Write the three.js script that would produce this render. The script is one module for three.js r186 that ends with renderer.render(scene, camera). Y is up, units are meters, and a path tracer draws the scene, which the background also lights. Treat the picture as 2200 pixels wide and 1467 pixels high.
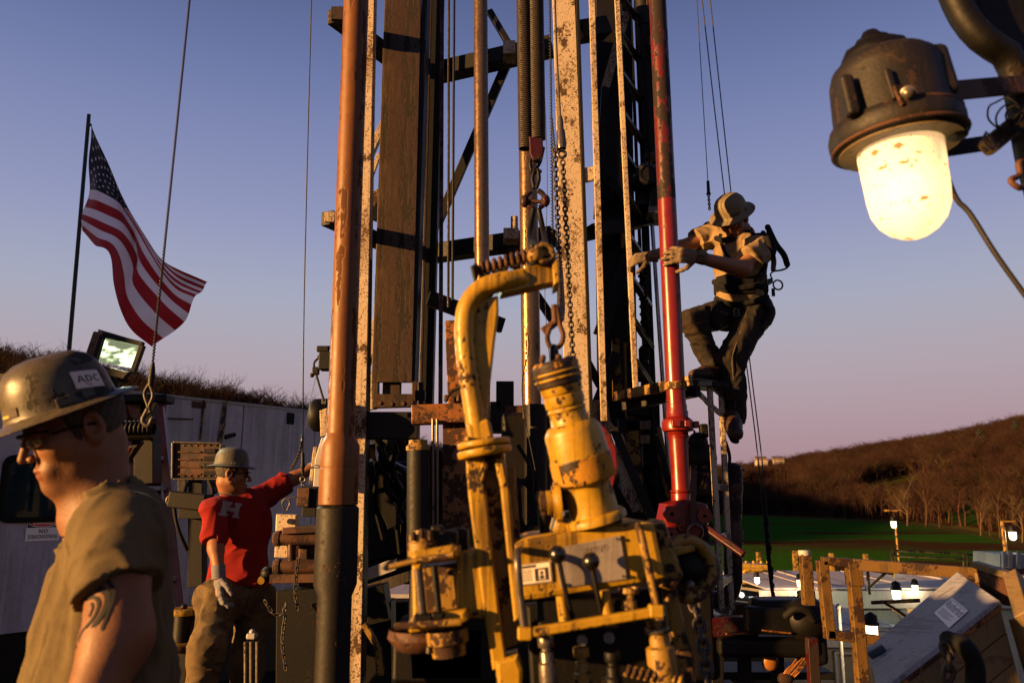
import * as THREE from 'three';
import { mergeGeometries } from 'three/addons/utils/BufferGeometryUtils.js';
import { RoundedBoxGeometry } from 'three/addons/geometries/RoundedBoxGeometry.js';

// ---------- camera, sky, sun, exposure ----------
const scene = new THREE.Scene();
const F = 1700, CX = 1100, CY = 733.5, PITCH = THREE.MathUtils.degToRad(11.2), EYE = 1.55;
const camera = new THREE.PerspectiveCamera(2 * THREE.MathUtils.radToDeg(Math.atan(CY / F)), 2200 / 1467, 0.05, 4000);
camera.position.set(0, EYE, 0);
camera.rotation.x = PITCH;
camera.focus = 4.2; camera.userData.fStop = 5;
const renderer = new THREE.WebGLRenderer({ antialias: true });
renderer.setSize(1024, 682);
renderer.toneMapping = THREE.LinearToneMapping;
const EXPO = 4;
renderer.toneMappingExposure = EXPO; // exposed for the dusk sky
renderer.shadowMap.enabled = true;
const SUNDIR = new THREE.Vector3(-2.1, 0.3, 1).normalize();
{ // dusk sky: blue overhead, lilac then pink towards the horizon, warmer where the sun sets
  const W = 512, H = 256, data = new Float32Array(W * H * 4);
  const stops = [[-1, .05, .04, .045], [-.06, .16, .1, .11], [0, .38, .235, .26], [.05, .41, .265, .3], [.1, .44, .32, .36], [.156, .44, .37, .42], [.2, .415, .395, .47], [.242, .38, .4, .52], [.326, .29, .318, .51], [.43, .2, .238, .44], [.5, .142, .182, .37], [.566, .1, .132, .285], [.75, .062, .09, .205], [1, .042, .064, .15]];
  for (let j = 0; j < H; j++) {
    const el = ((j + .5) / H - .5) * Math.PI, y = Math.sin(el);
    let k = 0; while (k < stops.length - 2 && stops[k + 1][0] < y) k++;
    const a = stops[k], b = stops[k + 1], t = Math.min(1, Math.max(0, (y - a[0]) / (b[0] - a[0])));
    for (let i = 0; i < W; i++) {
      const az = ((i + .5) / W - .5) * 2 * Math.PI, x = Math.cos(az) * Math.cos(el), z = Math.sin(az) * Math.cos(el);
      const c = Math.max(0, x * SUNDIR.x + y * SUNDIR.y + z * SUNDIR.z), g = Math.pow(c, 6) * (y > -.03 ? 1 : 0), o = (j * W + i) * 4;
      data[o] = (a[1] + (b[1] - a[1]) * t + g * .25) / EXPO; data[o + 1] = (a[2] + (b[2] - a[2]) * t + g * .1) / EXPO; data[o + 2] = (a[3] + (b[3] - a[3]) * t + g * .03) / EXPO; data[o + 3] = 1;
    }
  }
  const sky = new THREE.DataTexture(data, W, H, THREE.RGBAFormat, THREE.FloatType);
  sky.mapping = THREE.EquirectangularReflectionMapping; sky.minFilter = sky.magFilter = THREE.LinearFilter; sky.needsUpdate = true;
  scene.background = sky; scene.environment = sky;
}
const sun = new THREE.DirectionalLight(new THREE.Color().setRGB(1, .52, .17), 5);
sun.position.copy(SUNDIR).multiplyScalar(30); sun.position.y += 1.5; sun.target.position.set(0, 1.5, 0);
sun.position.add(new THREE.Vector3(0, 0, -4)); sun.target.position.z = -4;
sun.castShadow = true; sun.shadow.radius = 1.2; sun.shadow.mapSize.set(2048, 2048);
Object.assign(sun.shadow.camera, { left: -9, right: 9, top: 9, bottom: -6, near: 1, far: 80 });
scene.add(sun, sun.target);

// ---------- helpers ----------
const V = (x, y, z) => new THREE.Vector3(x, y, z);
function at(px, py, Z) { // the point of the place at distance Z in front of the camera that lies on a line of sight
  const x = (px - CX) / F, y = (CY - py) / F, c = Math.cos(PITCH), s = Math.sin(PITCH);
  const dy = y * c + s, dz = y * s - c, k = Z / -dz;
  return V(x * k, EYE + dy * k, -Z);
}
const lerp = (a, b, t) => a + (b - a) * t, clamp = (x, a = 0, b = 1) => Math.min(b, Math.max(a, x)), sst = (a, b, x) => { const t = clamp((x - a) / (b - a)); return t * t * (3 - 2 * t); };
let RS = 1234567;
const rnd = (a = 1, b) => { RS = (RS + 0x6d2b79f5) | 0; let t = Math.imul(RS ^ (RS >>> 15), 1 | RS); t = (t + Math.imul(t ^ (t >>> 7), 61 | t)) ^ t; const r = ((t ^ (t >>> 14)) >>> 0) / 4294967296; return b === undefined ? r * a : a + r * (b - a); };
const taken = new Map();
function numbered(n) { const k = taken.get(n) ?? 0; taken.set(n, k + 1); return k ? n + '_' + String(k).padStart(3, '0') : n; }
function thing(name, label, category, base = V(0, 0, 0), group) {
  const o = new THREE.Group(); o.name = numbered(name); o.position.copy(base); o.userData = { label, category }; if (group) o.userData.group = group; scene.add(o); return o;
}
function flat(g) { // position, normal, uv only, not indexed, uv in metres from the dominant side
  if (g.userData.flat) return g;
  let n = g.index ? g.toNonIndexed() : g;
  if (!n.attributes.normal) n.computeVertexNormals();
  const keep = g.userData.keepUV && n.attributes.uv, p = n.attributes.position, col = n.attributes.color;
  if (!keep) {
    const uv = new Float32Array(p.count * 2), A = V(), B = V(), C = V();
    for (let i = 0; i < p.count; i += 3) {
      A.fromBufferAttribute(p, i); B.fromBufferAttribute(p, i + 1).sub(A); C.fromBufferAttribute(p, i + 2).sub(A); B.cross(C);
      const x = Math.abs(B.x), y = Math.abs(B.y), z = Math.abs(B.z);
      for (let k = 0; k < 3; k++) { const q = i + k, X = p.getX(q), Y = p.getY(q), Z = p.getZ(q); if (y > x && y > z) { uv[q * 2] = X; uv[q * 2 + 1] = Z; } else { uv[q * 2] = x > z ? Z + .37 : X; uv[q * 2 + 1] = Y; } }
    }
    n.setAttribute('uv', new THREE.BufferAttribute(uv, 2));
  }
  const out = new THREE.BufferGeometry();
  for (const k of ['position', 'normal', 'uv']) out.setAttribute(k, n.attributes[k]);
  if (col) out.setAttribute('color', col);
  out.userData.flat = true;
  return out;
}
function part(parent, name, geos, material, label) { // merges pieces given in place into one named mesh under its thing
  let top = parent; while (top.parent && top.parent !== scene) top = top.parent;
  const b = top.position, g0 = (Array.isArray(geos) ? geos.flat(9) : [geos]).map(flat), g = g0.length > 1 ? mergeGeometries(g0) : g0[0].clone();
  g.translate(-b.x, -b.y, -b.z);
  const m = new THREE.Mesh(g, material); m.name = name; m.castShadow = m.receiveShadow = true; if (label) m.userData.label = label;
  const n = parent.children.filter((c) => c.name === name || c.name.startsWith(name + '_0')).length; if (n) m.name = name + '_' + String(n).padStart(3, '0');
  parent.add(m); return m;
}
function solo(name, label, category, geos, material, group) { // a thing that is one mesh
  const g0 = (Array.isArray(geos) ? geos.flat(9) : [geos]).map(flat), g = g0.length > 1 ? mergeGeometries(g0) : g0[0].clone();
  g.computeBoundingBox(); const bb = g.boundingBox, b = V((bb.min.x + bb.max.x) / 2, bb.min.y, (bb.min.z + bb.max.z) / 2); g.translate(-b.x, -b.y, -b.z);
  const m = new THREE.Mesh(g, material); m.name = numbered(name); m.position.copy(b); m.castShadow = m.receiveShadow = true; m.userData = { label, category }; if (group) m.userData.group = group; scene.add(m); return m;
}
function structure(name, geos, material, kind = 'structure', label) {
  const g0 = (Array.isArray(geos) ? geos.flat(9) : [geos]).map(flat), m = new THREE.Mesh(g0.length > 1 ? mergeGeometries(g0) : g0[0], material); m.name = numbered(name); m.castShadow = m.receiveShadow = true; m.userData.kind = kind; if (label) m.userData.label = label; scene.add(m); return m;
}
const UPY = V(0, 1, 0);
function frameOf(a, b, up) { const y = b.clone().sub(a).normalize(); let x = V().crossVectors(y, up ?? (Math.abs(y.z) > .9 ? V(1, 0, 0) : V(0, 0, 1))).normalize(); const z = V().crossVectors(x, y); return new THREE.Matrix4().makeBasis(x, y, z); }
function bar(a, b, w, d, r = .004, up) { // rounded box from a to b; w across, d along 'up' (by default towards the camera)
  const L = a.distanceTo(b), g = r > 0 ? new RoundedBoxGeometry(w, L, d, 1, Math.min(r, w / 3, d / 3, L / 3)) : new THREE.BoxGeometry(w, L, d);
  const c = flat(g).clone(); c.userData.flat = false;
  c.applyMatrix4(frameOf(a, b, up).setPosition(a.clone().add(b).multiplyScalar(.5))); return flat(c);
}
function box(c, w, h, d, r = .004, ry = 0, rz = 0, rx = 0) { const g = r > 0 ? new RoundedBoxGeometry(w, h, d, 1, Math.min(r, w / 3, h / 3, d / 3)) : new THREE.BoxGeometry(w, h, d); g.applyMatrix4(new THREE.Matrix4().makeRotationFromEuler(new THREE.Euler(rx, ry, rz)).setPosition(c)); return flat(g); }
function cyl(a, b, r0, r1 = r0, seg = 24, open = false) { const L = a.distanceTo(b), g = new THREE.CylinderGeometry(r1, r0, L, seg, 1, open); g.applyMatrix4(frameOf(a, b).setPosition(a.clone().add(b).multiplyScalar(.5))); return flat(g); }
function lathe(a, b, prof, seg = 32) { // profile [[metres from a, radius], ...] turned about a->b; sharp steps kept by doubled points
  const pts = []; prof.forEach(([t, r], i) => pts.push(new THREE.Vector2(Math.max(r, 1e-4), t)));
  const g = new THREE.LatheGeometry(pts, seg); g.applyMatrix4(frameOf(a, b).setPosition(a)); const n = g.toNonIndexed(); creased(n, .6); return flat(n);
}
function creased(g, ang) { // face normals where the angle is sharp
  const p = g.attributes.position, n = g.attributes.normal, A = V(), B = V(), C = V(), N = V(), M = V(), cs = Math.cos(ang);
  for (let i = 0; i < p.count; i += 3) { A.fromBufferAttribute(p, i); B.fromBufferAttribute(p, i + 1).sub(A); C.fromBufferAttribute(p, i + 2).sub(A); N.crossVectors(B, C).normalize(); if (N.lengthSq() < .5) continue;
    for (let k = 0; k < 3; k++) { M.fromBufferAttribute(n, i + k); if (M.dot(N) < cs || !isFinite(M.x)) n.setXYZ(i + k, N.x, N.y, N.z); } }
}
function tube(pts, r, seg = 24, rad = 8, closed = false) { const g = new THREE.TubeGeometry(new THREE.CatmullRomCurve3(pts, closed, 'centripetal'), seg, r, rad, closed); const out = [flat(g)]; if (!closed) { out.push(flat(new THREE.SphereGeometry(r, rad, 5).translate(pts[0].x, pts[0].y, pts[0].z))); const e = pts[pts.length - 1]; out.push(flat(new THREE.SphereGeometry(r, rad, 5).translate(e.x, e.y, e.z))); } return mergeFlat(out); }
function mergeFlat(a) { const g = mergeGeometries(a); g.userData.flat = true; return g; }
function ball(c, r, sx = 1, sy = 1, sz = 1, seg = 16) { return flat(new THREE.SphereGeometry(r, seg, Math.ceil(seg * .7)).scale(sx, sy, sz).translate(c.x, c.y, c.z)); }
function torus(c, R, r, nrm = V(0, 0, 1), seg = 28, rad = 10, arc = Math.PI * 2, turn = 0) { const g = new THREE.TorusGeometry(R, r, rad, seg, arc); g.rotateZ(turn); g.applyQuaternion(new THREE.Quaternion().setFromUnitVectors(V(0, 0, 1), nrm.clone().normalize())); g.translate(c.x, c.y, c.z); return flat(g); }
function plate(list, Z, th, bevel = .004, holes = []) { // an upright plate whose outline is given as sight lines at distance Z; th goes away from the camera
  const P = list.map(([x, y]) => at(x, y, Z)), sh = new THREE.Shape(P.map((p) => new THREE.Vector2(p.x, p.y)));
  for (const h of holes) sh.holes.push(new THREE.Path(h.map(([x, y]) => { const p = at(x, y, Z); return new THREE.Vector2(p.x, p.y); })));
  const g = new THREE.ExtrudeGeometry(sh, { depth: Math.max(th - 2 * bevel, .001), bevelEnabled: bevel > 0, bevelThickness: bevel, bevelSize: bevel, bevelOffset: -bevel, bevelSegments: 2, curveSegments: 8 });
  g.translate(0, 0, -Z - th + bevel); return flat(g);
}
function polyPlate(P, th, bevel = .003) { // a flat plate through world points (planar), thickness behind
  const o = P[0], u = P[1].clone().sub(o).normalize(), n = V().crossVectors(u, P[2].clone().sub(o)).normalize(), v = V().crossVectors(n, u);
  const sh = new THREE.Shape(P.map((p) => { const d = p.clone().sub(o); return new THREE.Vector2(d.dot(u), d.dot(v)); }));
  const g = new THREE.ExtrudeGeometry(sh, { depth: Math.max(th - 2 * bevel, .001), bevelEnabled: bevel > 0, bevelThickness: bevel, bevelSize: bevel, bevelOffset: -bevel, bevelSegments: 1 });
  g.translate(0, 0, -th + bevel); g.applyMatrix4(new THREE.Matrix4().makeBasis(u, v, n).setPosition(o)); return flat(g);
}
function helix(a, b, R, r, turns, per = 12, rad = 6) {
  const M = frameOf(a, b).setPosition(a), L = a.distanceTo(b);
  class H extends THREE.Curve { getPoint(t, o = V()) { const q = t * turns * Math.PI * 2; return o.set(Math.cos(q) * R, t * L, Math.sin(q) * R); } }
  const c = new H(), N = Math.round(turns * per), pos = [], nor = [], idx = [], P = V(), T = V(), S = V(), U = V();
  for (let i = 0; i <= N; i++) { const q = i / N * turns * Math.PI * 2; c.getPoint(i / N, P); T.set(-Math.sin(q) * R, L / (turns * Math.PI * 2), Math.cos(q) * R).normalize(); S.set(Math.cos(q), 0, Math.sin(q)); U.crossVectors(T, S);
    for (let k = 0; k < rad; k++) { const w = k / rad * Math.PI * 2, cx = Math.cos(w), sx = Math.sin(w); const n = [S.x * cx + U.x * sx, S.y * cx + U.y * sx, S.z * cx + U.z * sx]; nor.push(...n); pos.push(P.x + n[0] * r, P.y + n[1] * r, P.z + n[2] * r);
      if (i < N) { const A = i * rad + k, B = i * rad + (k + 1) % rad; idx.push(A, B, A + rad, B, B + rad, A + rad); } } }
  const g = new THREE.BufferGeometry(); g.setAttribute('position', new THREE.Float32BufferAttribute(pos, 3)); g.setAttribute('normal', new THREE.Float32BufferAttribute(nor, 3)); g.setIndex(idx); g.applyMatrix4(M); return flat(g);
}
function linkGeo(len, wid, r) { // one chain link in the xy plane, long in y
  const pts = [], h = len / 2 - wid / 2, R = wid / 2 - r; for (let i = 0; i < 6; i++) { const q = i / 5 * Math.PI; pts.push(V(Math.cos(q) * R, h + Math.sin(q) * R, 0)); } for (let i = 0; i < 6; i++) { const q = Math.PI + i / 5 * Math.PI; pts.push(V(Math.cos(q) * R, -h + Math.sin(q) * R, 0)); }
  return flat(new THREE.TubeGeometry(new THREE.CatmullRomCurve3(pts, true), 20, r, 6, true));
}
function chain(T, path, pitch, wid, r, material, name = 'link') { // links as parts of T along a path
  const cv = new THREE.CatmullRomCurve3(path, false, 'centripetal'), L = cv.getLength(), n = Math.max(2, Math.round(L / pitch)), g = linkGeo(pitch + 3.2 * r, wid, r);
  for (let i = 0; i < n; i++) {
    const a = cv.getPointAt(i / n), b = cv.getPointAt((i + 1) / n), M = frameOf(a, b).multiply(new THREE.Matrix4().makeRotationY((i % 2 ? Math.PI / 2 : 0) + .35 + rnd(-.15, .15)));
    const m = new THREE.Mesh(g, material); m.name = i ? name + '_' + String(i).padStart(3, '0') : name; m.quaternion.setFromRotationMatrix(M); m.position.copy(a.add(b).multiplyScalar(.5)).sub(T.position); m.castShadow = m.receiveShadow = true; T.add(m);
  }
}
function bolts(list, r = .012, h = .01, nrm = V(0, 0, 1)) { return list.map((p) => { const g = new THREE.CylinderGeometry(r, r, h, 6); g.applyQuaternion(new THREE.Quaternion().setFromUnitVectors(UPY, nrm)); return flat(g.translate(p.x, p.y, p.z)); }); }

// ---------- procedural materials ----------
const NS = 512, noiseCache = new Map();
function hash2(x, y, s) { let h = Math.imul(x, 374761393) ^ Math.imul(y, 668265263) ^ Math.imul(s, 2147483647 ^ 0x5bd1e995); h = Math.imul(h ^ (h >>> 13), 1274126177); return ((h ^ (h >>> 16)) >>> 0) / 4294967296; }
function fbm(seed, fx, fy = fx, oct = 4, gain = .55) { // tileable field, 0..1
  const key = [seed, fx, fy, oct, gain].join(); if (noiseCache.has(key)) return noiseCache.get(key);
  const out = new Float32Array(NS * NS); let amp = 1, tot = 0;
  for (let o = 0; o < oct; o++, fx *= 2, fy *= 2, amp *= gain) {
    if (fx > NS || fy > NS) break; tot += amp;
    const grid = new Float32Array(fx * fy); for (let i = 0; i < fx * fy; i++) grid[i] = hash2(i % fx, (i / fx) | 0, seed + o * 17);
    for (let y = 0; y < NS; y++) { const v = y / NS * fy, y0 = Math.floor(v), ty = v - y0, wy = ty * ty * (3 - 2 * ty), r0 = (y0 % fy) * fx, r1 = ((y0 + 1) % fy) * fx;
      for (let x = 0; x < NS; x++) { const u = x / NS * fx, x0 = Math.floor(u), tx = u - x0, wx = tx * tx * (3 - 2 * tx), a = x0 % fx, b = (x0 + 1) % fx;
        out[y * NS + x] += amp * lerp(lerp(grid[r0 + a], grid[r0 + b], wx), lerp(grid[r1 + a], grid[r1 + b], wx), wy); } }
  }
  // stretch to a flat histogram-ish 0..1
  let mn = 1e9, mx = -1e9; for (const v of out) { if (v < mn) mn = v; if (v > mx) mx = v; } for (let i = 0; i < out.length; i++) out[i] = (out[i] - mn) / (mx - mn);
  noiseCache.set(key, out); return out;
}
const s8 = (l) => { l = clamp(l); return 255 * (l <= .0031308 ? 12.92 * l : 1.055 * Math.pow(l, 1 / 2.4) - .055); };
function tex(data, srgb, size) { const t = new THREE.DataTexture(data, NS, NS, THREE.RGBAFormat, THREE.UnsignedByteType); if (srgb) t.colorSpace = THREE.SRGBColorSpace; t.wrapS = t.wrapT = THREE.RepeatWrapping; t.magFilter = THREE.LinearFilter; t.minFilter = THREE.LinearMipmapLinearFilter; t.repeat.set(1 / size, 1 / size); t.needsUpdate = true; return t; }
const ALB = .39; // everything here is old, greasy and dirty
const shared = new Map();
function surface(size, fn, o = {}) { // fn(i) -> [r,g,b, roughness, height]
  const C = new Uint8Array(NS * NS * 4), R = new Uint8Array(NS * NS * 4);
  for (let i = 0; i < NS * NS; i++) { const [r, g, b, ro, h] = fn(i), k = i * 4; C[k] = s8(r * ALB); C[k + 1] = s8(g * ALB); C[k + 2] = s8(b * ALB); C[k + 3] = 255; R[k] = clamp(h) * 255; R[k + 1] = clamp(ro) * 255; R[k + 2] = 0; R[k + 3] = 255; }
  let rt = o.share ? shared.get(o.share) : null; if (!rt) { rt = tex(R, false, size); if (o.share) shared.set(o.share, rt); } else { rt = rt.clone(); rt.repeat.set(1 / size, 1 / size); rt.needsUpdate = true; }
  return new THREE.MeshPhysicalMaterial({ map: tex(C, true, size), roughnessMap: rt, roughness: 1, bumpMap: rt, bumpScale: o.bump ?? .0012, metalness: o.metal ?? 0, specularIntensity: o.spec ?? .55, clearcoat: o.coat ?? 0, clearcoatRoughness: o.coatRough ?? .3 });
}
const mix3 = (a, b, t) => [lerp(a[0], b[0], t), lerp(a[1], b[1], t), lerp(a[2], b[2], t)];
function worn(seed, paint, rust, amt, o = {}) { // paint that has chipped to rust, with grease and streaks of dirt
  const big = fbm(seed, o.fx ?? 6, o.fy ?? 6, 6, .62), fine = fbm(seed + 3, o.fine ?? 48, o.fine ?? 48, 3), low = fbm(seed + 5, 3, 3, 3), strk = fbm(seed + 7, 64, 3, 3), sp = fbm(seed + 11, o.sp ?? 90, o.sp ?? 90, 2), grime = o.grime ?? [.02, .014, .009];
  return surface(o.size ?? .8, (i) => {
    const edge = big[i] * .72 + fine[i] * .28, m = sst(1 - amt - .03, 1 - amt + .03, edge * .8 + .1), spk = sst(o.speck ?? .8, (o.speck ?? .8) + .05, sp[i] * .75 + low[i] * .25);
    const dirt = sst(.5, .78, low[i] * .5 + strk[i] * .5) * (o.dirt ?? .5), v = .88 + .24 * fine[i];
    let c = mix3(paint, rust, Math.max(m, spk * .9)); c = c.map((x) => x * v); c = mix3(c, grime, dirt * .8);
    return [...c, lerp(o.rough ?? .45, .85, Math.max(m, spk)) + (fine[i] - .5) * .15, lerp(.75, .2, Math.max(m, spk)) + fine[i] * .2];
  }, seed >= 40 && seed !== 61 && seed !== 131 ? { share: 'worn', ...o } : o);
}
function plain(c, rough = .6, metal = 0, o = {}) { return new THREE.MeshPhysicalMaterial({ color: new THREE.Color().setRGB(c[0] * ALB, c[1] * ALB, c[2] * ALB), roughness: rough, metalness: metal, ...o }); }
const M = {
  white: worn(11, [.8, .64, .45], [.1, .05, .02], .36, { fx: 16, fy: 12, fine: 128, sp: 170, speck: .63, dirt: .55, rough: .5, size: 1.15, grime: [.2, .11, .04] }),
  whiteClean: worn(12, [.62, .6, .58], [.1, .06, .04], .18, { speck: .86, dirt: .25, rough: .45, size: 1.3 }),
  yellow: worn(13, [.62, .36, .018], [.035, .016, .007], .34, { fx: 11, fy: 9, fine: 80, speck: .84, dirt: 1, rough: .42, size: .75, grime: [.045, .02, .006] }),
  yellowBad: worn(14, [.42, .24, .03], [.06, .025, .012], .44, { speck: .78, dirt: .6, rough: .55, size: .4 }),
  orange: worn(15, [.4, .15, .025], [.075, .03, .012], .46, { speck: .74, dirt: .6, size: .45 }),
  red: worn(16, [.24, .0135, .005], [.03, .007, .004], .3, { fx: 9, fy: 5, speck: .95, dirt: .9, rough: .32, size: 1.7, coat: .1, coatRough: .25, grime: [.03, .005, .003] }),
  redDark: worn(17, [.06, .005, .004], [.02, .008, .006], .46, { speck: .85, dirt: .7, rough: .4, size: .6 }),
  pipe: worn(18, [.27, .095, .008], [.13, .042, .005], .36, { fx: 40, fy: 4, speck: .93, dirt: .7, rough: .5, size: 1.4, bump: .0025, grime: [.09, .028, .006] }),
  brown: worn(19, [.055, .028, .013], [.018, .01, .006], .5, { fx: 12, fy: 2, speck: .93, dirt: .6, rough: .5, size: .7, grime: [.15, .095, .04] }),
  black: worn(20, [.0065, .0055, .0048], [.035, .016, .008], .2, { speck: .84, dirt: .3, rough: .6, size: .5, bump: .002, spec: .4 }),
  grease: worn(21, [.005, .0042, .0037], [.02, .011, .006], .26, { speck: .9, dirt: .3, rough: .55, size: .3, bump: .0012, spec: .35 }),
  rust: worn(22, [.13, .05, .022], [.05, .02, .012], .45, { speck: .8, dirt: .5, rough: .7, size: .4 }),
  steel: worn(23, [.22, .19, .16], [.07, .045, .025], .32, { fx: 12, fy: 3, speck: .9, dirt: .5, rough: .35, size: .5, metal: .6 }),
  rod: worn(24, [.3, .19, .1], [.16, .08, .035], .3, { fx: 30, fy: 2, speck: .97, dirt: .5, rough: .3, size: .6, metal: .75, spec: 1 }),
  redStain: worn(28, [.16, .012, .005], [.02, .008, .005], .52, { fx: 12, fy: 4, speck: .9, dirt: .8, rough: .35, size: 1.3, coat: .1 }),
  chain: worn(25, [.06, .045, .035], [.05, .026, .014], .4, { rough: .5, size: .2, dirt: .3 }),
  rope: plain([.02, .018, .016], .6, .3), rubber: plain([.01, .0095, .009], .75, 0, { specularIntensity: .3 }), ball: plain([.008, .008, .008], .28),
  greyPlate: worn(26, [.42, .37, .34], [.14, .1, .08], .22, { speck: .9, dirt: .4, rough: .4, size: .5, metal: .1 }),
  roof: worn(27, [.55, .53, .6], [.3, .26, .28], .3, { fx: 3, fy: 4, speck: .95, dirt: .5, rough: .6, size: 2.6 }),
};
// ---------- ground, hills, woods ----------
const GY = -3.5;
const pick = (tab, t) => { if (t <= tab[0][0]) return tab[0][1]; for (let i = 1; i < tab.length; i++) if (t <= tab[i][0]) return lerp(tab[i - 1][1], tab[i][1], (t - tab[i - 1][0]) / (tab[i][0] - tab[i - 1][0])); return tab[tab.length - 1][1]; };
const RIDGE = [[-1.2, 700], [-.65, 745], [-.47, 800], [-.36, 832], [-.26, 866], [-.2, 905], [-.1, 960], [.1, 985], [.29, 996], [.35, 984], [.41, 968], [.47, 951], [.53, 931], [.59, 911], [.65, 888], [.9, 800], [1.3, 760]];
const ZFOOT = [[-.5, 60], [-.2, 90], [.1, 240], [.3, 240], [.45, 185], [.53, 148], [.6, 112], [.66, 92], [1, 80]];
const ZTOP = [[-.4, 200], [-.2, 230], [.15, 620], [.5, 600], [.7, 560], [1.2, 500]];
function groundAt(x, z) {
  if (z > -10) return GY;
  const t = clamp(x / -z, -2, 2), Z = -z, z0 = pick(ZFOOT, t), z1 = pick(ZTOP, t), top = EYE + (1070 - pick(RIDGE, t)) / F * z1 - 9;
  const edge = sst(2, 1.1, Math.abs(t)), q = clamp((Z - z0) / (z1 - z0), 0, 1.0), rise = Math.pow(q, 1.15);
  let h = GY + (top - GY) * rise * edge + Math.sin(x * .03 + 1) * Math.sin(z * .02) * 1.6 * Math.min(1, q * 3);
  if (Z > z1) h -= (Z - z1) * .12 * edge;
  return Math.max(h, GY - 20);
}
const CLEARINGS = [[.318, 352, .042, 60, [.2, .125, .07]], [.475, 290, .05, 55, [.085, .085, .02]], [.575, 165, .035, 26, [.03, .075, .018]]]; // open pasture between the woods
const inClearing = (t, Z) => CLEARINGS.find(([ct, cz, rt, rz]) => ((t - ct) / rt) ** 2 + ((Z - cz) / rz) ** 2 < 1);
{
  const ang = []; for (let a = -180; a < -44; a += 4) ang.push(a); for (let a = -44; a <= 44; a += .35) ang.push(a); for (let a = 48; a < 180; a += 4) ang.push(a); ang.push(180);
  const rad = [0]; for (let r = 4; r < 2600; r *= 1.028) rad.push(r); rad.push(3600);
  const g = new THREE.BufferGeometry(), pos = [], col = [], idx = [], n = ang.length;
  for (const r of rad) for (const a of ang) {
    const q = a * Math.PI / 180, x = Math.sin(q) * r, z = -Math.cos(q) * r, t = z < 0 ? x / -z : 9, Z = -z, z0 = pick(ZFOOT, clamp(t, -2, 2)); pos.push(x, groundAt(x, z), z);
    const w1 = Math.sin(x * .11 + Z * .05) + Math.sin(x * .043 - Z * .17 + 2), w2 = Math.sin(x * .31 + 1) * Math.sin(Z * .27);
    let c = [.06, .19, .022]; // meadow
    const s1 = Math.sin(x * .03 + Z * .21) + .6 * Math.sin(x * .09 - Z * .35 + 1) + .5 * w2 - Math.abs(Z - 88) / 26 + (t > .36 ? .55 : 0);
    if (Z > 40 && Z < 150) c = mix3(c, [.1, .055, .028], sst(.1, .5, s1));
    c = mix3(c, [.09, .085, .03], sst(.9, 1.5, w1 + w2 * .6) * .5);
    if (Z < 24) c = [.09, .075, .06]; // trampled gravel of the well pad
    if (Z > z0 - 22) c = mix3(c, [.15, .11, .05], sst(z0 - 22, z0 - 9, Z + w2 * 4) * .8); // dry grass along the wood
    if (Z > z0 + 4) c = mix3([.07, .038, .02], [.05, .028, .016], sst(-1, 1, w1));
    const cl = inClearing(t, Z); if (cl) c = cl[4]; col.push(...c);
  }
  for (let j = 0; j < rad.length - 1; j++) for (let i = 0; i < n - 1; i++) { const A = j * n + i; idx.push(A, A + 1, A + n, A + 1, A + n + 1, A + n); }
  g.setAttribute('position', new THREE.Float32BufferAttribute(pos, 3)); g.setAttribute('color', new THREE.Float32BufferAttribute(col, 3)); g.setIndex(idx); g.computeVertexNormals();
  const m = surface(3, (() => { const f = fbm(71, 40, 40, 4), l = fbm(72, 6, 6, 4); return (i) => { const v = .5 + .8 * f[i] * (.5 + l[i]); return [v, v, v * .95, .95, f[i]]; }; })(), { bump: .03, spec: 0 });
  m.vertexColors = true;
  structure('ground', g, m);
}
function branchSet(seed, H, depth, spread = 1) { // a bare deciduous tree: trunk pieces and branch pieces
  RS = seed; const trunk = [], crown = [];
  function seg(a, b, r0, r1, n, out) { const g = new THREE.CylinderGeometry(r1, r0, a.distanceTo(b), n, 1, true); g.applyMatrix4(frameOf(a, b, V(.3, .1, .9)).setPosition(a.clone().add(b).multiplyScalar(.5))); out.push(flat(g)); }
  function grow(a, dir, len, r, d) {
    const mid = a.clone().addScaledVector(dir, len * .5).add(V(rnd(-1, 1), rnd(-.3, .5), rnd(-1, 1)).multiplyScalar(len * .06)), b = mid.clone().addScaledVector(dir, len * .5).add(V(rnd(-1, 1), rnd(0, .8), rnd(-1, 1)).multiplyScalar(len * .07));
    const out = d >= depth - 0 ? trunk : crown; seg(a, mid, r, r * .82, d > 2 ? 6 : 3, out); seg(mid, b, r * .82, r * .6, d > 2 ? 6 : 3, out);
    if (!d) return;
    const kids = d === depth ? 6 : d > 1 ? 4 : 4;
    for (let i = 0; i < kids; i++) { const t = d === depth ? rnd(.35, 1) : rnd(.3, 1), p = t < .5 ? a.clone().lerp(mid, t * 2) : mid.clone().lerp(b, t * 2 - 1), q = rnd(6.283), nd = dir.clone().multiplyScalar(rnd(.5, .9)).add(V(Math.cos(q), rnd(.1, .55), Math.sin(q)).multiplyScalar(rnd(.45, .85) * spread)).normalize(); grow(p, nd, len * rnd(.45, .68), r * rnd(.38, .55), d - 1); }
  }
  grow(V(0, 0, 0), V(rnd(-.05, .05), 1, rnd(-.05, .05)).normalize(), H * .56, H * .018, depth);
  return { trunk, crown };
}
const bark = surface(1.5, (() => { const f = fbm(81, 30, 6, 4); return (i) => { const v = .7 + .6 * f[i]; return [.092 * v, .056 * v, .034 * v, .95, f[i]]; }; })(), { bump: .02, spec: .1 });
const barkPale = surface(1.5, (() => { const f = fbm(82, 20, 10, 4); return (i) => { const v = .55 + .7 * f[i]; return [.17 * v, .12 * v, .075 * v, .9, f[i]]; }; })(), { bump: .01, spec: .1 });
const twigs = plain([.075, .042, .026], .95, 0, { specularIntensity: .1 });
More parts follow.
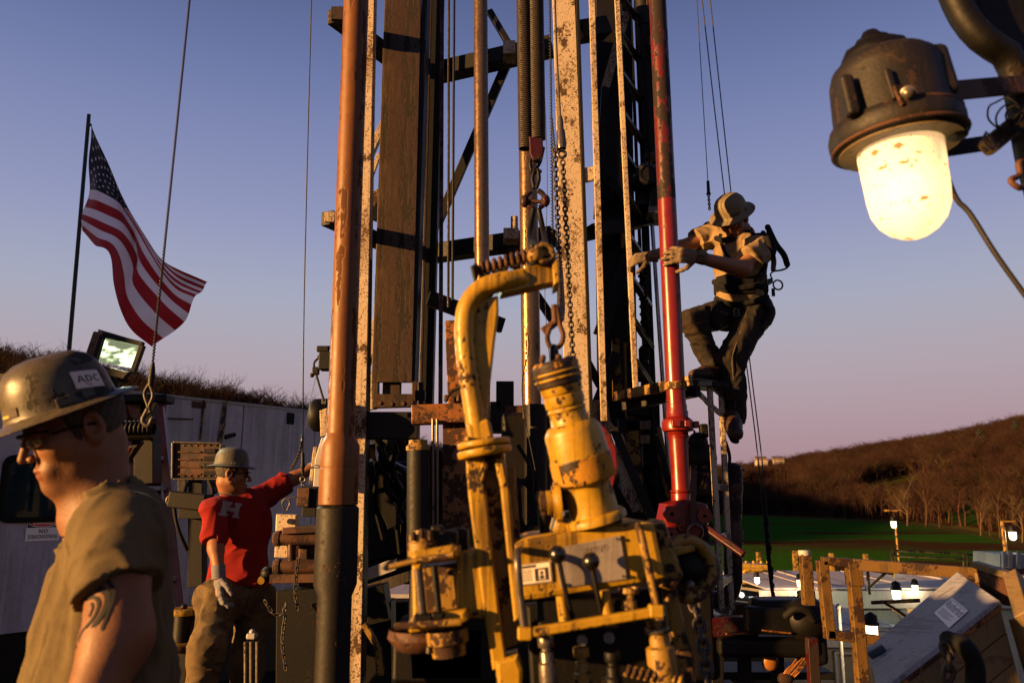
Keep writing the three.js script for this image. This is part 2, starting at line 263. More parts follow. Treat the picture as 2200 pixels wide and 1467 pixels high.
const woodMat = plain([1, 1, 1], .95, 0, { specularIntensity: .1 });
{ // the leafless woods that read as one mass
  const kinds = [3, 5, 9, 14].map((s, k) => { const b = branchSet(1000 + s * 77, 1, 3, k % 2 ? 1.1 : .8); const g = mergeGeometries([...b.trunk, ...b.crown]); const p = g.attributes.position; return g; });
  for (const side of ['hillside_woods', 'ridge_woods']) {
    RS = side === 'ridge_woods' ? 55 : 77; const spots = [];
    const right = side === 'hillside_woods', want = right ? 12000 : 5200;
    for (let k = 0; spots.length < want && k < 300000; k++) {
      const t = right ? rnd(.1, .8) : rnd(-.85, .1), z0 = pick(ZFOOT, t), z1 = pick(ZTOP, t), Z = lerp(z0 + 2, z1 + 30, right ? Math.pow(rnd(), .85) : rnd()), x = t * Z;
      if (inClearing(t, Z)) continue; if (right && t < .28 && rnd() < .5) continue;
      spots.push([x, groundAt(x, -Z) - .3, -Z, Z]);
    }
    const per = kinds.map(() => []); spots.forEach((s, i) => per[i % kinds.length].push(s));
    per.forEach((list, k) => {
      const im = new THREE.InstancedMesh(kinds[k], woodMat, list.length), m4 = new THREE.Matrix4(), c = new THREE.Color();
      list.forEach(([x, y, z, Z], i) => { const h = rnd(8, 15) * (right ? (Z < 260 ? .55 : .75) : .85), w = h * rnd(.85, 1.35) * (1 + Z / 900); m4.compose(V(x, y, z), new THREE.Quaternion().setFromAxisAngle(UPY, rnd(6.28)), V(w, h, w)); im.setMatrixAt(i, m4); const e = rnd(), v = rnd(.55, 1.25) * (right ? 1 : .5); c.setRGB(...(e < .12 ? [.11 * v, .08 * v, .035 * v] : e < .5 ? [.08 * v, .041 * v, .03 * v] : e < .55 ? [.02 * v, .024 * v, .012 * v] : [.062 * v, .031 * v, .025 * v])); im.setColorAt(i, c); });
      im.name = numbered(side); im.userData = { kind: 'stuff', label: right ? 'brown leafless woods covering the far hillside' : 'dark leafless woods on the ridge behind the white cabin' }; im.castShadow = im.receiveShadow = true; scene.add(im);
    });
  }
}
{ // trees at the edge of the meadow that stand out singly
  const list = [[1950, 1122, 150, 13, 1, 'tall tree with a pale white trunk at the meadow edge'], [1990, 1128, 146, 15, 0, 'tall forked bare tree beside the white trunked one'], [2020, 1133, 140, 10, 0, 'slim bare tree at the meadow corner'], [1922, 1112, 160, 9, 0, 'small bare tree behind the lamp post on the meadow edge'], [1816, 1108, 200, 9, 1, 'small leaning bare tree with pale bark by the dark hedge'], [1868, 1108, 190, 10, 0, 'yellowish spreading bare tree at the meadow edge left of the lamp'], [2108, 1150, 112, 8, 1, 'low bare tree with several pale stems by the brush'], [2150, 1152, 106, 10, 0, 'grey leaning bare tree behind the hanging lamp'], [2192, 1120, 95, 8, 1, 'pale bare tree with wide limbs at the frame edge'], [1712, 1102, 232, 10, 0, 'bushy ochre bare tree furthest along the meadow edge'], [2128, 1148, 110, 6, 0, 'short bushy bare tree in the brush by the pale stems']];
  list.forEach(([px, py, Z, H, pale, label], i) => {
    const p = at(px, py, Z); p.y = groundAt(p.x, p.z) - .1; const b = branchSet(4000 + i * 91, H * .75, 4, 1), t = thing('bare_tree', label, 'tree', p);
    const s = (g) => { const c = g.clone(); c.translate(p.x, p.y, p.z); c.userData.flat = true; return c; };
    part(t, 'trunk', b.trunk.map(s), pale ? barkPale : bark); part(t, 'crown', b.crown.map(s), pale && i !== 4 ? barkPale : twigs);
  });
  RS = 99; for (const [px, py, lab] of [[2110, 965, 'dark evergreen low on the hillside woods'], [2185, 930, 'dark evergreen near the top of the hillside woods']]) {
    const p = at(px, py, 330); p.y = groundAt(p.x, p.z); const t = thing('evergreen_tree', lab, 'tree', p), c = [];
    for (let k = 0; k < 260; k++) { const h = rnd(1.5, 13), r = (14 - h) * .33 * Math.sqrt(rnd()), q = rnd(6.28), g = new THREE.TetrahedronGeometry(rnd(.5, 1)); g.scale(1, .5, 1); g.rotateY(rnd(6)); c.push(flat(g.translate(p.x + Math.cos(q) * r, p.y + h, p.z + Math.sin(q) * r))); }
    part(t, 'trunk', cyl(p, p.clone().add(V(0, 12, 0)), .25, .05, 6), bark); part(t, 'crown', c, plain([.012, .02, .009], .9));
  }
  RS = 100; for (const [px, py, lab] of [[1636, 996, 'tiny pale farmhouse far off on the ridge, nearer the guy lines'], [1672, 996, 'tiny pale barn far off on the ridge, the right one of two']]) { const p = at(px, py, 520); p.y = Math.max(groundAt(p.x, p.z), at(px, py + 4, 520).y); const t = thing('farmhouse', lab, 'house', p); part(t, 'wall', box(p.clone().add(V(0, 1.6, 0)), 7, 3.6, 5, .01), plain([.6, .5, .42], .8)); part(t, 'roof', cyl(p.clone().add(V(-3.8, 4, 0)), p.clone().add(V(3.8, 4, 0)), 2.2, 2.2, 3), plain([.25, .16, .12], .8)); }
}
// ---------- rig floor ----------
const PITY = -.02;
{
  structure('drill_floor', [box(V(-1.2, -.1, -3.35), 6.2, .2, 8.7, .01)], M.black);
  const t = thing('substructure', 'dark steel beams carrying the drill floor above the ground', 'steel frame', V(-1.2, GY, -3.4));
  for (const [x, z] of [[-4.1, -.2], [1.7, -.2], [-4.1, -7.5], [1.7, -7.5]]) part(t, 'post', bar(V(x, GY, z), V(x, -.2, z), .35, .35), M.black);
}
// ---------- white cabin at the left ----------
const W0 = V(-2.98, 0, -6.57), WD = V(.91, 0, -1.24).normalize(), WN = V(.806, 0, .592).normalize();
const wallPt = (s, y, off = 0) => W0.clone().addScaledVector(WD, s).addScaledVector(WN, off).setY(y);
const onWall = (px, py) => { const c = V(0, EYE, 0), d = at(px, py, 1).sub(c), k = W0.clone().sub(c).dot(WN) / d.dot(WN); return c.addScaledVector(d, k); };
const WQ = new THREE.Quaternion().setFromRotationMatrix(new THREE.Matrix4().makeBasis(WD.clone(), UPY, V().crossVectors(WD, UPY)));
const wallBox = (s0, s1, y0, y1, off, th, r = .005) => { const g = r ? new RoundedBoxGeometry(Math.abs(s1 - s0), y1 - y0, th, 1, r) : new THREE.BoxGeometry(Math.abs(s1 - s0), y1 - y0, th); const b = flat(g).clone(); b.applyMatrix4(new THREE.Matrix4().compose(wallPt((s0 + s1) / 2, (y0 + y1) / 2, off - th / 2), WQ, V(1, 1, 1))); return flat(b); };
const sOf = (p) => p.clone().sub(W0).dot(WD);
{
  const wallMat = worn(41, [.86, .8, .9], [.1, .06, .05], .2, { speck: .9, dirt: .35, rough: .6, size: 1.5 });
  const t = thing('cabin', 'white painted steel cabin with a weathered wall behind the red shirted worker', 'cabin', wallPt(0, 0));
  const cuts = [-3.2, -1.35, -.02, .86, 1.7, 2.6]; // welded wall sheets
  cuts.slice(0, -1).forEach((s, i) => part(t, 'wall_panel', wallBox(s + .004, cuts[i + 1] - .004, .62, 2.39 + (i % 2) * .006, i % 2 ? .003 : 0, .06), wallMat));
  part(t, 'wall', [wallBox(-3.2, 2.6, .62, 2.36, -.075, .05, 0), wallBox(-3.2, -3.14, .6, 2.38, -.07, 2.2), wallBox(2.54, 2.6, .6, 2.38, -.07, 2.2)], M.whiteClean);
  part(t, 'roof', wallBox(-3.25, 2.62, 2.3, 2.36, -.08, 2.3), M.whiteClean);
  part(t, 'skid_base', [wallBox(-3.2, 2.6, -.05, .62, -.04, 2.2)], M.black);
  part(t, 'top_trim', [wallBox(-3.2, 2.6, 2.385, 2.41, .012, .04)], M.whiteClean);
  // rust patch plates and slot on the wall
  const a = onWall(412, 862), b = onWall(440, 878); part(t, 'vent_slot', wallBox(sOf(a), sOf(b), b.y, a.y, .012, .02), M.rust);
  const c = onWall(616, 886), d = onWall(630, 912); part(t, 'vent_slot', wallBox(sOf(c), sOf(d), d.y, c.y, .012, .02), M.rubber);
  // rounded window
  const w0 = onWall(14, 985), w1 = onWall(150, 1112), s0 = sOf(w0), s1 = sOf(w1), yy0 = w1.y, yy1 = onWall(14, 985).y;
  const rr = (g, o) => { const sh = new THREE.Shape(), w = Math.abs(s1 - s0) / 2 + g, h = (yy1 - yy0) / 2 + g, r = .09; sh.moveTo(-w + r, -h); sh.lineTo(w - r, -h); sh.quadraticCurveTo(w, -h, w, -h + r); sh.lineTo(w, h - r); sh.quadraticCurveTo(w, h, w - r, h); sh.lineTo(-w + r, h); sh.quadraticCurveTo(-w, h, -w, h - r); sh.lineTo(-w, -h + r); sh.quadraticCurveTo(-w, -h, -w + r, -h); return sh; };
  const place = (g, off) => { g.applyMatrix4(new THREE.Matrix4().compose(wallPt((s0 + s1) / 2, (yy0 + yy1) / 2, off), WQ, V(1, 1, 1))); return flat(g); };
  const fr = rr(.025); fr.holes.push(rr(-.005)); const win = part(t, 'window', place(new THREE.ExtrudeGeometry(fr, { depth: .02, bevelEnabled: true, bevelSize: .004, bevelThickness: .004, bevelSegments: 1 }), .002), M.rubber);
  part(win, 'pane', place(new THREE.ExtrudeGeometry(rr(-.004), { depth: .006, bevelEnabled: false }), .006), plain([.006, .04, .055], .12, 0, { clearcoat: .6 }));
}
{ // warning sign on the cabin
  const c = document.createElement('canvas'); c.width = 256; c.height = 208; const g = c.getContext('2d'); g.fillStyle = '#d8d4d0'; g.fillRect(0, 0, 256, 208); g.fillStyle = '#15120f'; g.fillRect(6, 6, 244, 84); g.fillStyle = '#b5202a'; g.beginPath(); g.ellipse(128, 48, 112, 36, 0, 0, 7); g.fill(); g.strokeStyle = '#e8e2dc'; g.lineWidth = 5; g.stroke();
  g.fillStyle = '#eee8e2'; g.font = 'bold 42px sans-serif'; g.textAlign = 'center'; g.fillText('DANGER', 128, 63); g.fillStyle = '#191512'; g.font = 'bold 48px sans-serif'; g.fillText('NO', 128, 140); g.fillText('SMOKING', 128, 188);
  const tx = new THREE.CanvasTexture(c); tx.colorSpace = THREE.SRGBColorSpace; const a = onWall(57, 1112), b = onWall(124, 1160), s0 = sOf(a), s1 = sOf(b), g1 = new THREE.BoxGeometry(s1 - s0, a.y - b.y, .006);
  const uv = g1.attributes.uv; const bb = g1.applyMatrix4(new THREE.Matrix4().compose(wallPt((s0 + s1) / 2, (a.y + b.y) / 2, .006), WQ, V(1, 1, 1))); bb.userData.keepUV = true;
  solo('warning_sign', 'small DANGER NO SMOKING sign below the dark cabin window', 'sign', bb, new THREE.MeshStandardMaterial({ map: tx, roughness: .6 }));
}
// ---------- buildings of the well site, right ----------
const lampGlow = (c, k) => new THREE.MeshStandardMaterial({ color: 0x222222, emissive: new THREE.Color().setRGB(...c), emissiveIntensity: k * .2, roughness: .5 });
function pointLamp(p, c, power, r = .05) { const l = new THREE.PointLight(new THREE.Color().setRGB(...c), power, 0, 2); l.position.copy(p); l.shadow.radius = r / .02; l.castShadow = true; scene.add(l); return l; }
function siteLamp(px, py, Z, label, o = {}) { // jelly jar site lamp: housing, glass, arm
  const p = at(px, py, Z), s = (o.s ?? 1), t = thing('site_lamp', label, 'lamp', p);
  part(t, 'housing', [lathe(p.clone().add(V(0, .06 * s, 0)), p.clone().add(V(0, .3, 0)), [[0, .075 * s], [.02 * s, .08 * s], [.035 * s, .066 * s], [.1 * s, .06 * s], [.12 * s, .03 * s], [.135 * s, 0]], 14)], M.grease);
  part(t, 'glass', lathe(p.clone().add(V(0, -.09 * s, 0)), p.clone().add(V(0, .1, 0)), [[0, 0], [.012 * s, .035 * s], [.04 * s, .056 * s], [.15 * s, .06 * s]], 14), lampGlow(o.c ?? [1, .72, .4], o.k ?? 6));
  if (o.arm) part(t, 'arm', o.arm(p), o.armMat ?? M.yellowBad);
  if (o.power) pointLamp(p, o.c ?? [1, .72, .4], o.power, .05);
  return t;
}
{
  const b = (x0, x1, y0, y1, z0, z1, r = .01) => box(V((x0 + x1) / 2, (y0 + y1) / 2, (z0 + z1) / 2), x1 - x0, y1 - y0, Math.abs(z1 - z0), r);
  // long far building: roof of separate sheets
  const RY = .05, t1 = thing('site_building', 'long white site building with a flat grey sheet roof, the farther of two', 'building', V(6.5, GY, -15.5));
  for (let i = 0; i < 9; i++) { const x0 = 4.3 + i * .86; part(t1, 'roof_panel', [b(x0 + .008, x0 + .852, RY - .03 + (i % 2) * .012, RY + (i % 2) * .012, -17.2, -14), ...(i % 3 === 1 ? [b(x0 + .3, x0 + .36, RY, RY + .035, -17, -14.2)] : [])], M.roof); }
  part(t1, 'fascia', b(4.2, 12.1, RY - .32, RY - .035, -14.02, -13.9), M.whiteClean);
  part(t1, 'wall', [b(4.3, 6.6, GY, RY - .3, -14.25, -14.1), b(8.05, 12, GY, RY - .3, -14.25, -14.1), b(4.3, 12, GY, RY - .3, -17.2, -17.1), b(4.3, 4.4, GY, RY - .3, -17.1, -14.25)], M.whiteClean);
  for (const x of [6.58, 7.28, 8.0]) part(t1, 'post', b(x, x + .1, GY, RY - .32, -14.1, -13.98), M.whiteClean);
  // nearer building
  const t2 = thing('site_building', 'near white site building with stained roof sheets and a door, below the yellow railing', 'building', V(3.8, GY, -11.5));
  for (let i = 0; i < 4; i++) { const x0 = 2.4 + i * .58; part(t2, 'roof_panel', b(x0 + .006, x0 + .574, RY - .06 + (i % 2) * .01, RY - .03 + (i % 2) * .01, -13.1, -10), M.roof); }
  part(t2, 'fascia', b(2.4, 4.75, RY - .24, RY - .065, -10.05, -9.9), M.whiteClean);
  part(t2, 'corner_post', b(4.68, 4.78, GY, RY - .03, -10.04, -9.94), M.whiteClean);
  part(t2, 'wall', [b(2.45, 4.66, GY, RY - .24, -10.2, -10.08), b(4.6, 4.7, GY, RY - .24, -13, -10.2)], worn(45, [.42, .37, .33], [.15, .1, .08], .25, { speck: .9, dirt: .6, size: 1.6, rough: .7 }));
  const d = part(t2, 'door', b(3.9, 4.32, GY + .2, RY - .36, -10.08, -10.03), worn(46, [.4, .34, .25], [.15, .1, .07], .2, { size: 1.2 })); for (const g of [b(3.86, 3.9, GY, RY - .3, -10.07, -10.01), b(4.32, 4.36, GY, RY - .3, -10.07, -10.01), b(3.86, 4.36, RY - .34, RY - .3, -10.075, -10.012)]) part(d, 'frame', g, M.whiteClean);
  const wn = part(t2, 'window', [b(4.4, 4.66, -.72, -.32, -10.08, -10.02)], M.whiteClean); part(wn, 'pane', b(4.43, 4.63, -.69, -.35, -10.03, -10.012), plain([.3, .3, .36], .1));
  part(t2, 'pipe_rail', cyl(V(3.6, -.62, -9.9), V(4.9, -.64, -9.9), .025), M.redDark);
  for (let i = 0; i < 1; i++) { const t = thing('site_building', 'pale low site building seen through the gap under the drill machinery', 'building', V(-1.5, GY, -11)); part(t, 'wall', b(-2.5, -1.25, GY, .2, -11.2, -11), M.whiteClean); part(t, 'roof', b(-2.6, -1.2, .2, .3, -12.5, -10.95), M.roof); }
  // white pole in front
  const pole = thing('pole', 'thin white pole in front of the near site building', 'pole', at(1806, 1467, 8.5).setY(GY)); part(pole, 'shaft', cyl(at(1806, 1467, 8.5).setY(GY), at(1802, 1305, 8.5), .02), M.whiteClean); part(pole, 'cap', ball(at(1802, 1303, 8.5), .028), M.whiteClean);
  siteLamp(1927, 1277, 12.5, 'bright greenish white jelly jar lamp on a yellow bracket by the dark opening', { s: 1.05, c: [.95, 1, .62], k: 7, power: 1.08, arm: (p) => [bar(p.clone().add(V(-.02, .3, 0)), p.clone().add(V(-.42, .36, 0)), .04, .04), bar(p.clone().add(V(-.12, .33, 0)), p.clone().add(V(-.4, .1, 0)), .035, .035), bar(p.clone().add(V(-.41, .4, 0)), p.clone().add(V(-.41, 0, 0)), .04, .04)] });
  siteLamp(1874, 1356, 8.2, 'warm glowing jelly jar lamp low before the near building', { s: .95, c: [1, .72, .36], k: 7, power: 0.84, arm: (p) => [bar(p.clone().add(V(.02, .27, 0)), p.clone().add(V(.5, .29, 0)), .035, .035), bar(p.clone().add(V(.15, .27, 0)), p.clone().add(V(.48, .05, 0)), .03, .03)] });
  siteLamp(1967, 1263, 13.8, 'small warm lamp under the far roof edge', { s: .8, c: [1, .7, .4], k: 7, power: 0.48 });
  siteLamp(1627, 1246, 13.6, 'small bright white lamp under the yellow machine', { s: .7, c: [1, .95, .8], k: 9, power: 0.48 });
  siteLamp(1719, 1252, 13.75, 'warm lamp under the far roof edge left of the capped post', { s: .8, c: [1, .62, .3], k: 7, power: 0.72 });
  // lamp posts on the meadow side
  siteLamp(1921, 1126, 22, 'lamp on a tall thin post rising over the catwalk railing', { s: 1.2, c: [1, .85, .5], k: 8, power: 1.20, arm: (p) => [cyl(p.clone().add(V(.05, .22, 0)), p.clone().add(V(.05, -6, 0)).setY(GY), .03), box(p.clone().add(V(0, .36, 0)), .34, .05, .3)] });
  siteLamp(2177, 1150, 18, 'lamp hanging from a gallows post near the right edge of the site', { s: 1.25, c: [1, .8, .5], k: 8, power: 0.96, arm: (p) => [bar(p.clone().add(V(-.22, .3, 0)), p.clone().add(V(.1, .3, 0)), .04, .04), cyl(p.clone().add(V(-.2, .3, 0)), p.clone().add(V(-.2, 0, 0)).setY(GY), .04)] });
  { const p = at(-22, 848, 4.6); const t = thing('work_lamp', 'yellow glowing lamp at the frame edge behind the hard hat', 'lamp', p); part(t, 'housing', box(p.clone().add(V(0, .09, -.02)), .2, .06, .14), M.black); part(t, 'lens', box(p, .18, .1, .1), lampGlow([1, .8, .12], 3)); part(t, 'stand', cyl(p.clone().add(V(0, .06, -.03)), p.clone().add(V(0, -2.2, -.03)), .015), M.black); }
  // yellow machine on the far roof side
  const ym = thing('yellow_machine', 'small yellow framed machine beside the far roof end', 'machine', at(1618, 1255, 17).setY(RY)); const P = (x, y, z = 17) => at(x, y, z);
  part(ym, 'tank', plate([[1590, 1210], [1652, 1214], [1652, 1236], [1590, 1232]], 17, .5), M.yellow);
  for (const x of [1598, 1622, 1646]) part(ym, 'leg', bar(P(x, 1222), P(x, 1256), .08, .08), M.yellow);
  part(ym, 'pipe', tube([P(1600, 1250, 16.8), P(1600, 1228, 16.8), P(1640, 1224, 16.8)], .035), M.yellow); part(ym, 'skid', bar(P(1588, 1257), P(1656, 1257), .06, .3), M.black);
  for (const x of [1588, 1604, 1620, 1636, 1650]) part(ym, 'bolt', cyl(P(x, 1210), P(x, 1205), .03), M.yellow);
  // yellow catwalk railing, back right
  const cw = thing('catwalk_railing', 'pale yellow pipe railing of a catwalk beyond the far roof', 'railing', at(2040, 1215, 13).setY(RY)); const cz = 12.9;
  for (const [x, y0, y1] of [[1916, 1180, 1222], [1922, 1182, 1240], [2072, 1188, 1245], [2080, 1188, 1245], [2098, 1200, 1250]]) part(cw, 'post', cyl(at(x, y0, cz), at(x, y1, cz), .018), M.yellowBad);
  for (const [a, c] of [[[1916, 1182], [2072, 1190]], [[1920, 1194], [2072, 1201]], [[2076, 1190], [2160, 1202]], [[2078, 1200], [2098, 1204]], [[2098, 1202], [2140, 1222]], [[2098, 1216], [2160, 1222]]]) part(cw, 'rail', cyl(at(...a, cz), at(...c, cz), .016), M.yellowBad);
  // white container with piping, right edge
  const wc = thing('pump_unit', 'white pump unit with short pipes at the right edge behind the railing', 'pump', at(2180, 1245, 12).setY(-.3));
  part(wc, 'tank', plate([[2150, 1190], [2230, 1192], [2230, 1222], [2150, 1218]], 12, .7), M.whiteClean); for (const x of [2158, 2172, 2190]) part(wc, 'pipe', cyl(at(x, 1184, 11.9), at(x, 1222, 11.9), .03), M.whiteClean); part(wc, 'frame', bar(at(2150, 1226, 12), at(2240, 1230, 12), .07, .5), M.rust); part(wc, 'leg', bar(at(2160, 1226, 12.2), at(2160, 1300, 12.2), .08, .08), M.rust);
  // fence posts on the meadow
  [[1630, 1186, 24], [1708, 1183, 23], [1786, 1188, 24], [1860, 1190, 24]].forEach(([x, y, Z], i) => { const a = at(x, y, Z); solo('fence_post', ['yellow', 'thick yellow', 'pale', 'short pale'][i] + ' wooden fence post on the meadow, ' + ['nearest the red gooseneck pipe', 'behind the dark guy lines', 'left of the yellow gate frame', 'seen inside the yellow gate frame'][i], 'post', bar(a.clone().setY(GY), a, .13, .13, .02), M.yellowBad, 'fence posts on the meadow'); });
  // pickup truck, partly hidden
  const pk = thing('pickup_truck', 'dark pickup truck with black windows and a pale stripe behind the red pipe', 'truck', at(1610, 1330, 9).setY(GY)); const z = 9;
  part(pk, 'body', plate([[1560, 1332], [1645, 1336], [1648, 1390], [1560, 1390]], z, 1.7, .03), plain([.03, .04, .14], .25, .2, { clearcoat: .7 })); part(pk, 'cab', plate([[1574, 1276], [1600, 1278], [1632, 1293], [1640, 1336], [1566, 1334]], z + .1, 1.5, .03), plain([.02, .02, .022], .3, .2, { clearcoat: .6 }));
  part(pk, 'window', plate([[1582, 1297], [1632, 1300], [1634, 1326], [1580, 1324]], z + .07, .02), plain([.006, .006, .008], .08)); part(pk, 'stripe', [bar(at(1580, 1291, z + .05), at(1634, 1296, z + .05), .012, .02), bar(at(1562, 1333, z - .02), at(1640, 1336, z - .02), .02, .02)], M.whiteClean); part(pk, 'lamp', ball(at(1594, 1278, z + .02), .03), lampGlow([1, .95, .9], 2));
  for (const zz of [0, 1.5]) part(pk, 'wheel', cyl(at(1580, 1400, z + zz), at(1580, 1400, z + zz + .2), .32), M.rubber); part(pk, 'chassis', bar(at(1600, 1395, z + .8), at(1600, 1395, z + .8).setY(GY + .3), .5, .5), M.black);
}

{ // upright tank at the far left that keeps the flag in its shade
  const c = V(-7.2, GY, -3.65), t = thing('storage_tank', 'tall dark upright storage tank beside the cabin, left of the flag', 'tank', c); part(t, 'shell', cyl(c, c.clone().setY(5.2), .85, .85, 36), M.black); part(t, 'roof', cyl(c.clone().setY(5.2), c.clone().setY(5.5), .85, .1, 36), M.black); part(t, 'rim', torus(c.clone().setY(5.2), .85, .03, UPY, 36), M.rust);
}
// ---------- the mast ----------
{
  const t = thing('drill_mast', 'tall open steel mast with chipped white front legs and dark bracing', 'drilling mast', V(0, 0, -4.9));
  const Q = (x, y, Z) => at(x, y, Z);
  // left leg: channel with white front flange and dark web
  part(t, 'leg', [bar(Q(757, 1467, 4.4), Q(790, -60, 4.4), .088, .02, .003), bar(Q(772, 1467, 4.47), Q(804, -60, 4.47), .018, .13, .002), bar(Q(757, 1467, 4.55), Q(785, -60, 4.55), .07, .02, .003)], M.white);
  part(t, 'leg_web', [bar(Q(776, 1467, 4.5), Q(801, -60, 4.5), .03, .12, .002)], M.black);
  // right leg
  part(t, 'leg', [bar(Q(1242, 905, 4.9), Q(1209, -60, 4.9), .155, .022, .004)], M.white, 'wide chipped white front leg');
  part(t, 'leg_web', [bar(Q(1268, 905, 4.97), Q(1236, -60, 4.97), .022, .2, .003), bar(Q(1250, 905, 5.1), Q(1220, -60, 5.1), .14, .02, .003), ], M.black);
  part(t, 'leg', [bar(Q(1298, 905, 4.88), Q(1270, -60, 4.88), .04, .03, .004)], M.white, 'narrow white leg strip');
  part(t, 'leg_web', [bar(Q(1296, 900, 4.96), Q(1269, -60, 4.96), .02, .1, .003)], M.black);
  part(t, 'foot_plate', [plate([[1262, 862], [1304, 856], [1312, 905], [1330, 930], [1270, 935]], 4.98, .03), plate([[1318, 925], [1340, 935], [1382, 1100], [1345, 1100]], 5.0, .03)], M.white);
  part(t, 'foot_bar', bar(Q(1318, 920, 4.96), Q(1400, 1110, 4.9), .05, .04), M.black);
  part(t, 'gusset', plate([[1255, 360], [1288, 354], [1288, 384], [1256, 390]], 4.88, .03), M.white);
  part(t, 'back_leg', [bar(Q(1318, 930, 5.5), Q(1305, -60, 5.5), .2, .2), bar(Q(1345, 930, 5.7), Q(1330, -60, 5.7), .16, .14)], M.black);
  part(t, 'back_leg', [bar(Q(915, 900, 5.2), Q(942, -60, 5.2), .09, .12), bar(Q(906, 900, 5.12), Q(934, -60, 5.12), .05, .03)], M.black);
  part(t, 'back_leg_strip', bar(Q(902, 900, 5.05), Q(927, -60, 5.05), .018, .03), M.brown);
  // girts and stubs
  const girt = (a, b, h, m = M.black) => part(t, 'cross_beam', bar(a, b, .13, h, .006, V(0, 1, 0)), m);
  girt(Q(912, 163, 5.3), Q(1185, 100, 5.05), .115); girt(Q(908, 548, 5.5), Q(1190, 508, 5.05), .115); girt(Q(1240, 70, 5.1), Q(1300, 60, 5.2), .13);
  girt(Q(1265, 500, 5.1), Q(1395, 470, 5.3), .09);
  part(t, 'end_block', [box(Q(1094, 112, 5.02), .085, .1, .14)], M.white); part(t, 'end_block', [box(Q(1098, 508, 5.02), .1, .075, .14)], M.white); part(t, 'knob', cyl(Q(1105, 500, 5.05), Q(1105, 466, 5.05), .024), M.white);
  part(t, 'outrigger', bar(Q(716, 32, 4.5), Q(900, 170, 5.3), .1, .1, .004, V(0, 1, 0)), M.brown); part(t, 'outrigger', bar(Q(702, 468, 4.45), Q(905, 560, 5.4), .085, .085, .004, V(0, 1, 0)), M.black);
  part(t, 'stub_end', box(Q(709, 467, 4.42), .062, .062, .03), M.white); part(t, 'stub_end', box(Q(727, 30, 4.46), .09, .09, .03), M.brown);
  // braces
  const br = (a, b, w, m = M.black) => part(t, 'brace', bar(a, b, w, .05, .004), m);
  br(Q(1052, 25, 5.35), Q(1096, 100, 5.25), .045); br(Q(1094, 125, 5.25), Q(936, 490, 5.5), .065); br(Q(1190, 690, 5.3), Q(1075, 520, 5.4), .06); br(Q(1100, 540, 5.4), Q(1035, 660, 5.5), .055); br(Q(920, 640, 5), Q(1080, 700, 5.2), .1);
  br(Q(1345, 30, 5.25), Q(1300, 190, 5.25), .06, M.white); br(Q(1300, 190, 5.24), Q(1283, 470, 5.3), .05); br(Q(1270, 900, 5.2), Q(1325, 760, 5.3), .07); br(Q(1290, 370, 5.1), Q(1348, 440, 5.4), .08); br(Q(1258, 770, 5.1), Q(1290, 830, 5.15), .05);
  br(Q(1290, 720, 5.3), Q(1360, 520, 5.4), .1); part(t, 'brace', plate([[1316, 730], [1330, 725], [1340, 860], [1318, 860]], 5.3, .05), M.yellowBad);
  br(Q(795, 330, 5), Q(832, 250, 5.1), .05, M.white); br(Q(800, 470, 5.1), Q(830, 420, 5.15), .06); br(Q(785, 780, 5), Q(812, 690, 5.2), .07, M.white); br(Q(790, 800, 5.2), Q(800, 880, 5.2), .06, M.white);
  // lower machinery frame of the mast
  part(t, 'lower_beam', bar(Q(765, 915, 4.5), Q(900, 915, 4.5), .12, .15, .005, V(0, 1, 0)), M.black); part(t, 'lower_beam', bar(Q(990, 905, 4.9), Q(1200, 905, 4.9), .2, .14, .006, V(0, 1, 0)), M.black);
  part(t, 'lower_beam', bar(Q(1085, 890, 4.82), Q(1160, 888, 4.82), .05, .1, .005, V(0, 1, 0)), M.rust);
  part(t, 'bracket', [box(Q(1085, 850, 4.9), .11, .17, .1), box(Q(1060, 880, 4.9), .1, .09, .1)], M.black);
  part(t, 'lower_column', [plate([[1336, 928], [1372, 925], [1382, 1040], [1340, 1030]], 5.1, .05)], M.yellowBad); part(t, 'lower_column', [bar(Q(1360, 1130, 5.2), Q(1350, 900, 5.2), .14, .1), bar(Q(1410, 1130, 5.4), Q(1402, 840, 5.4), .08, .08), bar(Q(1385, 1130, 5.4), Q(1375, 880, 5.4), .04, .04)], M.black);
  part(t, 'strut', bar(Q(1412, 920, 5.2), Q(1440, 1070, 5.1), .05, .05), M.yellowBad); part(t, 'strut', bar(Q(1404, 915, 5.15), Q(1450, 1075, 5.0), .03, .05), M.black);
  for (const y of [905, 935]) part(t, 'slat', plate([[1345, y], [1398, y - 2], [1398, y + 18], [1346, y + 20]], 5.15, .02), M.steel);
}
{ // guide beam hanging in the mast
  const t = thing('guide_beam', 'wide greasy brown steel beam hanging between the left leg and the centre rods', 'steel beam', at(842, 872, 4.75));
  const Z = 4.75; part(t, 'face', [bar(at(842, 822, Z), at(868, -60, Z), .246, .03, .004)], M.brown); part(t, 'side', [bar(at(889, 822, Z + .1), at(918, -60, Z + .1), .035, .2, .004)], M.black);
  part(t, 'end_bracket', [plate([[797, 818], [812, 818], [812, 846], [884, 846], [884, 818], [897, 818], [893, 873], [799, 876]], Z - .01, .06), box(at(842, 835, Z + .05), .11, .14, .05)], M.brown);
  part(t, 'pin', [cyl(at(903, 875, Z), at(903, 822, Z), .02), box(at(903, 850, Z), .06, .06, .06)], M.black); part(t, 'bolt', bolts([[815, 866], [840, 868], [865, 867], [884, 864]].map(([x, y]) => at(x, y, Z - .012)), .012, .012), M.rust);
}
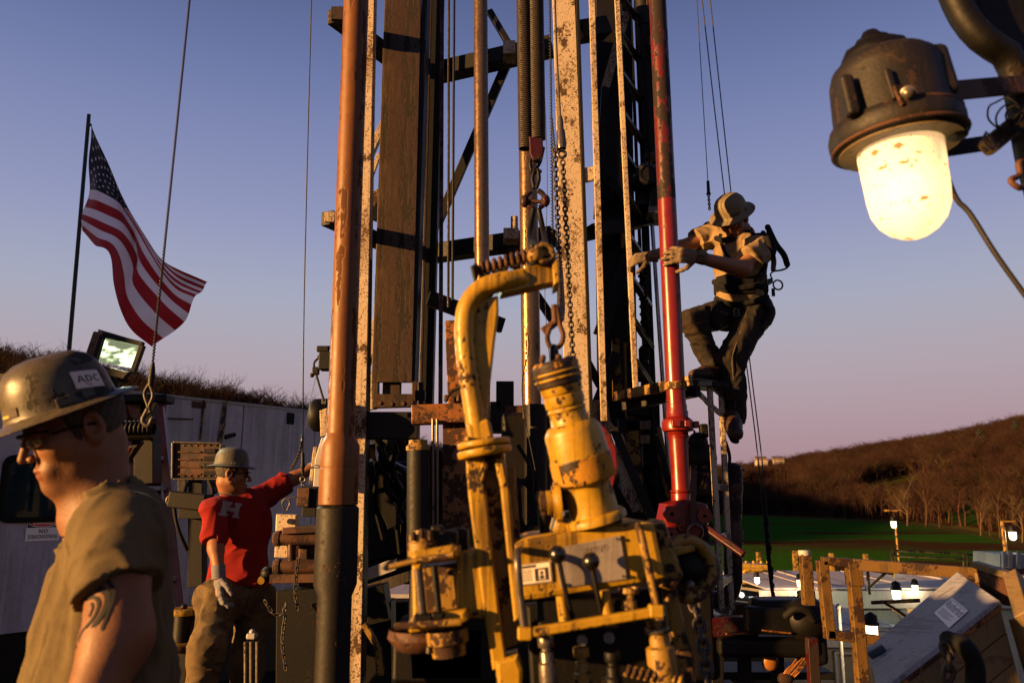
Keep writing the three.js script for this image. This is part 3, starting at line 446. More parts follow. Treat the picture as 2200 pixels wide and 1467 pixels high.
// hydraulic rods and centre pipes
const upright = (name, label, cat, x0, y0, x1, y1, Z, r, m, extra) => { const a = at(x0, y0, Z), b = at(x1, y1, Z), t = thing(name, label, cat, a); part(t, 'shaft', cyl(a, b, r, r, 28), m); extra?.(t, a, b); return t; };
upright('hydraulic_rod', 'shiny dark rod standing behind the tong arm, left of the coil springs', 'hydraulic rod', 1037, 900, 1032, -60, 3.9, .038, M.rod, (t, a, b) => part(t, 'collar', lathe(at(1036, 640, 3.9), at(1036, 560, 3.9), [[0, .04], [0, .05], [.06, .05], [.09, .037]]), M.grease));
upright('hydraulic_rod', 'thick dark rod half hidden behind the coil springs', 'hydraulic rod', 1143, 900, 1128, -60, 4.35, .053, M.rod);
upright('hydraulic_line', 'dark red pipe rising just right of the brown guide beam', 'pipe', 946, 880, 950, -60, 4.7, .013, M.redDark); upright('hydraulic_line', 'thin brown line beside the dark red pipe', 'pipe', 963, 660, 964, -60, 4.6, .008, M.brown); upright('hydraulic_line', 'thin black line, next after the brown one from the guide beam', 'pipe', 972, 645, 976, -60, 4.6, .008, M.black);
upright('chrome_rod', 'slim pale chrome rod standing between the mast ladder and the red standpipe', 'hydraulic rod', 1437, 1010, 1400, 460, 5.2, .014, plain([.4, .38, .42], .2, .9));
{ // dark hydraulic cylinder high right
  const a = at(1403, 346, 5.3), b = at(1378, -60, 5.3), t = thing('hydraulic_cylinder', 'dark hydraulic cylinder hanging high between the mast ladder and the red standpipe', 'hydraulic cylinder', a);
  part(t, 'barrel', cyl(a, b, .062), M.black); part(t, 'rail', bar(at(1412, 342, 5.24), at(1388, -60, 5.24), .02, .02), M.rust); part(t, 'end_cap', lathe(a.clone().add(V(0, -.02, 0)), b, [[0, .05], [0, .07], [.06, .07], [.06, .062]]), M.redDark); part(t, 'clamp', [cyl(at(1388, 60, 5.3), at(1387, 30, 5.3), .075), bar(at(1395, 60, 5.3), at(1425, 55, 4.4), .02, .03)], M.black);
  part(t, 'bracket', [bar(at(1393, 85, 5.25), at(1428, 110, 4.6), .04, .07), bar(at(1395, 105, 5.25), at(1425, 108, 4.6), .03, .05)], M.black);
}
{ // brown drill pipe with tool joint
  const Z = 3.3, a = at(712, 1467, Z), b = at(767, -60, Z), k = (y) => at(lerp(712, 767, (1467 - y) / 1527), y, Z), t = thing('drill_pipe', 'rust brown drill pipe with a thick tool joint standing before the white mast leg', 'pipe', a);
  part(t, 'tube', cyl(k(950), b, .057, .057, 40), M.pipe);
  const j0 = k(1085), j1 = k(930), L = j0.distanceTo(j1); part(t, 'tool_joint', lathe(j0, b, [[0, .066], [.001, .078], [.004, .08], [L * .5, .08], [L * .5, .078], [L * .515, .077], [L * .53, .08], [L * .82, .08], [L * .97, .058], [L, .057]], 40), M.pipe);
  part(t, 'lower_joint', lathe(a, b, [[0, .068], [k(1280).distanceTo(a), .068], [k(1255).distanceTo(a), .086], [k(1092).distanceTo(a), .085], [k(1085).distanceTo(a), .074], [k(1085).distanceTo(a), .06]], 40), worn(33, [.011, .008, .006], [.07, .03, .012], .34, { fx: 10, fy: 7, speck: .84, dirt: .4, rough: .6, size: .6, bump: .002, spec: .4 }));
}
{ // red standpipe
  const Z = 4.25, x = (y) => 1413 + (y / 1075) * 50 + (y > 900 ? 2 : 0), k = (y) => at(x(y), y, Z), t = thing('standpipe', 'bright red standpipe with a hammer union, gripped by the climbing worker', 'pipe', k(1075));
  part(t, 'tube', cyl(k(870), k(430), .052, .0515, 40), M.red); part(t, 'tube', cyl(k(430), k(-60), .0515, .0505, 40), M.redStain, 'blackened upper length of red pipe');
  const p = (y) => k(1075).distanceTo(k(y)); part(t, 'union', lathe(k(1075), k(800), [[0, .055], [p(1060), .055], [p(1058), .049], [p(1000), .048], [p(945), .05], [p(940), .054], [p(926), .056], [p(926), .08], [p(922), .083], [p(905), .083], [p(900), .07], [p(896), .058], [p(885), .06], [p(882), .054], [p(872), .055], [p(868), .052]], 40), M.red);
  part(t, 'lug', [box(k(913).add(V(-.03, 0, .085)), .045, .035, .03), box(k(913).add(V(.03, 0, .082)), .03, .035, .03), box(k(913).add(V(.09, 0, .02)), .03, .035, .04)], M.red);
  part(t, 'clamp', lathe(k(838), k(800), [[0, .052], [0, .06], [.042, .06], [.042, .052]]), M.yellowBad); part(t, 'seam_ring', [torus(k(1055).add(V(0, 0, 0)), .052, .006, UPY), torus(k(938), .053, .005, UPY)], M.red);
}
{ // valve block under the standpipe
  const t = thing('valve_block', 'red valve block with big hexagon bolts at the foot of the standpipe', 'valve', at(1470, 1170, 4.2)), Z = 4.12;
  part(t, 'body', [plate([[1432, 1082], [1470, 1072], [1520, 1082], [1532, 1110], [1512, 1150], [1478, 1165], [1440, 1160], [1424, 1120]], Z, .22, .02), cyl(at(1478, 1120, Z), at(1478, 1120, Z + .2), .1)], M.red);
  for (const [x, y, r] of [[1442, 1104, .046], [1512, 1108, .042], [1440, 1147, .04], [1464, 1132, .024]]) { const c = at(x, y, Z - .012); const bo = part(t, 'bolt', [cyl(c, c.clone().add(V(0, 0, .03)), r, r, 6)], M.red); part(bo, 'nut', [lathe(c.clone().add(V(0, 0, .0)), c.clone().add(V(0, 0, .05)), [[0, r * .5], [.02, r * .6], [.026, r * .55], [.03, r * .2], [.03, 0]], 12)], M.red); }
  part(t, 'stem', bar(at(1488, 1130, Z - .03), at(1490, 1000, Z - .02), .03, .03), M.redDark); part(t, 'lever', [bar(at(1512, 1130, Z - .08), at(1600, 1192, Z - .25), .035, .03, .01)], M.redDark); part(t, 'coupling', lathe(at(1494, 1140, Z - .05), at(1498, 1148, Z - .2), [[0, .03], [.02, .042], [.05, .042], [.055, .035], [.08, .035]]), M.steel);
}
{ // foot bracket across the standpipe
  const t = thing('step_bracket', 'rusty yellow bracket bar clamped across the red standpipe, carrying the worker\'s boot', 'bracket', at(1420, 845, 4.5));
  part(t, 'arm', [bar(at(1326, 852, 4.7), at(1420, 832, 4.33), .055, .05), bar(at(1420, 832, 4.33), at(1485, 818, 4.22), .055, .05)], M.yellowBad); part(t, 'underside', bar(at(1340, 866, 4.72), at(1500, 835, 4.36), .09, .05), M.black);
  part(t, 'tread', [bar(at(1478, 826, 4.46), at(1556, 832, 4.46), .2, .03, .004, V(0, 1, 0))], M.black);
}
{ // ladder fixed to the mast
  const t = thing('mast_ladder', 'narrow white ladder running up the right side of the mast', 'ladder', at(1368, 840, 5));
  const A = (y) => at(lerp(1326, 1366, clamp((y + 0) / 835, -.1, 1)), y, 4.9), B = (y) => at(lerp(1368, 1404, clamp(y / 840, -.1, 1)), y, 5.35);
  part(t, 'rail', bar(A(835), A(-60), .034, .03, .004), M.white); part(t, 'rail', bar(B(860), B(-60), .04, .03, .004), M.black);
  for (let y = -20; y < 820; y += 88) part(t, 'rung', bar(A(y), B(y + 62), .03, .045), M.steel);
  part(t, 'outer_rail', bar(at(1388, 860, 5.45), at(1352, -60, 5.45), .022, .03), M.black);
}
{ // winch with cast lettering
  const c = at(1388, 384, 5.1), t = thing('tugger_winch', 'small dark winch with cast lettering beside the mast ladder', 'winch', c.clone().add(V(0, -.2, 0)));
  part(t, 'drum_cover', [lathe(c.clone().add(V(0, 0, -.1)), c.clone().add(V(0, 0, .3)), [[0, .085], [.18, .085], [.2, .078], [.2, .05], [.195, .048], [.195, 0]], 32)], M.black); part(t, 'housing', [box(c.clone().add(V(.075, -.12, -.08)), .12, .2, .2), box(c.clone().add(V(0, -.1, -.1)), .1, .16, .16)], M.black); part(t, 'base', box(c.clone().add(V(.07, -.24, -.08)), .14, .05, .26), M.steel);
  const { FontLoader } = await import('three/addons/loaders/FontLoader.js'), { TextGeometry } = await import('three/addons/geometries/TextGeometry.js');
  const font = await new FontLoader().loadAsync('fonts/droid/droid_sans_bold.typeface.json'), word = 'MASTER', gs = [];
  [...word].forEach((ch, i) => { const q = (2.5 - i) * .42 + Math.PI / 2 - .1, g = new TextGeometry(ch, { font, size: .027, depth: .004, bevelEnabled: false }); g.translate(-.01, 0, 0); g.rotateZ(q - Math.PI / 2); g.translate(c.x + Math.cos(q) * .052, c.y + Math.sin(q) * .052, c.z + .1); gs.push(flat(g)); });
  part(t, 'lettering', gs, M.steel); part(t, 'bolt', bolts([V(.09, -.06, .025), V(.09, -.18, .025), V(.11, -.12, .025)].map((v) => c.clone().add(v)), .01, .012), M.steel);
}
{ // frayed rope on the ladder
  const t = thing('frayed_rope', 'dark frayed rope end tied round the mast ladder', 'rope', at(1384, 720, 5)); const p = at(1384, 640, 5.15);
  part(t, 'rope', [helix(at(1386, 700, 5.15), at(1380, 585, 5.15), .022, .012, 7, 10, 6), tube([at(1380, 600, 5.15), at(1372, 560, 5.0), at(1360, 545, 4.95)], .012)], M.rubber);
  RS = 5; const fr = []; for (let i = 0; i < 40; i++) { const q = rnd(6.28), e = p.clone().add(V(Math.cos(q) * rnd(.05), -.2 - rnd(.08), Math.sin(q) * .04)); fr.push(tube([p.clone().add(V(Math.cos(q) * .015, -.14, Math.sin(q) * .015)), p.clone().lerp(e, .8).add(V(rnd(-.015, .015), 0, 0)), e], .0018, 4, 4)); } part(t, 'fringe', fr, M.rubber);
}
// ---------- springs, hooks and chains ----------
{
  const t = thing('coil_spring', 'pair of long dark coil springs hanging side by side above the hook', 'spring', at(1142, 330, 3.35));
  const Z = 3.4; part(t, 'coil', helix(at(1130, 320, Z), at(1124, -60, Z), .031, .0045, 96, 14, 6), M.chain); part(t, 'coil', helix(at(1155, 300, Z), at(1150, -60, Z), .034, .0048, 90, 14, 6), M.chain);
  part(t, 'core', [cyl(at(1130, 316, Z), at(1124, -60, Z), .024), cyl(at(1155, 298, Z), at(1150, -60, Z), .027)], M.rubber);
  part(t, 'end_plate', [plate([[1136, 292], [1166, 296], [1168, 330], [1160, 342], [1146, 345], [1138, 330]], Z - .04, .05, .006)], M.redDark); part(t, 'hook', [tube([at(1146, 330, Z - .02), at(1139, 352, Z - .02), at(1146, 372, Z - .02), at(1156, 368, Z - .02)], .008), tube([at(1168, 318, Z), at(1160, 350, Z), at(1154, 360, Z)], .007)], M.grease);
}
{
  const Z = 3.35, t = thing('lifting_link', 'rust red coupling link joining the spring hook to the tong hanger', 'shackle', at(1150, 470, Z)); const c = at(1150, 428, Z);
  part(t, 'link_half', [torus(c, .043, .012, V(.1, 0, 1), 20, 10, 2.4, -1.1)], M.redDark); part(t, 'link_half', [torus(c, .043, .012, V(-.1, 0, 1), 20, 10, 2.4, 2.0)], M.redDark); part(t, 'pin', [cyl(at(1128, 433, Z), at(1172, 433, Z), .009)], M.rust); part(t, 'knuckle', [ball(at(1127, 432, Z), .021, 1, 1.4, 1), ball(at(1172, 431, Z), .021, 1, 1.4, 1)], M.redDark);
  part(t, 'clevis', [tube([at(1148, 365, Z), at(1144, 385, Z), at(1147, 402, Z)], .009), tube([at(1156, 365, Z), at(1158, 385, Z), at(1153, 402, Z)], .009), cyl(at(1140, 368, Z), at(1164, 368, Z), .008)], M.grease);
  part(t, 'hanger_loop', [tube([at(1146, 450, Z), at(1140, 490, Z), at(1150, 525, 2.2), at(1163, 540, 1.32)], .012), tube([at(1158, 452, Z), at(1166, 490, Z), at(1168, 525, 2.0), at(1168, 545, 1.28)], .012)], M.grease);
}
{
  const t = thing('tong_chain', 'dark sling chain hanging down the wide white leg, the left of two', 'chain', at(1203, 560, 3.1)); chain(t, [at(1192, 318, 3.1), at(1200, 520, 3.1), at(1205, 640, 2.4), at(1198, 692, 1.4)], .0205, .026, .0042, M.chain);
  const u = thing('tong_chain', 'dark sling chain below a grey turnbuckle on the wide white leg', 'chain', at(1220, 560, 3.1)); chain(u, [at(1209, 345, 3.15), at(1219, 540, 3.15), at(1229, 740, 3.15), at(1233, 800, 3.15)], .0205, .026, .0042, M.chain);
  const s = thing('turnbuckle', 'grey green socket joining a wire rope to the second chain', 'turnbuckle', at(1206, 340, 3.15)); part(s, 'socket', lathe(at(1204, 250, 3.15), at(1207, 325, 3.15), [[0, .008], [.02, .012], [.06, .013], [.065, .017], [.13, .022], [.15, .019]]), M.steel); part(s, 'eye', [torus(at(1207, 331, 3.15), .016, .007)], M.steel); part(s, 'rope', tube([at(1204, 252, 3.15), at(1196, 100, 3.15), at(1191, -60, 3.15)], .004), M.rope);
  solo('wire_rope', 'dark wire rope running down the left edge of the wide white leg', 'rope', [helix(at(1188, 560, 3.3), at(1180, -60, 3.3), .004, .0032, 90, 8, 5), helix(at(1192, 330, 3.12), at(1184, 250, 3.2), .004, .004, 10, 8, 5)], M.rope);
  solo('thin_wire', 'hair thin wire hanging in the gap left of the wide white leg', 'wire', tube([at(1186, 830, 4), at(1171, 640, 4), at(1176, 380, 4), at(1168, 150, 4)], .0016, 30, 4), M.rope);
  const h = thing('safety_hook', 'rusty safety hook holding the motor column from the left chain', 'hook', at(1190, 775, 2.3)), Z = 2.35; part(h, 'latch', plate([[1162, 704], [1190, 685], [1198, 698], [1172, 718]], Z, .02, .003), M.rust); part(h, 'hook', tube([at(1196, 690, Z), at(1184, 700, Z), at(1176, 728, Z), at(1186, 748, Z), at(1204, 742, Z), at(1210, 720, Z), at(1204, 700, Z), at(1196, 660, Z)], .008, 30), M.rust); part(h, 'shank', cyl(at(1193, 690, Z), at(1190, 655, Z), .009), M.rust); part(h, 'eye', torus(at(1191, 765, Z - .02), .028, .009, V(1, 0, .25)), M.grease); h.scale.setScalar(.575); h.position.copy(at(1190, 775, 2.3 * .575));
}
// ---------- orange column and machinery behind the tong ----------
{
  const Z = 3.9, t = thing('winch_column', 'rusty orange box column with a wide collar behind the tong arm', 'column', at(985, 1180, Z)); part(t, 'column', [bar(at(982, 1200, Z + .1), at(982, 905, Z + .1), .135, .13), bar(at(985, 880, Z + .1), at(978, 692, Z + .1), .1, .1)], M.orange);
  part(t, 'collar', [bar(at(886, 892, Z + .02), at(1012, 888, Z + .02), .1, .095, .005, V(0, 1, 0)), bar(at(884, 905, Z - .03), at(1012, 905, Z - .03), .008, .012, .002)], M.orange); part(t, 'bolt', bolts([[985, 855], [1000, 855], [958, 855]].map(([x, y]) => at(x, y, Z + .02)), .012, .03, UPY), M.rust); part(t, 'hose', tube([at(958, 862, Z), at(970, 842, Z), at(990, 834, Z), at(1003, 830, Z)], .006), M.rubber);
}
{
  const Z = 3.85, t = thing('hydraulic_cylinder', 'dark upright cylinder with a pale ring, left of the orange column', 'hydraulic cylinder', at(900, 1160, Z)); part(t, 'barrel', cyl(at(898, 1200, Z), at(898, 965, Z), .054), M.black); part(t, 'ring', lathe(at(898, 968, Z), at(898, 940, Z), [[0, .054], [0, .058], [.02, .058], [.03, .045], [.05, .045], [.05, 0]]), M.yellowBad); part(t, 'line', [cyl(at(930, 1150, Z), at(930, 900, Z), .008), cyl(at(940, 1150, Z), at(939, 900, Z), .007)], M.steel);
}
{ // dark power pack behind
  const t = thing('power_unit', 'dark greasy power unit with hoses between the mast leg and the orange column', 'engine', at(840, 1300, 5)); const Z = 5;
  part(t, 'housing', [plate([[782, 1020], [820, 980], [880, 1010], [900, 1190], [785, 1215]], Z, .4, .03), box(at(845, 1120, 5.3), .3, .4, .4, .03)], M.grease); part(t, 'fuel_box', box(at(835, 1120, 6.2), .5, .9, .3, .03), M.grease); part(t, 'skid', box(V(-.85, .2, -5.8), .7, .4, 1.3, .02), M.grease); for (const g of [bar(at(795, 1000, 4.7), at(850, 1130, 4.7), .09, .05), bar(at(790, 1300, 4.8), at(835, 1290, 4.8), .2, .2), bar(at(800, 1467, 4.9), at(800, 1290, 4.9), .25, .2)]) part(t, 'frame', g, M.grease);
  RS = 12; const hs = []; for (let i = 0; i < 9; i++) { const x = rnd(785, 880), y = rnd(940, 1010); hs.push(tube([at(x, y, 4.7), at(x + rnd(-10, 40), y + rnd(20, 60), 4.6), at(x + rnd(0, 60), y + rnd(60, 120), 4.7), at(x + rnd(0, 60), y + 190, 4.8)], rnd(.01, .022), 16, 7)); } for (const h of hs) part(t, 'hose', h, M.rubber);
  part(t, 'tag', plate([[792, 955], [806, 953], [806, 985], [793, 986]], 4.6, .01, .002), M.yellowBad); part(t, 'gauge', [torus(at(884, 955, 4.6), .035, .008, V(0, 0, 1))], M.rust);
  const b = thing('walkway_beam', 'grey painted beam slanting down behind the mast leg', 'steel beam', at(830, 1250, 5.6)); part(b, 'flange', plate([[770, 1228], [850, 1198], [850, 1225], [770, 1254]], 5.6, .05), M.whiteClean); part(b, 'web', plate([[770, 1262], [876, 1228], [878, 1250], [770, 1290]], 5.5, .05), M.steel);
  const c = thing('brace_leg', 'orange lit steel leg slanting under the drill machinery', 'brace', at(810, 1400, 4.3)); part(c, 'leg', bar(at(782, 1340, 4.3), at(815, 1395, 4.3), .03, .04), M.yellowBad); part(c, 'foot', bar(at(812, 1390, 4.3), at(818, 1450, 4.3), .04, .04), M.yellowBad); part(c, 'tank', [cyl(at(852, 1290, 5.3), at(852, 1400, 5.3), .12), bar(at(852, 1400, 5.3), at(852, 1467, 5.3), .2, .2)], M.grease);
}
{ // red guard behind the motor
  const t = thing('pulley_guard', 'red painted round guard plate behind the yellow motor column', 'guard', at(1290, 1080, 4.3)); part(t, 'plate', plate([[1262, 905], [1290, 908], [1312, 930], [1325, 965], [1328, 1000], [1320, 1040], [1300, 1080], [1262, 1090]], 3.4, .03, .006), M.red);
  part(t, 'stay', [bar(at(1300, 1030, 3.45), at(1345, 1110, 3.6), .07, .05), bar(at(1290, 1090, 3.4), at(1290, 1250, 3.4), .06, .05)], M.black);
  const f = thing('drawworks', 'dark machinery block behind the tong body', 'machine', at(1200, 1250, 4.4)); part(f, 'housing', [box(at(1130, 1060, 4.6), .28, .9, .3, .03), box(at(1340, 1290, 4.4), .9, .75, .3, .03), box(at(1060, 1330, 4.6), .9, .6, .4, .03), box(at(950, 1390, 4.6), .5, .3, .4, .03), box(at(1180, 900, 5), .25, .12, .2, .02)], M.grease); part(f, 'wheel', [torus(at(1128, 1085, 4.2), .12, .018, V(1, .1, .5))], M.black); part(f, 'shaft', [cyl(at(1150, 1130, 4.3), at(1150, 870, 4.3), .06)], M.black);
  RS = 31; const hs = []; for (let i = 0; i < 10; i++) { const x = rnd(1090, 1160), y = rnd(950, 1060); hs.push(tube([at(x, y, 4.2), at(x + rnd(-30, 30), y + 50, 4.1), at(x + rnd(-20, 40), y + 110, 4.1)], rnd(.006, .013), 12, 6)); } for (const h of hs.slice(0, 6)) part(f, 'hose', h, M.rubber);
  part(f, 'hanging_wire', tube([at(1128, 700, 4), at(1137, 740, 4), at(1122, 820, 4), at(1124, 870, 4), at(1150, 1010, 4)], .0022, 24, 5), M.rope);
}

{ // lines and hoses running beside the mast ladder
  const list = [[1352, 560, 1366, 1010, 5.6, .008, 'thin dark line nearest the big dark back leg'], [1380, 470, 1392, 1040, 5.65, .009, 'dark line behind the mast ladder rungs'], [1422, 560, 1446, 1000, 5.5, .007, 'thin dark line left of the chrome rod'], [1397, 870, 1432, 1090, 5.3, .014, 'thick dark hose slanting below the step bracket'], [1330, 900, 1352, 1120, 5.25, .012, 'dark hose by the yellow plate under the mast']];
  for (const [x0, y0, x1, y1, Z, r, label] of list) solo('service_line', label, 'hose', tube([at(x0, y0, Z), at((x0 + x1) / 2 + 3, (y0 + y1) / 2, Z - .03), at(x1, y1, Z)], r, 20, 7), M.rubber);
  const t = thing('clamp_block', 'stack of dark clamp blocks between the mast ladder and the back leg', 'clamp', at(1370, 960, 5.3)); for (const [x, y, w, h] of [[1378, 800, .1, .12], [1384, 760, .06, .1], [1372, 880, .16, .1], [1398, 980, .12, .14], [1360, 1060, .18, .12], [1420, 1070, .1, .2]]) part(t, 'block', box(at(x, y, 5.35), w, h, .12, .012), M.black);
  part(t, 'spine', bar(at(1384, 750, 5.45), at(1392, 1090, 5.45), .05, .05), M.black);
}
// ---------- the yellow power tong ----------
{
  const t = thing('power_tong', 'big chipped yellow hydraulic power tong with a curved arm, motor and control levers', 'power tong', at(1150, 1450, 2));
  const Z = 2, m = M.yellow, P = (x, y, z = Z) => at(x, y, z);
  // curved hanger arm
  const arm = part(t, 'hanger_arm', [tube([P(1120, 600, 2.02), P(1075, 606), P(1032, 622), P(1006, 655), P(998, 700), P(1002, 770), P(1014, 850), P(1028, 945)], .0265, 60, 18), bar(P(1070, 616, 2.02), P(1196, 588, 2.05), .058, .055, .006)], m);
  part(arm, 'web', plate([[1012, 660], [1040, 640], [1070, 634], [1071, 668], [1062, 740], [1052, 830], [1044, 905], [1030, 920], [1016, 800]], Z - .002, .03, .006), m);
  part(arm, 'end_plate', plate([[1186, 560], [1199, 556], [1203, 606], [1190, 612]], Z + .0, .1, .004), m); part(arm, 'stub', [bar(P(1026, 905), P(1036, 950), .062, .05, .01)], m);
  // spring on the arm with its brackets
  const sp = part(t, 'tension_spring', [helix(P(1020, 583, 2.04), P(1142, 548, 2.04), .016, .0062, 9.5, 14, 7), cyl(P(1015, 585, 2.04), P(1150, 546, 2.04), .009)], M.rust);
  part(t, 'spring_bracket', [plate([[1010, 572], [1020, 566], [1026, 600], [1018, 604]], 2.01, .05, .004), plate([[1138, 520], [1160, 530], [1180, 525], [1196, 545], [1196, 572], [1160, 575], [1140, 568]], 2.03, .06, .008)], M.grease); part(t, 'spring_eye', [torus(P(1170, 545, 2.0), .022, .01, V(.3, 0, 1)), ball(P(1150, 550, 2.0), .022)], M.yellowBad);
  // flange and spine beam
  const ax = P(1037, 905), bx = P(1046, 1000), ad = bx.clone().sub(ax).normalize(); const fc = P(1040, 962);
  part(t, 'flange', [lathe(fc.clone().addScaledVector(ad, -.018), bx, [[0, 0], [0, .064], [.004, .067], [.012, .067], [.015, .064]], 36), lathe(fc.clone().addScaledVector(ad, .002), bx, [[0, 0], [0, .066], [.004, .069], [.014, .069], [.018, .064], [.018, 0]], 36)], m); for (let i = 0; i < 6; i++) { const q = i / 6 * 6.283 + .3; part(t, 'flange_bolt', bolts([fc.clone().addScaledVector(ad, -.02).add(V(Math.cos(q) * .05, 0, Math.sin(q) * .05))], .008, .01, UPY), M.yellowBad); }
  part(t, 'spine_flange', plate([[1000, 978], [1036, 970], [1040, 1010], [1054, 1150], [1075, 1330], [1092, 1440], [1058, 1440], [1040, 1320], [1018, 1160], [1004, 1050]], Z, .05, .006), m); part(t, 'spine_flange', plate([[1060, 968], [1082, 966], [1096, 1060], [1106, 1180], [1120, 1330], [1104, 1336], [1090, 1200], [1076, 1060], [1064, 1000]], Z, .05, .006), m);
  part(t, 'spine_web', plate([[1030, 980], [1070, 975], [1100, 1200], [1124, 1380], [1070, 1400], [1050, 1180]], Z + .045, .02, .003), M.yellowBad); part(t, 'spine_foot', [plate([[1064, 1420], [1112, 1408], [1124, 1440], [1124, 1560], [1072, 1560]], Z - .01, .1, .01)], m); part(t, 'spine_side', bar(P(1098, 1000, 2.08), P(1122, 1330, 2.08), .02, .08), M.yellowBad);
  part(t, 'gusset', [plate([[1040, 985], [1048, 1000], [1034, 1040], [1022, 1032]], Z - .006, .02, .003), plate([[1062, 985], [1076, 975], [1088, 1035], [1080, 1045]], Z - .006, .02, .003)], m);
  // backup head at the left
  part(t, 'head_body', [plate([[980, 1188], [1020, 1180], [1034, 1180], [1055, 1320], [1040, 1330], [980, 1330]], Z + .005, .14, .012)], m); part(t, 'head_cap', [plate([[880, 1190], [890, 1184], [970, 1172], [984, 1176], [986, 1192], [976, 1206], [884, 1214]], Z - .04, .2, .012)], m);
  part(t, 'head_base', [plate([[870, 1345], [905, 1322], [1000, 1310], [1006, 1332], [985, 1346], [880, 1362]], Z - .04, .2, .01)], m); part(t, 'head_back', [plate([[884, 1212], [905, 1210], [910, 1325], [886, 1335]], Z + .02, .1, .008)], m);
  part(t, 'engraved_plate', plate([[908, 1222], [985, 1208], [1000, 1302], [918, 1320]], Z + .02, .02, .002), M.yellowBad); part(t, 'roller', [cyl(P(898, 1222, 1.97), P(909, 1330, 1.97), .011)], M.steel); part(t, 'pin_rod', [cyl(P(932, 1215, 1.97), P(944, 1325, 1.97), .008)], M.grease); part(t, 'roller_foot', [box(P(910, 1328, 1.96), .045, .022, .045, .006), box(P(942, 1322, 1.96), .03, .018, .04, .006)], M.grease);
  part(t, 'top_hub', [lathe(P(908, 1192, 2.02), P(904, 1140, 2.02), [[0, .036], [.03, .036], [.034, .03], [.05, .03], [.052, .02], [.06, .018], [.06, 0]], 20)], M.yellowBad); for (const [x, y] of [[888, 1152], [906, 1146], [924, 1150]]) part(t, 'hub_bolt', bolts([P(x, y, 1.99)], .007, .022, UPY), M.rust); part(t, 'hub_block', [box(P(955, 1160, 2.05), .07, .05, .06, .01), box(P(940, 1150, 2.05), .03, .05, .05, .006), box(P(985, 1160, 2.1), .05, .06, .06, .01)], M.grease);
  part(t, 'handle_rod', [cyl(P(836, 1218, 1.95), P(884, 1206, 1.95), .0075), cyl(P(884, 1206, 1.95), P(975, 1192, 1.94), .0075)], M.yellowBad); part(t, 'handle_rod', [cyl(P(848, 1346, 1.93), P(990, 1336, 1.93), .0085)], M.yellowBad); part(t, 'bottom_hub', [lathe(P(960, 1352, 2), P(964, 1395, 2), [[0, .05], [.03, .05], [.035, .042], [.06, .04], [.06, 0]], 22)], M.yellowBad); part(t, 'bottom_drum', lathe(P(905, 1350, 2.1), P(905, 1400, 2.1), [[0, .08], [.02, .085], [.05, .06], [.055, 0]], 22), M.rust); for (const x of [922, 948, 972]) part(t, 'bottom_bolt', bolts([P(x, 1396, 1.98)], .008, .014, UPY), M.steel);
  part(t, 'bridge', [plate([[984, 1215], [1030, 1205], [1045, 1300], [995, 1310]], Z + .03, .1, .006)], m);
  // gearbox with control panel
  part(t, 'gearbox', [plate([[1098, 1165], [1140, 1152], [1380, 1118], [1408, 1124], [1432, 1242], [1400, 1250], [1150, 1290], [1118, 1292]], Z, .3, .014)], m); part(t, 'gearbox_top', [plate([[1188, 1140], [1195, 1116], [1300, 1104], [1338, 1112], [1342, 1126], [1196, 1150]], Z + .04, .2, .01), plate([[1205, 1120], [1212, 1100], [1296, 1088], [1318, 1092], [1326, 1110], [1210, 1128]], Z + .07, .15, .01)], m);
  part(t, 'caution_plate', plate([[1188, 1180], [1334, 1150], [1348, 1244], [1206, 1264]], Z - .006, .006, .0015), M.greyPlate); part(t, 'caution_bolt', bolts([[1196, 1186], [1327, 1158], [1340, 1238], [1212, 1256]].map(([x, y]) => P(x, y, Z - .012)), .004, .004, V(0, 0, 1)), M.steel);
  { const c = document.createElement('canvas'); c.width = 256; c.height = 64; const g = c.getContext('2d'); g.fillStyle = '#5a4a42'; g.font = 'bold 56px sans-serif'; g.textAlign = 'center'; g.fillText('CAUTION', 128, 52); g.globalCompositeOperation = 'destination-out'; let q = 7; for (let i = 0; i < 500; i++) { q = (q * 16807) % 2147483647; const x = q % 256; q = (q * 16807) % 2147483647; g.fillRect(x, q % 64, 3 + (q % 5), 2 + (q % 4)); } g.fillRect(210, 0, 46, 64); g.fillRect(0, 0, 22, 64);
    const tx = new THREE.CanvasTexture(c); tx.colorSpace = THREE.SRGBColorSpace; const quad = new THREE.BufferGeometry(), p = [[1238, 1176], [1318, 1160], [1321, 1184], [1241, 1200]].map(([x, y]) => P(x, y, Z - .0085)); quad.setAttribute('position', new THREE.Float32BufferAttribute([p[3], p[2], p[1], p[3], p[1], p[0]].flatMap((v) => [v.x, v.y, v.z]), 3)); quad.setAttribute('uv', new THREE.Float32BufferAttribute([0, 0, 1, 0, 1, 1, 0, 0, 1, 1, 0, 1], 2)); quad.computeVertexNormals(); quad.userData.keepUV = true; part(t, 'stencil', quad, new THREE.MeshStandardMaterial({ map: tx, alphaTest: .5, transparent: false, roughness: .7 })); }
  { const c = document.createElement('canvas'); c.width = 256; c.height = 160; const g = c.getContext('2d'); g.fillStyle = '#cbbfae'; g.fillRect(0, 0, 256, 160); g.strokeStyle = '#2a241e'; g.lineWidth = 6; g.strokeRect(5, 5, 246, 150); g.fillStyle = '#221d18'; for (let i = 0; i < 9; i++) g.fillRect(16, 44 + i * 11, 110, 5); g.fillRect(16, 14, 140, 20); g.fillRect(140, 44, 100, 100); g.fillStyle = '#cbbfae'; g.fillRect(168, 58, 44, 76); g.fillStyle = '#221d18'; g.beginPath(); g.arc(190, 82, 14, 0, 7); g.fill(); g.fillRect(174, 100, 32, 30);
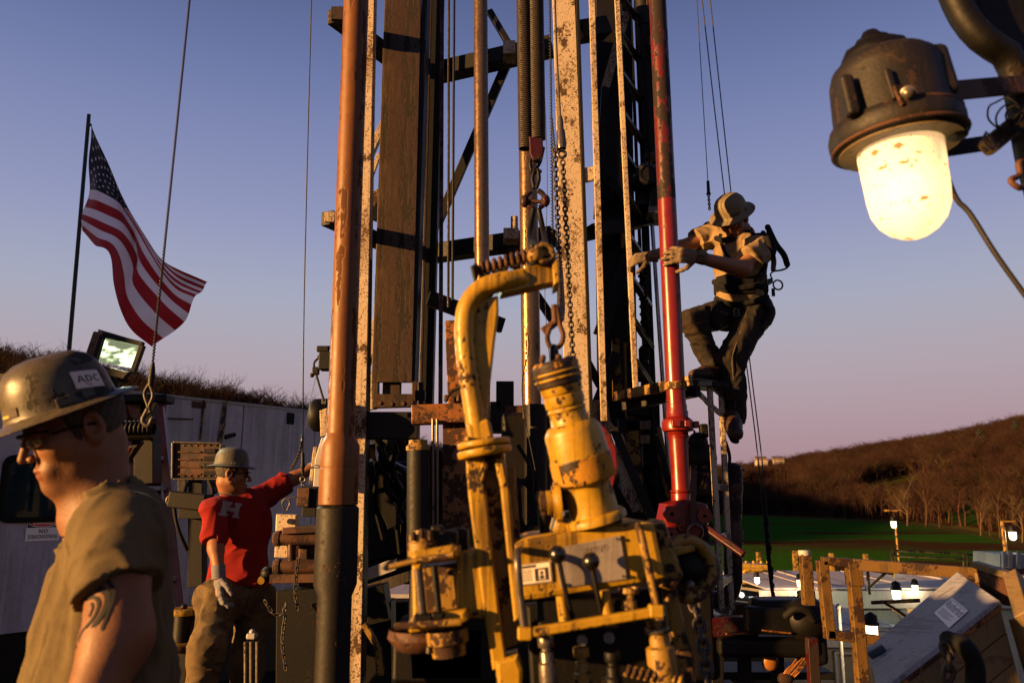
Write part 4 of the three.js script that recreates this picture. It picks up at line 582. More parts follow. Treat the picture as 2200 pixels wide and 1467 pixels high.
    const tx = new THREE.CanvasTexture(c); tx.colorSpace = THREE.SRGBColorSpace; const quad = new THREE.BoxGeometry(1, 1, .003); quad.applyMatrix4(new THREE.Matrix4().makeBasis(P(1182, 1206, 2).sub(P(1104, 1216, 2)), P(1182, 1206, 2).sub(P(1186, 1250, 2)), V(0, 0, 1)).setPosition(P(1145, 1232, Z - .004))); quad.userData.keepUV = true; part(t, 'data_plate', quad, new THREE.MeshStandardMaterial({ map: tx, roughness: .5 })); }
  // levers
  for (const [x0, y0, x1, y1, x2, y2] of [[1198, 1191, 1215, 1270, 1236, 1345], [1270, 1206, 1285, 1280, 1300, 1340]]) { const a = P(x0, y0, 1.9), c = P(x2, y2, 1.95); const lv = part(t, 'control_lever', tube([a, P(x1, y1, 1.91), c], .0058, 16, 8), M.rubber); part(lv, 'knob', ball(a, .0205, 1, 1.02, 1, 22), M.ball); }
  // guard rails round the controls
  part(t, 'guard_rail', [tube([P(1118, 1182, 1.99), P(1112, 1188, 1.93), P(1112, 1205, 1.91), P(1118, 1280, 1.91), P(1127, 1355, 1.91)], .0095, 30, 10)], M.steel); part(t, 'guard_rail', [tube([P(1372, 1130, 1.99), P(1374, 1136, 1.93), P(1380, 1160, 1.91), P(1398, 1240, 1.91), P(1412, 1306, 1.91)], .0095, 30, 10)], M.yellowBad);
  part(t, 'bottom_rail', [bar(P(1120, 1362, 1.91), P(1420, 1312, 1.91), .022, .026, .006), box(P(1128, 1360, 1.91), .035, .03, .032, .006), box(P(1410, 1312, 1.91), .035, .03, .032, .006)], m); for (const [x, y, x1, y1] of [[1206, 1280, 1214, 1345], [1298, 1268, 1308, 1328]]) part(t, 'rail_strut', [cyl(P(x, y, 1.93), P(x1, y1, 1.93), .013)], m); part(t, 'panel_valve', [lathe(P(1352, 1262, 1.95), P(1352, 1310, 1.95), [[0, .026], [.012, .026], [.016, .014], [.03, .014], [.03, .02], [.05, .018], [.055, 0]], 16)], M.yellowBad); part(t, 'under_block', [box(P(1255, 1310, 2.1), .24, .07, .14, .01)], M.grease);
  // motor column leaning to the left
  const A = P(1282, 1120, 2.04), B = P(1190, 775, 1.99), L = A.distanceTo(B), pr = (f, r) => [f * L, r];
  part(t, 'motor_column', [lathe(A, B, [pr(0, .078), pr(.03, .078), pr(.05, .07), pr(.05, .062), pr(.22, .06), pr(.24, .066), pr(.25, .076)], 36), lathe(A, B, [pr(.4, .078), pr(.43, .077), pr(.56, .073), pr(.6, .062), pr(.61, .05), pr(.68, .047), pr(.69, .05), pr(.7, .05), pr(.705, .047), pr(.715, .047), pr(.72, .051), pr(.78, .052), pr(.785, .049), pr(.79, .049), pr(.795, .053), pr(.84, .054)], 36)], m);
  part(t, 'motor_band', [lathe(A, B, [pr(.25, .0765), pr(.26, .079), pr(.3, .08), pr(.39, .08), pr(.4, .078)], 36)], worn(61, [.03, .014, .006], [.62, .29, .015], .52, { fx: 5, speck: .95, dirt: .2, rough: .5, size: .3 })); part(t, 'motor_cap', [lathe(A, B, [pr(.84, .054), pr(.85, .058), pr(.97, .06), pr(.985, .058), pr(1, .052), pr(1, 0)], 36)], worn(62, [.03, .014, .007], [.5, .24, .02], .4, { fx: 4, speck: .95, dirt: .2, rough: .55, size: .3 }));
  const ring = (f, r) => torus(A.clone().lerp(B, f), r, .0035, B.clone().sub(A)); part(t, 'motor_ring', [ring(.89, .0595), ring(.925, .06)], m); for (let i = 0; i < 5; i++) { const q = i / 5 * 6.28; part(t, 'cap_bolt', ball(B.clone().add(V(Math.cos(q) * .035, .004, Math.sin(q) * .035)), .008), M.rust); }
  part(t, 'motor_port', [lathe(P(1205, 1078, 2.02), P(1160, 1082, 2.02), [[0, .05], [.015, .05], [.015, .042], [.02, .04], [.02, .03], [.035, .03], [.035, .0]], 24)], m); part(t, 'port_fitting', [cyl(P(1185, 1080, 2.02), P(1160, 1082, 2.02), .02), lathe(P(1168, 1055, 2.05), P(1168, 1120, 2.05), [[0, .016], [.02, .02], [.03, .02], [.03, .014], [.06, .014]], 12)], M.yellowBad);
  part(t, 'port_hose', tube([P(1168, 1110, 2.05), P(1172, 1145, 2.07), P(1185, 1160, 2.1)], .014), M.rubber);
  // jaw ring at the right
  part(t, 'jaw_ring', [torus(P(1478, 1222, 2.25), .075, .018, V(.35, .1, 1), 30, 10, 4.2, -1.9)], M.yellowBad); part(t, 'jaw_housing', [cyl(P(1470, 1225, 2.28), P(1470, 1225, 2.45), .085), plate([[1396, 1130], [1430, 1118], [1450, 1175], [1470, 1238], [1448, 1270], [1418, 1262]], 2.03, .2, .012)], M.yellowBad); part(t, 'jaw_tongue', plate([[1432, 1180], [1492, 1172], [1494, 1184], [1440, 1198]], 2.15, .03, .004), m); part(t, 'jaw_pin', ball(P(1483, 1258, 2.1), .012), M.steel); part(t, 'jaw_core', ball(P(1480, 1220, 2.35), .09), M.grease); part(t, 'jaw_bolt', bolts([[1408, 1150], [1440, 1220], [1432, 1162]].map(([x, y]) => P(x, y, 2.02)), .012, .012), M.grease);
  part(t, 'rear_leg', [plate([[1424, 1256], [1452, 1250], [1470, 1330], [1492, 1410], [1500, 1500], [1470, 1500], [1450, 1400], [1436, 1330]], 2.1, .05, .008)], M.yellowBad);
  part(t, 'under_frame', [plate([[1130, 1300], [1430, 1260], [1450, 1480], [1140, 1480]], 2.3, .06, .01)], M.grease);
  // hose fittings under the box
  const fit = (x, y, z, mm) => part(t, 'hose_fitting', [lathe(P(x, y, z), P(x + 8, y + 110, z), [[0, .012], [0, .02], [.022, .02], [.024, .012], [.032, .012], [.034, .017], [.055, .017], [.06, .022], [.1, .023]], 10)], mm); fit(1172, 1368, 1.97, M.steel); fit(1248, 1390, 2.02, M.yellowBad); fit(1315, 1400, 2.02, M.grease);
  for (const [x, y] of [[1251, 1376], [1309, 1370]]) part(t, 'plug', [cyl(P(x, y, 1.99), P(x, y, 2.02), .013, .013, 18)], M.steel);
  part(t, 'big_hose', [lathe(P(1410, 1330, 2), P(1425, 1440, 2), [[0, .026], [.03, .026], [.034, .022], [.06, .024], [.065, .034], [.11, .036], [.16, .034]], 20)], M.yellowBad); part(t, 'hose_collar', lathe(P(1411, 1348, 2), P(1425, 1440, 2), [[0, .025], [0, .03], [.012, .03], [.012, .025]], 20), M.steel); part(t, 'rope_lashing', helix(P(1345, 1440, 1.98), P(1470, 1465, 1.98), .01, .006, 9, 8, 5), M.yellowBad);
  for (const [a, c, d] of [[[1180, 1470], [1190, 1520], [1230, 1560]], [[1256, 1490], [1260, 1540], [1300, 1580]]]) part(t, 'hose', tube([P(...a, 1.98), P(...c, 2), P(...d, 2.1)], .02), M.rubber);
}
scene.getObjectByName('power_tong').scale.setScalar(.62); scene.getObjectByName('power_tong').position.copy(at(1150, 1450, 1.24)); // it hangs 1.24 m away
{ // foreground chain at the right of the tong
  const t = thing('hanging_chain', 'heavy dark chain hanging beside the yellow tong\'s rear leg', 'chain', at(1520, 1467, 2.3)); chain(t, [at(1490, 1290, 2.4), at(1505, 1350, 2.35), at(1516, 1420, 2.3), at(1524, 1500, 2.25)], .032, .042, .0068, M.chain);
}
// ---------- lamp in the foreground ----------
{
  const Z = 1.2, top = at(1888, 110, Z), bot = at(1968, 510, Z), d = bot.clone().sub(top).normalize(), L = top.distanceTo(bot), t = thing('area_lamp', 'large lit jelly jar lamp with a dark cast housing hanging close to the camera', 'lamp', bot);
  const o = at(1878, 96, Z), ppm = 1 / Z * F, q = (px) => px / (ppm * 1.0);
  const k = (f) => f * L; // 0 at the knob, 1 at the glass tip
  part(t, 'knob', [lathe(at(1868, 66, Z), bot, [[0, 0], [.003, .012], [.014, .019], [.018, .027], [.03, .031], [.036, .05], [.05, .057], [.075, .06], [.075, 0]], 9)], M.grease);
  const hA = at(1896, 128, Z);
  const cast = worn(63, [.011, .008, .006], [.05, .026, .012], .34, { speck: .86, dirt: .5, rough: .5, size: .16, grime: [.045, .026, .014], bump: .0015 });
  part(t, 'housing', [lathe(hA, bot, [[0, .056], [.006, .072], [.016, .082], [.034, .088], [.115, .0925], [.116, .1], [.128, .1035], [.14, .1035], [.152, .1], [.156, .094], [.157, .0]], 48), bar(at(1990, 110, Z - .04), at(2022, 215, Z - .05), .05, .05, .012), bar(at(1962, 105, Z - .06), at(1986, 200, Z - .07), .03, .03, .01), bar(at(1905, 150, Z - .085), at(1925, 215, Z - .092), .012, .012, .005), bar(at(2010, 130, Z - .03), at(2062, 300, Z - .04), .03, .03, .01), bar(at(1815, 165, Z - .05), at(1835, 250, Z - .06), .022, .022, .008)], cast);
  part(t, 'rim_seam', [torus(hA.clone().addScaledVector(d, .118), .098, .0035, d, 48), torus(hA.clone().addScaledVector(d, .15), .1015, .003, d, 48)], M.rust);
  part(t, 'reflector_ring', lathe(hA.clone().addScaledVector(d, .1575), bot, [[0, .048], [0, .093], [.002, .093], [.003, .05]], 40), worn(64, [.3, .2, .06], [.09, .05, .015], .3, { size: .12, rough: .4 }));
  // frosted glass: wear spots on the inside
  const gmat = (() => { const C = new Uint8Array(NS * NS * 4), n1 = fbm(91, 14, 14, 5), n2 = fbm(92, 60, 60, 2), n3 = fbm(93, 5, 5, 3); for (let y = 0; y < NS; y++) for (let x = 0; x < NS; x++) { const i = y * NS + x, s = clamp(Math.max(sst(.64, .7, n1[i] * .6 + n3[i] * .4) * .8, sst(.82, .86, n2[i])) * .85), g = 1 - s; C[i * 4] = 255 * lerp(.45, 1, g); C[i * 4 + 1] = 255 * lerp(.2, 1, g); C[i * 4 + 2] = 255 * lerp(.05, 1, g); C[i * 4 + 3] = 255; } const tx = tex(C, true, .2);
    return new THREE.MeshPhysicalMaterial({ map: tx, color: new THREE.Color().setRGB(.95, .9, .8), roughness: .9, transmission: .55, thickness: 0, emissive: new THREE.Color().setRGB(1, .74, .4), emissiveMap: tx, emissiveIntensity: .03 }); })();
  const gA = hA.clone().addScaledVector(d, .15), gl = .165; part(t, 'glass', lathe(gA, bot, [[0, .066], [.01, .0655], [.09, .062], [.115, .059], [.135, .05], [.15, .036], [.16, .018], [.164, 0]], 48), gmat);
  pointLamp(gA.clone().addScaledVector(d, .085), [1, .82, .56], .0045, .025);
  part(t, 'bulb', ball(gA.clone().addScaledVector(d, .085), .028, 1, 1.2, 1), new THREE.MeshStandardMaterial({ color: 0x332211, emissive: new THREE.Color().setRGB(1, .75, .4), emissiveIntensity: 1 }));
  part(t, 'strap', bar(at(1928, 206, Z - .1), at(2230, 178, Z + .03), .034, .006, .002, V(0, 0, 1)), M.rust); part(t, 'strap', bar(at(2020, 322, Z + .06), at(2130, 306, Z + .1), .028, .006, .002, V(0, 0, 1)), M.grease); part(t, 'strap_bolt', [lathe(at(1951, 200, Z - .102), at(1951, 200, Z - .2), [[0, .012], [.003, .012], [.004, .008], [.009, .0075], [.01, 0]], 12)], M.steel);
  const a = thing('lamp_bracket', 'dark curved bracket pole carrying the large lamp at the top corner', 'bracket', at(2200, 400, 1.22)); part(a, 'curved_pole', [tube([at(1985, -420, 1.2), at(2010, -180, 1.21), at(2040, -40, 1.22), at(2075, 40, 1.22), at(2120, 90, 1.22), at(2165, 120, 1.23), at(2190, 190, 1.24), at(2215, 330, 1.25), at(2250, 470, 1.25), at(2280, 800, 1.25), at(2285, 1070, 1.25), at(2285, 1070, 1.25).setY(0)], .024, 110, 14), plate([[2090, -20], [2230, -30], [2230, 110], [2170, 112], [2120, 60]], 1.25, .04, .008)], M.grease);
  part(a, 'clip_block', [bar(at(2120, 318, 1.2), at(2215, 240, 1.22), .03, .03, .008)], M.yellowBad); part(a, 'spring_clip', tube([at(2120, 284, 1.17), at(2114, 300, 1.17), at(2132, 322, 1.17), at(2138, 318, 1.17), at(2124, 288, 1.17)], .002, 20, 6), M.steel);
  RS = 8; for (let i = 0; i < 4; i++) { const cx = 2160 + i * 14, cy = 255 + rnd(-16, 16), r = rnd(24, 46), pts = []; for (let k2 = 0; k2 < 9; k2++) { const w = k2 / 9 * 6.28; pts.push(at(cx + Math.cos(w) * r, cy + Math.sin(w) * r * rnd(.7, 1), 1.18 + rnd(-.01, .02))); } part(a, 'wire_loop', tube(pts, .0016, 40, 5, true), M.rubber); }
  part(a, 'loose_strap', [tube([at(2205, 345, 1.2), at(2190, 350, 1.19), at(2192, 375, 1.19), at(2172, 388, 1.18), at(2188, 402, 1.18), at(2210, 398, 1.2)], .005, 24, 6)], M.rust);
  solo('lamp_cable', 'dark cable slanting away behind the large lamp\'s glass', 'cable', tube([at(2010, 300, 1.27), at(2058, 430, 1.3), at(2080, 452, 1.3), at(2140, 545, 1.3), at(2215, 650, 1.3)], .0046, 30, 8), M.rope);
}
// ---------- left side: flag, floodlight, cables, ladder, panel ----------
{
  const t = thing('flagpole', 'thin dark flagpole leaning slightly above the cabin', 'flagpole', at(118, 1100, 5.8)); part(t, 'pole', cyl(at(118, 1100, 5.8), at(190, 246, 5.8), .016, .014, 14), worn(51, [.06, .07, .05], [.03, .02, .015], .3, { size: .3 })); part(t, 'clip', ball(at(193, 268, 5.78), .012), M.steel);
  // flag: a cloth sheet with real folds; u along the stripes, v from top to bottom
  const Z = 5.8, rows = { // for every v (0 top .. 1 bottom) a path of sight lines from hoist to fly, with depth
    0: [[195, 268, 0], [225, 335, .05], [262, 420, -.04], [305, 500, .05], [345, 555, -.03], [385, 580, .06], [445, 606, 0]],
    .54: [[188, 404, 0], [215, 412, .1], [256, 436, -.05], [275, 465, -.12], [322, 545, .05], [372, 615, -.04], [420, 640, .02]],
    .77: [[178, 462, 0], [220, 478, .12], [262, 500, .02], [292, 548, -.14], [300, 590, -.02], [350, 650, .05], [393, 690, 0]],
    1: [[174, 494, 0], [205, 528, .14], [232, 540, .2], [245, 610, .26], [255, 665, .16], [285, 712, .05], [326, 745, 0]] };
  const keys = Object.keys(rows).map(Number).sort((a, b) => a - b), curves = keys.map((k) => new THREE.CatmullRomCurve3(rows[k].map(([x, y, d]) => at(x, y, Z - .02 - d)))), nu = 70, nv = 40, pos = [], uv = [], idx = [];
  for (let j = 0; j <= nv; j++) { const v = j / nv; for (let i = 0; i <= nu; i++) { const u = i / nu, pts = curves.map((c) => c.getPoint(u)); const cv = new THREE.CatmullRomCurve3(pts); let k = 0; while (k < keys.length - 2 && keys[k + 1] < v) k++; const w = (k + (v - keys[k]) / (keys[k + 1] - keys[k])) / (keys.length - 1); const p = cv.getPoint(w); p.z += Math.sin(u * 22 + v * 9) * .012 + Math.sin(u * 9 - v * 14) * .014; pos.push(p.x, p.y, p.z); uv.push(u, 1 - v); if (i < nu && j < nv) { const a = j * (nu + 1) + i; idx.push(a, a + nu + 1, a + 1, a + 1, a + nu + 1, a + nu + 2); } } }
  const g = new THREE.BufferGeometry(); g.setAttribute('position', new THREE.Float32BufferAttribute(pos, 3)); g.setAttribute('uv', new THREE.Float32BufferAttribute(uv, 2)); g.setIndex(idx); g.computeVertexNormals(); g.userData.keepUV = true;
  const c = document.createElement('canvas'); c.width = 1024; c.height = 540; const x = c.getContext('2d'); for (let i = 0; i < 13; i++) { x.fillStyle = i % 2 ? '#e2d8de' : '#9c0d15'; x.fillRect(0, i * 540 / 13, 1024, 540 / 13 + 1); } x.fillStyle = '#05071a'; x.fillRect(0, 0, 410, 540 * 7 / 13); x.fillStyle = '#cfc5cb';
  for (let r = 0; r < 9; r++) for (let q = 0; q < (r % 2 ? 5 : 6); q++) { const cx = 410 * ((r % 2 ? 2 : 1) + q * 2) / 12, cy = 290.8 * (r + 1) / 10; x.beginPath(); for (let k = 0; k < 10; k++) { const a = -Math.PI / 2 + k * Math.PI / 5, rr = k % 2 ? 4.9 : 12.5; x[k ? 'lineTo' : 'moveTo'](cx + Math.cos(a) * rr, cy + Math.sin(a) * rr); } x.fill(); }
  const tx = new THREE.CanvasTexture(c); tx.colorSpace = THREE.SRGBColorSpace; solo('flag', 'American flag with a tattered fold blowing from the leaning pole', 'flag', g, new THREE.MeshPhysicalMaterial({ map: tx, color: new THREE.Color().setRGB(1, 1, 1), roughness: .85, transmission: .3, thickness: 0, side: THREE.DoubleSide }));
}
{
  const Z = 5, t = thing('floodlight', 'square floodlight with a rusty housing shining above the cabin roof', 'floodlight', at(235, 830, Z)); const q = [[222, 722], [306, 742], [282, 792], [205, 780]];
  const n = V(.35, -.25, 1).normalize(), P = (x, y, d = 0) => at(x, y, Z).addScaledVector(n, d);
  part(t, 'housing', [polyPlate([P(178, 772, -.06), P(206, 712, -.06), P(220, 714, 0), P(200, 780, 0)].reverse(), .01, .002), polyPlate([P(206, 712, -.06), P(300, 735, -.06), P(306, 742, 0), P(220, 716, 0)].reverse(), .02, .002), bar(P(192, 742, -.1), P(290, 765, -.1), .17, .1, .01)], worn(52, [.25, .13, .05], [.1, .05, .02], .4, { size: .3 }));
  part(t, 'bezel', [bar(P(221, 718), P(307, 740), .03, .04), bar(P(284, 803), P(306, 742), .03, .04), bar(P(200, 785), P(221, 720), .03, .04), polyPlate([P(196, 778, .01), P(285, 800, .01), P(272, 815, .005), P(190, 796, .005)], .05, .004)], M.black);
  const lens = polyPlate([P(210, 777, .006), P(282, 790, .006), P(301, 744, .006), P(226, 726, .006)], .008, .001); part(t, 'lens', lens, new THREE.MeshStandardMaterial({ color: 0x222211, emissive: new THREE.Color().setRGB(.85, 1, .55), emissiveMap: (() => { const n1 = fbm(95, 3, 5, 4), C = new Uint8Array(NS * NS * 4); for (let i = 0; i < NS * NS; i++) { const v = 255 * lerp(.35, 1, sst(.25, .55, n1[i])); C[i * 4] = C[i * 4 + 1] = C[i * 4 + 2] = v; C[i * 4 + 3] = 255; } return tex(C, true, .35); })(), emissiveIntensity: .6, roughness: .2 }));
  part(t, 'stand', [bar(at(240, 810, Z + .05), at(258, 860, Z + .08), .04, .04), bar(at(215, 800, Z + .1), at(275, 820, Z + .1), .03, .02), bar(at(258, 860, Z + .08), at(258, 1000, Z + .3), .04, .04)], M.black);
  const l = new THREE.SpotLight(new THREE.Color().setRGB(.9, 1, .65), 3, 0, 1.1, .8, 2); l.position.copy(P(252, 760, .04)); l.target.position.copy(l.position).addScaledVector(n, 3); l.castShadow = true; l.shadow.radius = 3; scene.add(l, l.target);
}
{ // near hoist line with clevis and hook
  const Z = 3.6, t = thing('hoist_line', 'wire hoist line running up past the flag, ending in a clevis and hook', 'cable', at(318, 850, Z)); part(t, 'wire', helix(at(325, 800, Z), at(412, -60, Z), .0042, .0042, 130, 6, 5), M.rope);
  part(t, 'socket', lathe(at(323, 830, Z), at(328, 780, Z), [[0, .014], [.04, .016], [.08, .012], [.11, .007]], 12), M.grease); part(t, 'hook', [tube([at(319, 826, Z), at(310, 845, Z), at(316, 868, Z), at(322, 885, Z)], .009, 14, 7), tube([at(322, 826, Z), at(328, 850, Z), at(320, 872, Z), at(317, 888, Z)], .009, 14, 7), tube([at(316, 880, Z), at(306, 905, Z), at(318, 915, Z), at(326, 900, Z)], .012, 16, 7)], M.chain);
  const r = thing('winch_arm', 'dark padded arm with red struts behind the front worker\'s neck', 'winch', at(290, 1020, 4.2)); part(r, 'pad', [cyl(at(244, 930, 4), at(332, 926, 4), .045, .045, 20), helix(at(244, 920, 3.96), at(330, 918, 3.96), .03, .008, 9, 8, 5)], M.grease); part(r, 'pad_end', cyl(at(240, 932, 4), at(244, 932, 4), .046, .046, 20), M.redDark); part(r, 'strut', [bar(at(258, 1005, 4.05), at(300, 945, 4.05), .035, .05), bar(at(300, 940, 4.1), at(330, 870, 4.2), .05, .05)], M.grease); part(r, 'strut', bar(at(252, 1010, 4.0), at(278, 960, 4.0), .025, .03), M.red);
  part(r, 'mount', bar(at(316, 1040, 4.2), at(316, 930, 4.2), .1, .1), M.black);
}
{ // red fibreglass step ladder against the cabin
  const t = thing('step_ladder', 'red step ladder with white metal steps leaning on the cabin wall', 'ladder', at(330, 1330, 5.3)); const A = (y) => at(262 + (y - 850) * .135, y, 5.7 - (y - 850) / 500 * .35), B = (y) => at(340 + (y - 850) * .105, y, 5.6 - (y - 850) / 500 * .4);
  part(t, 'rail', bar(A(1380), A(855), .06, .05), M.red); part(t, 'rail', bar(B(1380), B(855), .055, .045), M.red); part(t, 'top_cap', box(at(312, 858, 5.6), .36, .06, .16, .015), M.black); part(t, 'red_panel', plate([[268, 862], [300, 860], [305, 920], [276, 922]], 5.66, .02), M.red);
  part(t, 'back_rail', bar(at(312, 1200, 5.75), at(330, 860, 5.7), .17, .03), M.black);
  for (let y = 985; y < 1330; y += 64) part(t, 'step', [bar(A(y).add(V(0, 0, .05)), B(y).add(V(0, 0, .05)), .09, .028, .005, V(0, 1, 0))], M.whiteClean);
}
{ // rusty louvred panel on a stand
  const t = thing('control_panel', 'rusty louvred control panel on a post, left of the red shirted worker', 'control panel', at(420, 1250, 5)); const Z = 5.05; const dim = worn(53, [.12, .035, .012], [.03, .012, .006], .5, { size: .3, speck: .85, dirt: .7 });
  part(t, 'panel', plate([[375, 950], [474, 954], [472, 1027], [372, 1026]], Z, .08, .006), dim); part(t, 'frame', [bar(at(374, 950, Z), at(475, 953, Z), .012, .04), bar(at(371, 1028, Z), at(372, 950, Z), .014, .04), bar(at(373, 1029, Z), at(473, 1029, Z), .012, .03), bar(at(473, 1028, Z), at(475, 953, Z), .012, .03)], M.steel);
  for (const y of [964, 980, 996, 1012]) { part(t, 'louvre', plate([[436, y], [462, y], [462, y + 9], [435, y + 9]], Z - .012, .012, .002), M.grease); part(t, 'slat', bar(at(382, y + 7, Z - .004), at(432, y + 7, Z - .004), .012, .012), M.rust); }
  RS = 4; for (let i = 0; i < 14; i++) part(t, 'rivet', ball(at(380 + (i % 7) * 14, i < 7 ? 957 : 1022, Z - .004), .005, 1, 1, 1, 6), M.steel);
  part(t, 'post', [bar(at(424, 1260, Z + .1), at(424, 1030, Z + .1), .09, .09)], M.black); part(t, 'post', bar(at(392, 1075, Z + .1), at(392, 1030, Z + .1), .05, .04), M.steel); part(t, 'shelf', [bar(at(366, 1072, Z - .1), at(445, 1080, Z - .1), .1, .1, .01, V(0, 1, 0)), box(at(425, 1098, Z), .2, .09, .12)], M.black);
  for (const [a, b, c] of [[[400, 1040], [392, 1062], [372, 1078]], [[448, 1032], [456, 1060], [440, 1080]], [[432, 1090], [460, 1110], [455, 1170]], [[372, 1085], [380, 1130], [400, 1180]]]) part(t, 'hose', tube([at(...a, Z), at(...b, Z - .05), at(...c, Z)], .012), M.rubber);
  part(t, 'hand_wheel', [torus(at(368, 1075, Z - .12), .03, .008)], M.steel);
  const u = thing('leaning_board', 'yellowish wooden board leaning on the cabin wall', 'board', at(468, 1060, 5.9)); part(u, 'board', bar(at(458, 1060, 5.75), at(483, 868, 6.6), .05, .02), M.yellowBad); part(u, 'tip', bar(at(483, 868, 6.6), at(484, 864, 6.62), .052, .022), M.orange); const v = thing('door_handle_bar', 'short black bar handle fixed to the cabin wall beside the board', 'handle', onWall(480, 935)); part(v, 'bar', [bar(onWall(474, 940).addScaledVector(WN, .06), onWall(496, 934).addScaledVector(WN, .06), .035, .03)], M.black); part(v, 'mount', bar(onWall(478, 938).addScaledVector(WN, -.02), onWall(478, 938).addScaledVector(WN, .06), .03, .03), M.black);
  const w = thing('wall_rod', 'thin rusty rod bolted to the white cabin wall', 'rod', onWall(383, 902)); part(w, 'rod', bar(onWall(358, 899).addScaledVector(WN, .015), onWall(412, 901).addScaledVector(WN, .015), .012, .012), M.rust); part(w, 'strip', bar(onWall(436, 860).addScaledVector(WN, .01), onWall(428, 945).addScaledVector(WN, .01), .018, .012), M.yellowBad);
}
{ // yellow capped drum behind the worker
  const Z = 4.5, t = thing('hose_reel', 'yellow rimmed reel lying behind the front worker\'s elbow', 'reel', at(392, 1390, Z)); const c = at(394, 1312, Z); part(t, 'top_flange', [lathe(c.clone().add(V(0, -.02, 0)), c.clone().add(V(0, .1, 0)), [[0, .02], [0, .078], [.012, .085], [.03, .08], [.034, .06], [.03, .045], [.03, .0]], 32)], M.yellow); part(t, 'core', [cyl(c.clone().add(V(0, -.16, 0)), c, .05), ball(c.clone().add(V(0, .02, 0)), .018)], M.grease); part(t, 'lower_flange', lathe(c.clone().add(V(0, -.2, 0)), c, [[0, 0], [0, .1], [.014, .11], [.03, .1], [.03, 0]], 32), M.yellowBad); part(t, 'pedestal', bar(c.clone().add(V(0, -.2, 0)), c.clone().setY(0), .12, .12), M.black);
}
{ // hydraulic unit beside the worker
  const Z = 3.9, t = thing('roller_unit', 'greasy double roller unit with a chipped white box, left of the brown drill pipe', 'machine', at(640, 1260, Z)); const P = (x, y, z = Z) => at(x, y, z);
  for (const y of [1157, 1217]) part(t, 'roller', [lathe(P(588, y), P(700, y), [[0, 0], [0, .03], [.006, .036], [.03, .037], [.031, .033], [.25, .033], [.25, 0]], 28)], M.rust);
  part(t, 'frame', plate([[640, 1130], [690, 1128], [690, 1260], [640, 1262]], Z + .05, .12, .008), M.rust); part(t, 'frame_bar', bar(P(612, 1140), P(690, 1136), .03, .1), M.rust); part(t, 'frame_bar', bar(P(585, 1242), P(690, 1240), .04, .1), M.rust); part(t, 'spacer', cyl(P(626, 1212), P(626, 1165), .02), M.redDark); part(t, 'white_box', [plate([[592, 1104], [636, 1106], [634, 1200], [588, 1198]], Z + .1, .06, .006)], M.white); part(t, 'dial', [cyl(P(622, 1120, Z + .1), P(622, 1120, Z + .07), .014, .014, 18)], M.steel);
  part(t, 'weight_block', [bar(P(652, 1088, Z + .1), P(655, 1048, Z + .1), .06, .06)], M.rust); part(t, 'cowl', bar(P(668, 1110, Z + .15), P(672, 1045, Z + .15), .07, .1), M.black); part(t, 'loop', [tube([P(610, 1095), P(606, 1080), P(614, 1070), P(622, 1080), P(616, 1096)], .004, 20, 6), tube([P(606, 1076), P(630, 1068), P(650, 1070)], .004, 10, 6)], M.steel); part(t, 'pedestal', bar(P(650, 1262, Z + .1), P(650, 1500, Z + .1), .2, .2), M.grease); part(t, 'white_chute', [plate([[676, 985], [690, 940], [704, 940], [700, 1048], [672, 1046]], Z + .35, .04, .004)], M.whiteClean); part(t, 'chute_edge', bar(P(668, 1040, Z + .38), P(678, 960, Z + .38), .02, .03), M.white);
  part(t, 'valve', [ball(P(575, 1232), .034), cyl(P(560, 1250), P(585, 1226), .022), box(P(590, 1238), .05, .05, .05, .008)], M.grease); part(t, 'valve_cap', [cyl(P(562, 1246, Z - .02), P(560, 1248, Z - .06), .016, .016, 16)], M.yellow);
  const ch = thing('load_chain', 'slack thin chain drooping under the roller unit', 'chain', at(610, 1350, 3.8)); chain(ch, [P(568, 1290, 3.8), P(590, 1320, 3.8), P(608, 1318, 3.8), P(614, 1295, 3.8)], .022, .02, .0035, M.chain); const c2 = thing('load_chain', 'short thin chain hanging over the lower roller', 'chain', at(638, 1270, 3.8)); chain(c2, [P(640, 1200, 3.78), P(636, 1235, 3.8), P(634, 1275, 3.82), P(640, 1310, 3.82)], .022, .02, .0035, M.chain);
  const c3 = thing('load_chain', 'long thin chain hanging straight down beside the drill pipe base', 'chain', at(610, 1420, 3.85)); chain(c3, [P(612, 1322, 3.82), P(606, 1380, 3.82), P(614, 1440, 3.82)], .022, .02, .0035, M.chain);
  const cyls = thing('gas_cylinders', 'cluster of dark ribbed rods standing by the worker\'s knee', 'rods', at(545, 1467, 4.2)); for (const x of [528, 540, 553]) part(cyls, 'rod', cyl(at(x, 1500, 4.2), at(x, 1378, 4.2), .012), M.steel); part(cyls, 'cap', [box(at(541, 1366, 4.2), .05, .03, .05, .01), ball(at(541, 1358, 4.2), .015)], M.whiteClean);
  // second thin hoist line with weight
  const h = thing('hoist_line', 'thin hoist line with swivel hanging in front of the worker\'s raised arm', 'cable', at(650, 1048, 3.9)); part(h, 'wire', tube([P(650, 1000), P(652, 700), P(670, -60)], .0032, 30, 6), M.rope); part(h, 'swivel', lathe(P(650, 1020), P(650, 960), [[0, .006], [.03, .008], [.04, .014], [.06, .009], [.1, .009], [.11, .004]], 12), M.grease); part(h, 'turnbuckle', lathe(P(648, 960), P(650, 930), [[0, .004], [.02, .009], [.05, .009], [.06, .004]], 10), M.steel); part(h, 'shackle', [torus(P(650, 1030), .012, .004), torus(P(650, 1042), .01, .004, V(1, 0, .3))], M.steel);
  const s = thing('slack_chain', 'thin rusty chain sagging from the hoist line swivel to the worker\'s sleeve', 'chain', at(635, 980, 4)); chain(s, [P(650, 945, 3.95), P(640, 980, 4.1), P(625, 1008, 4.3)], .02, .018, .003, M.chain);
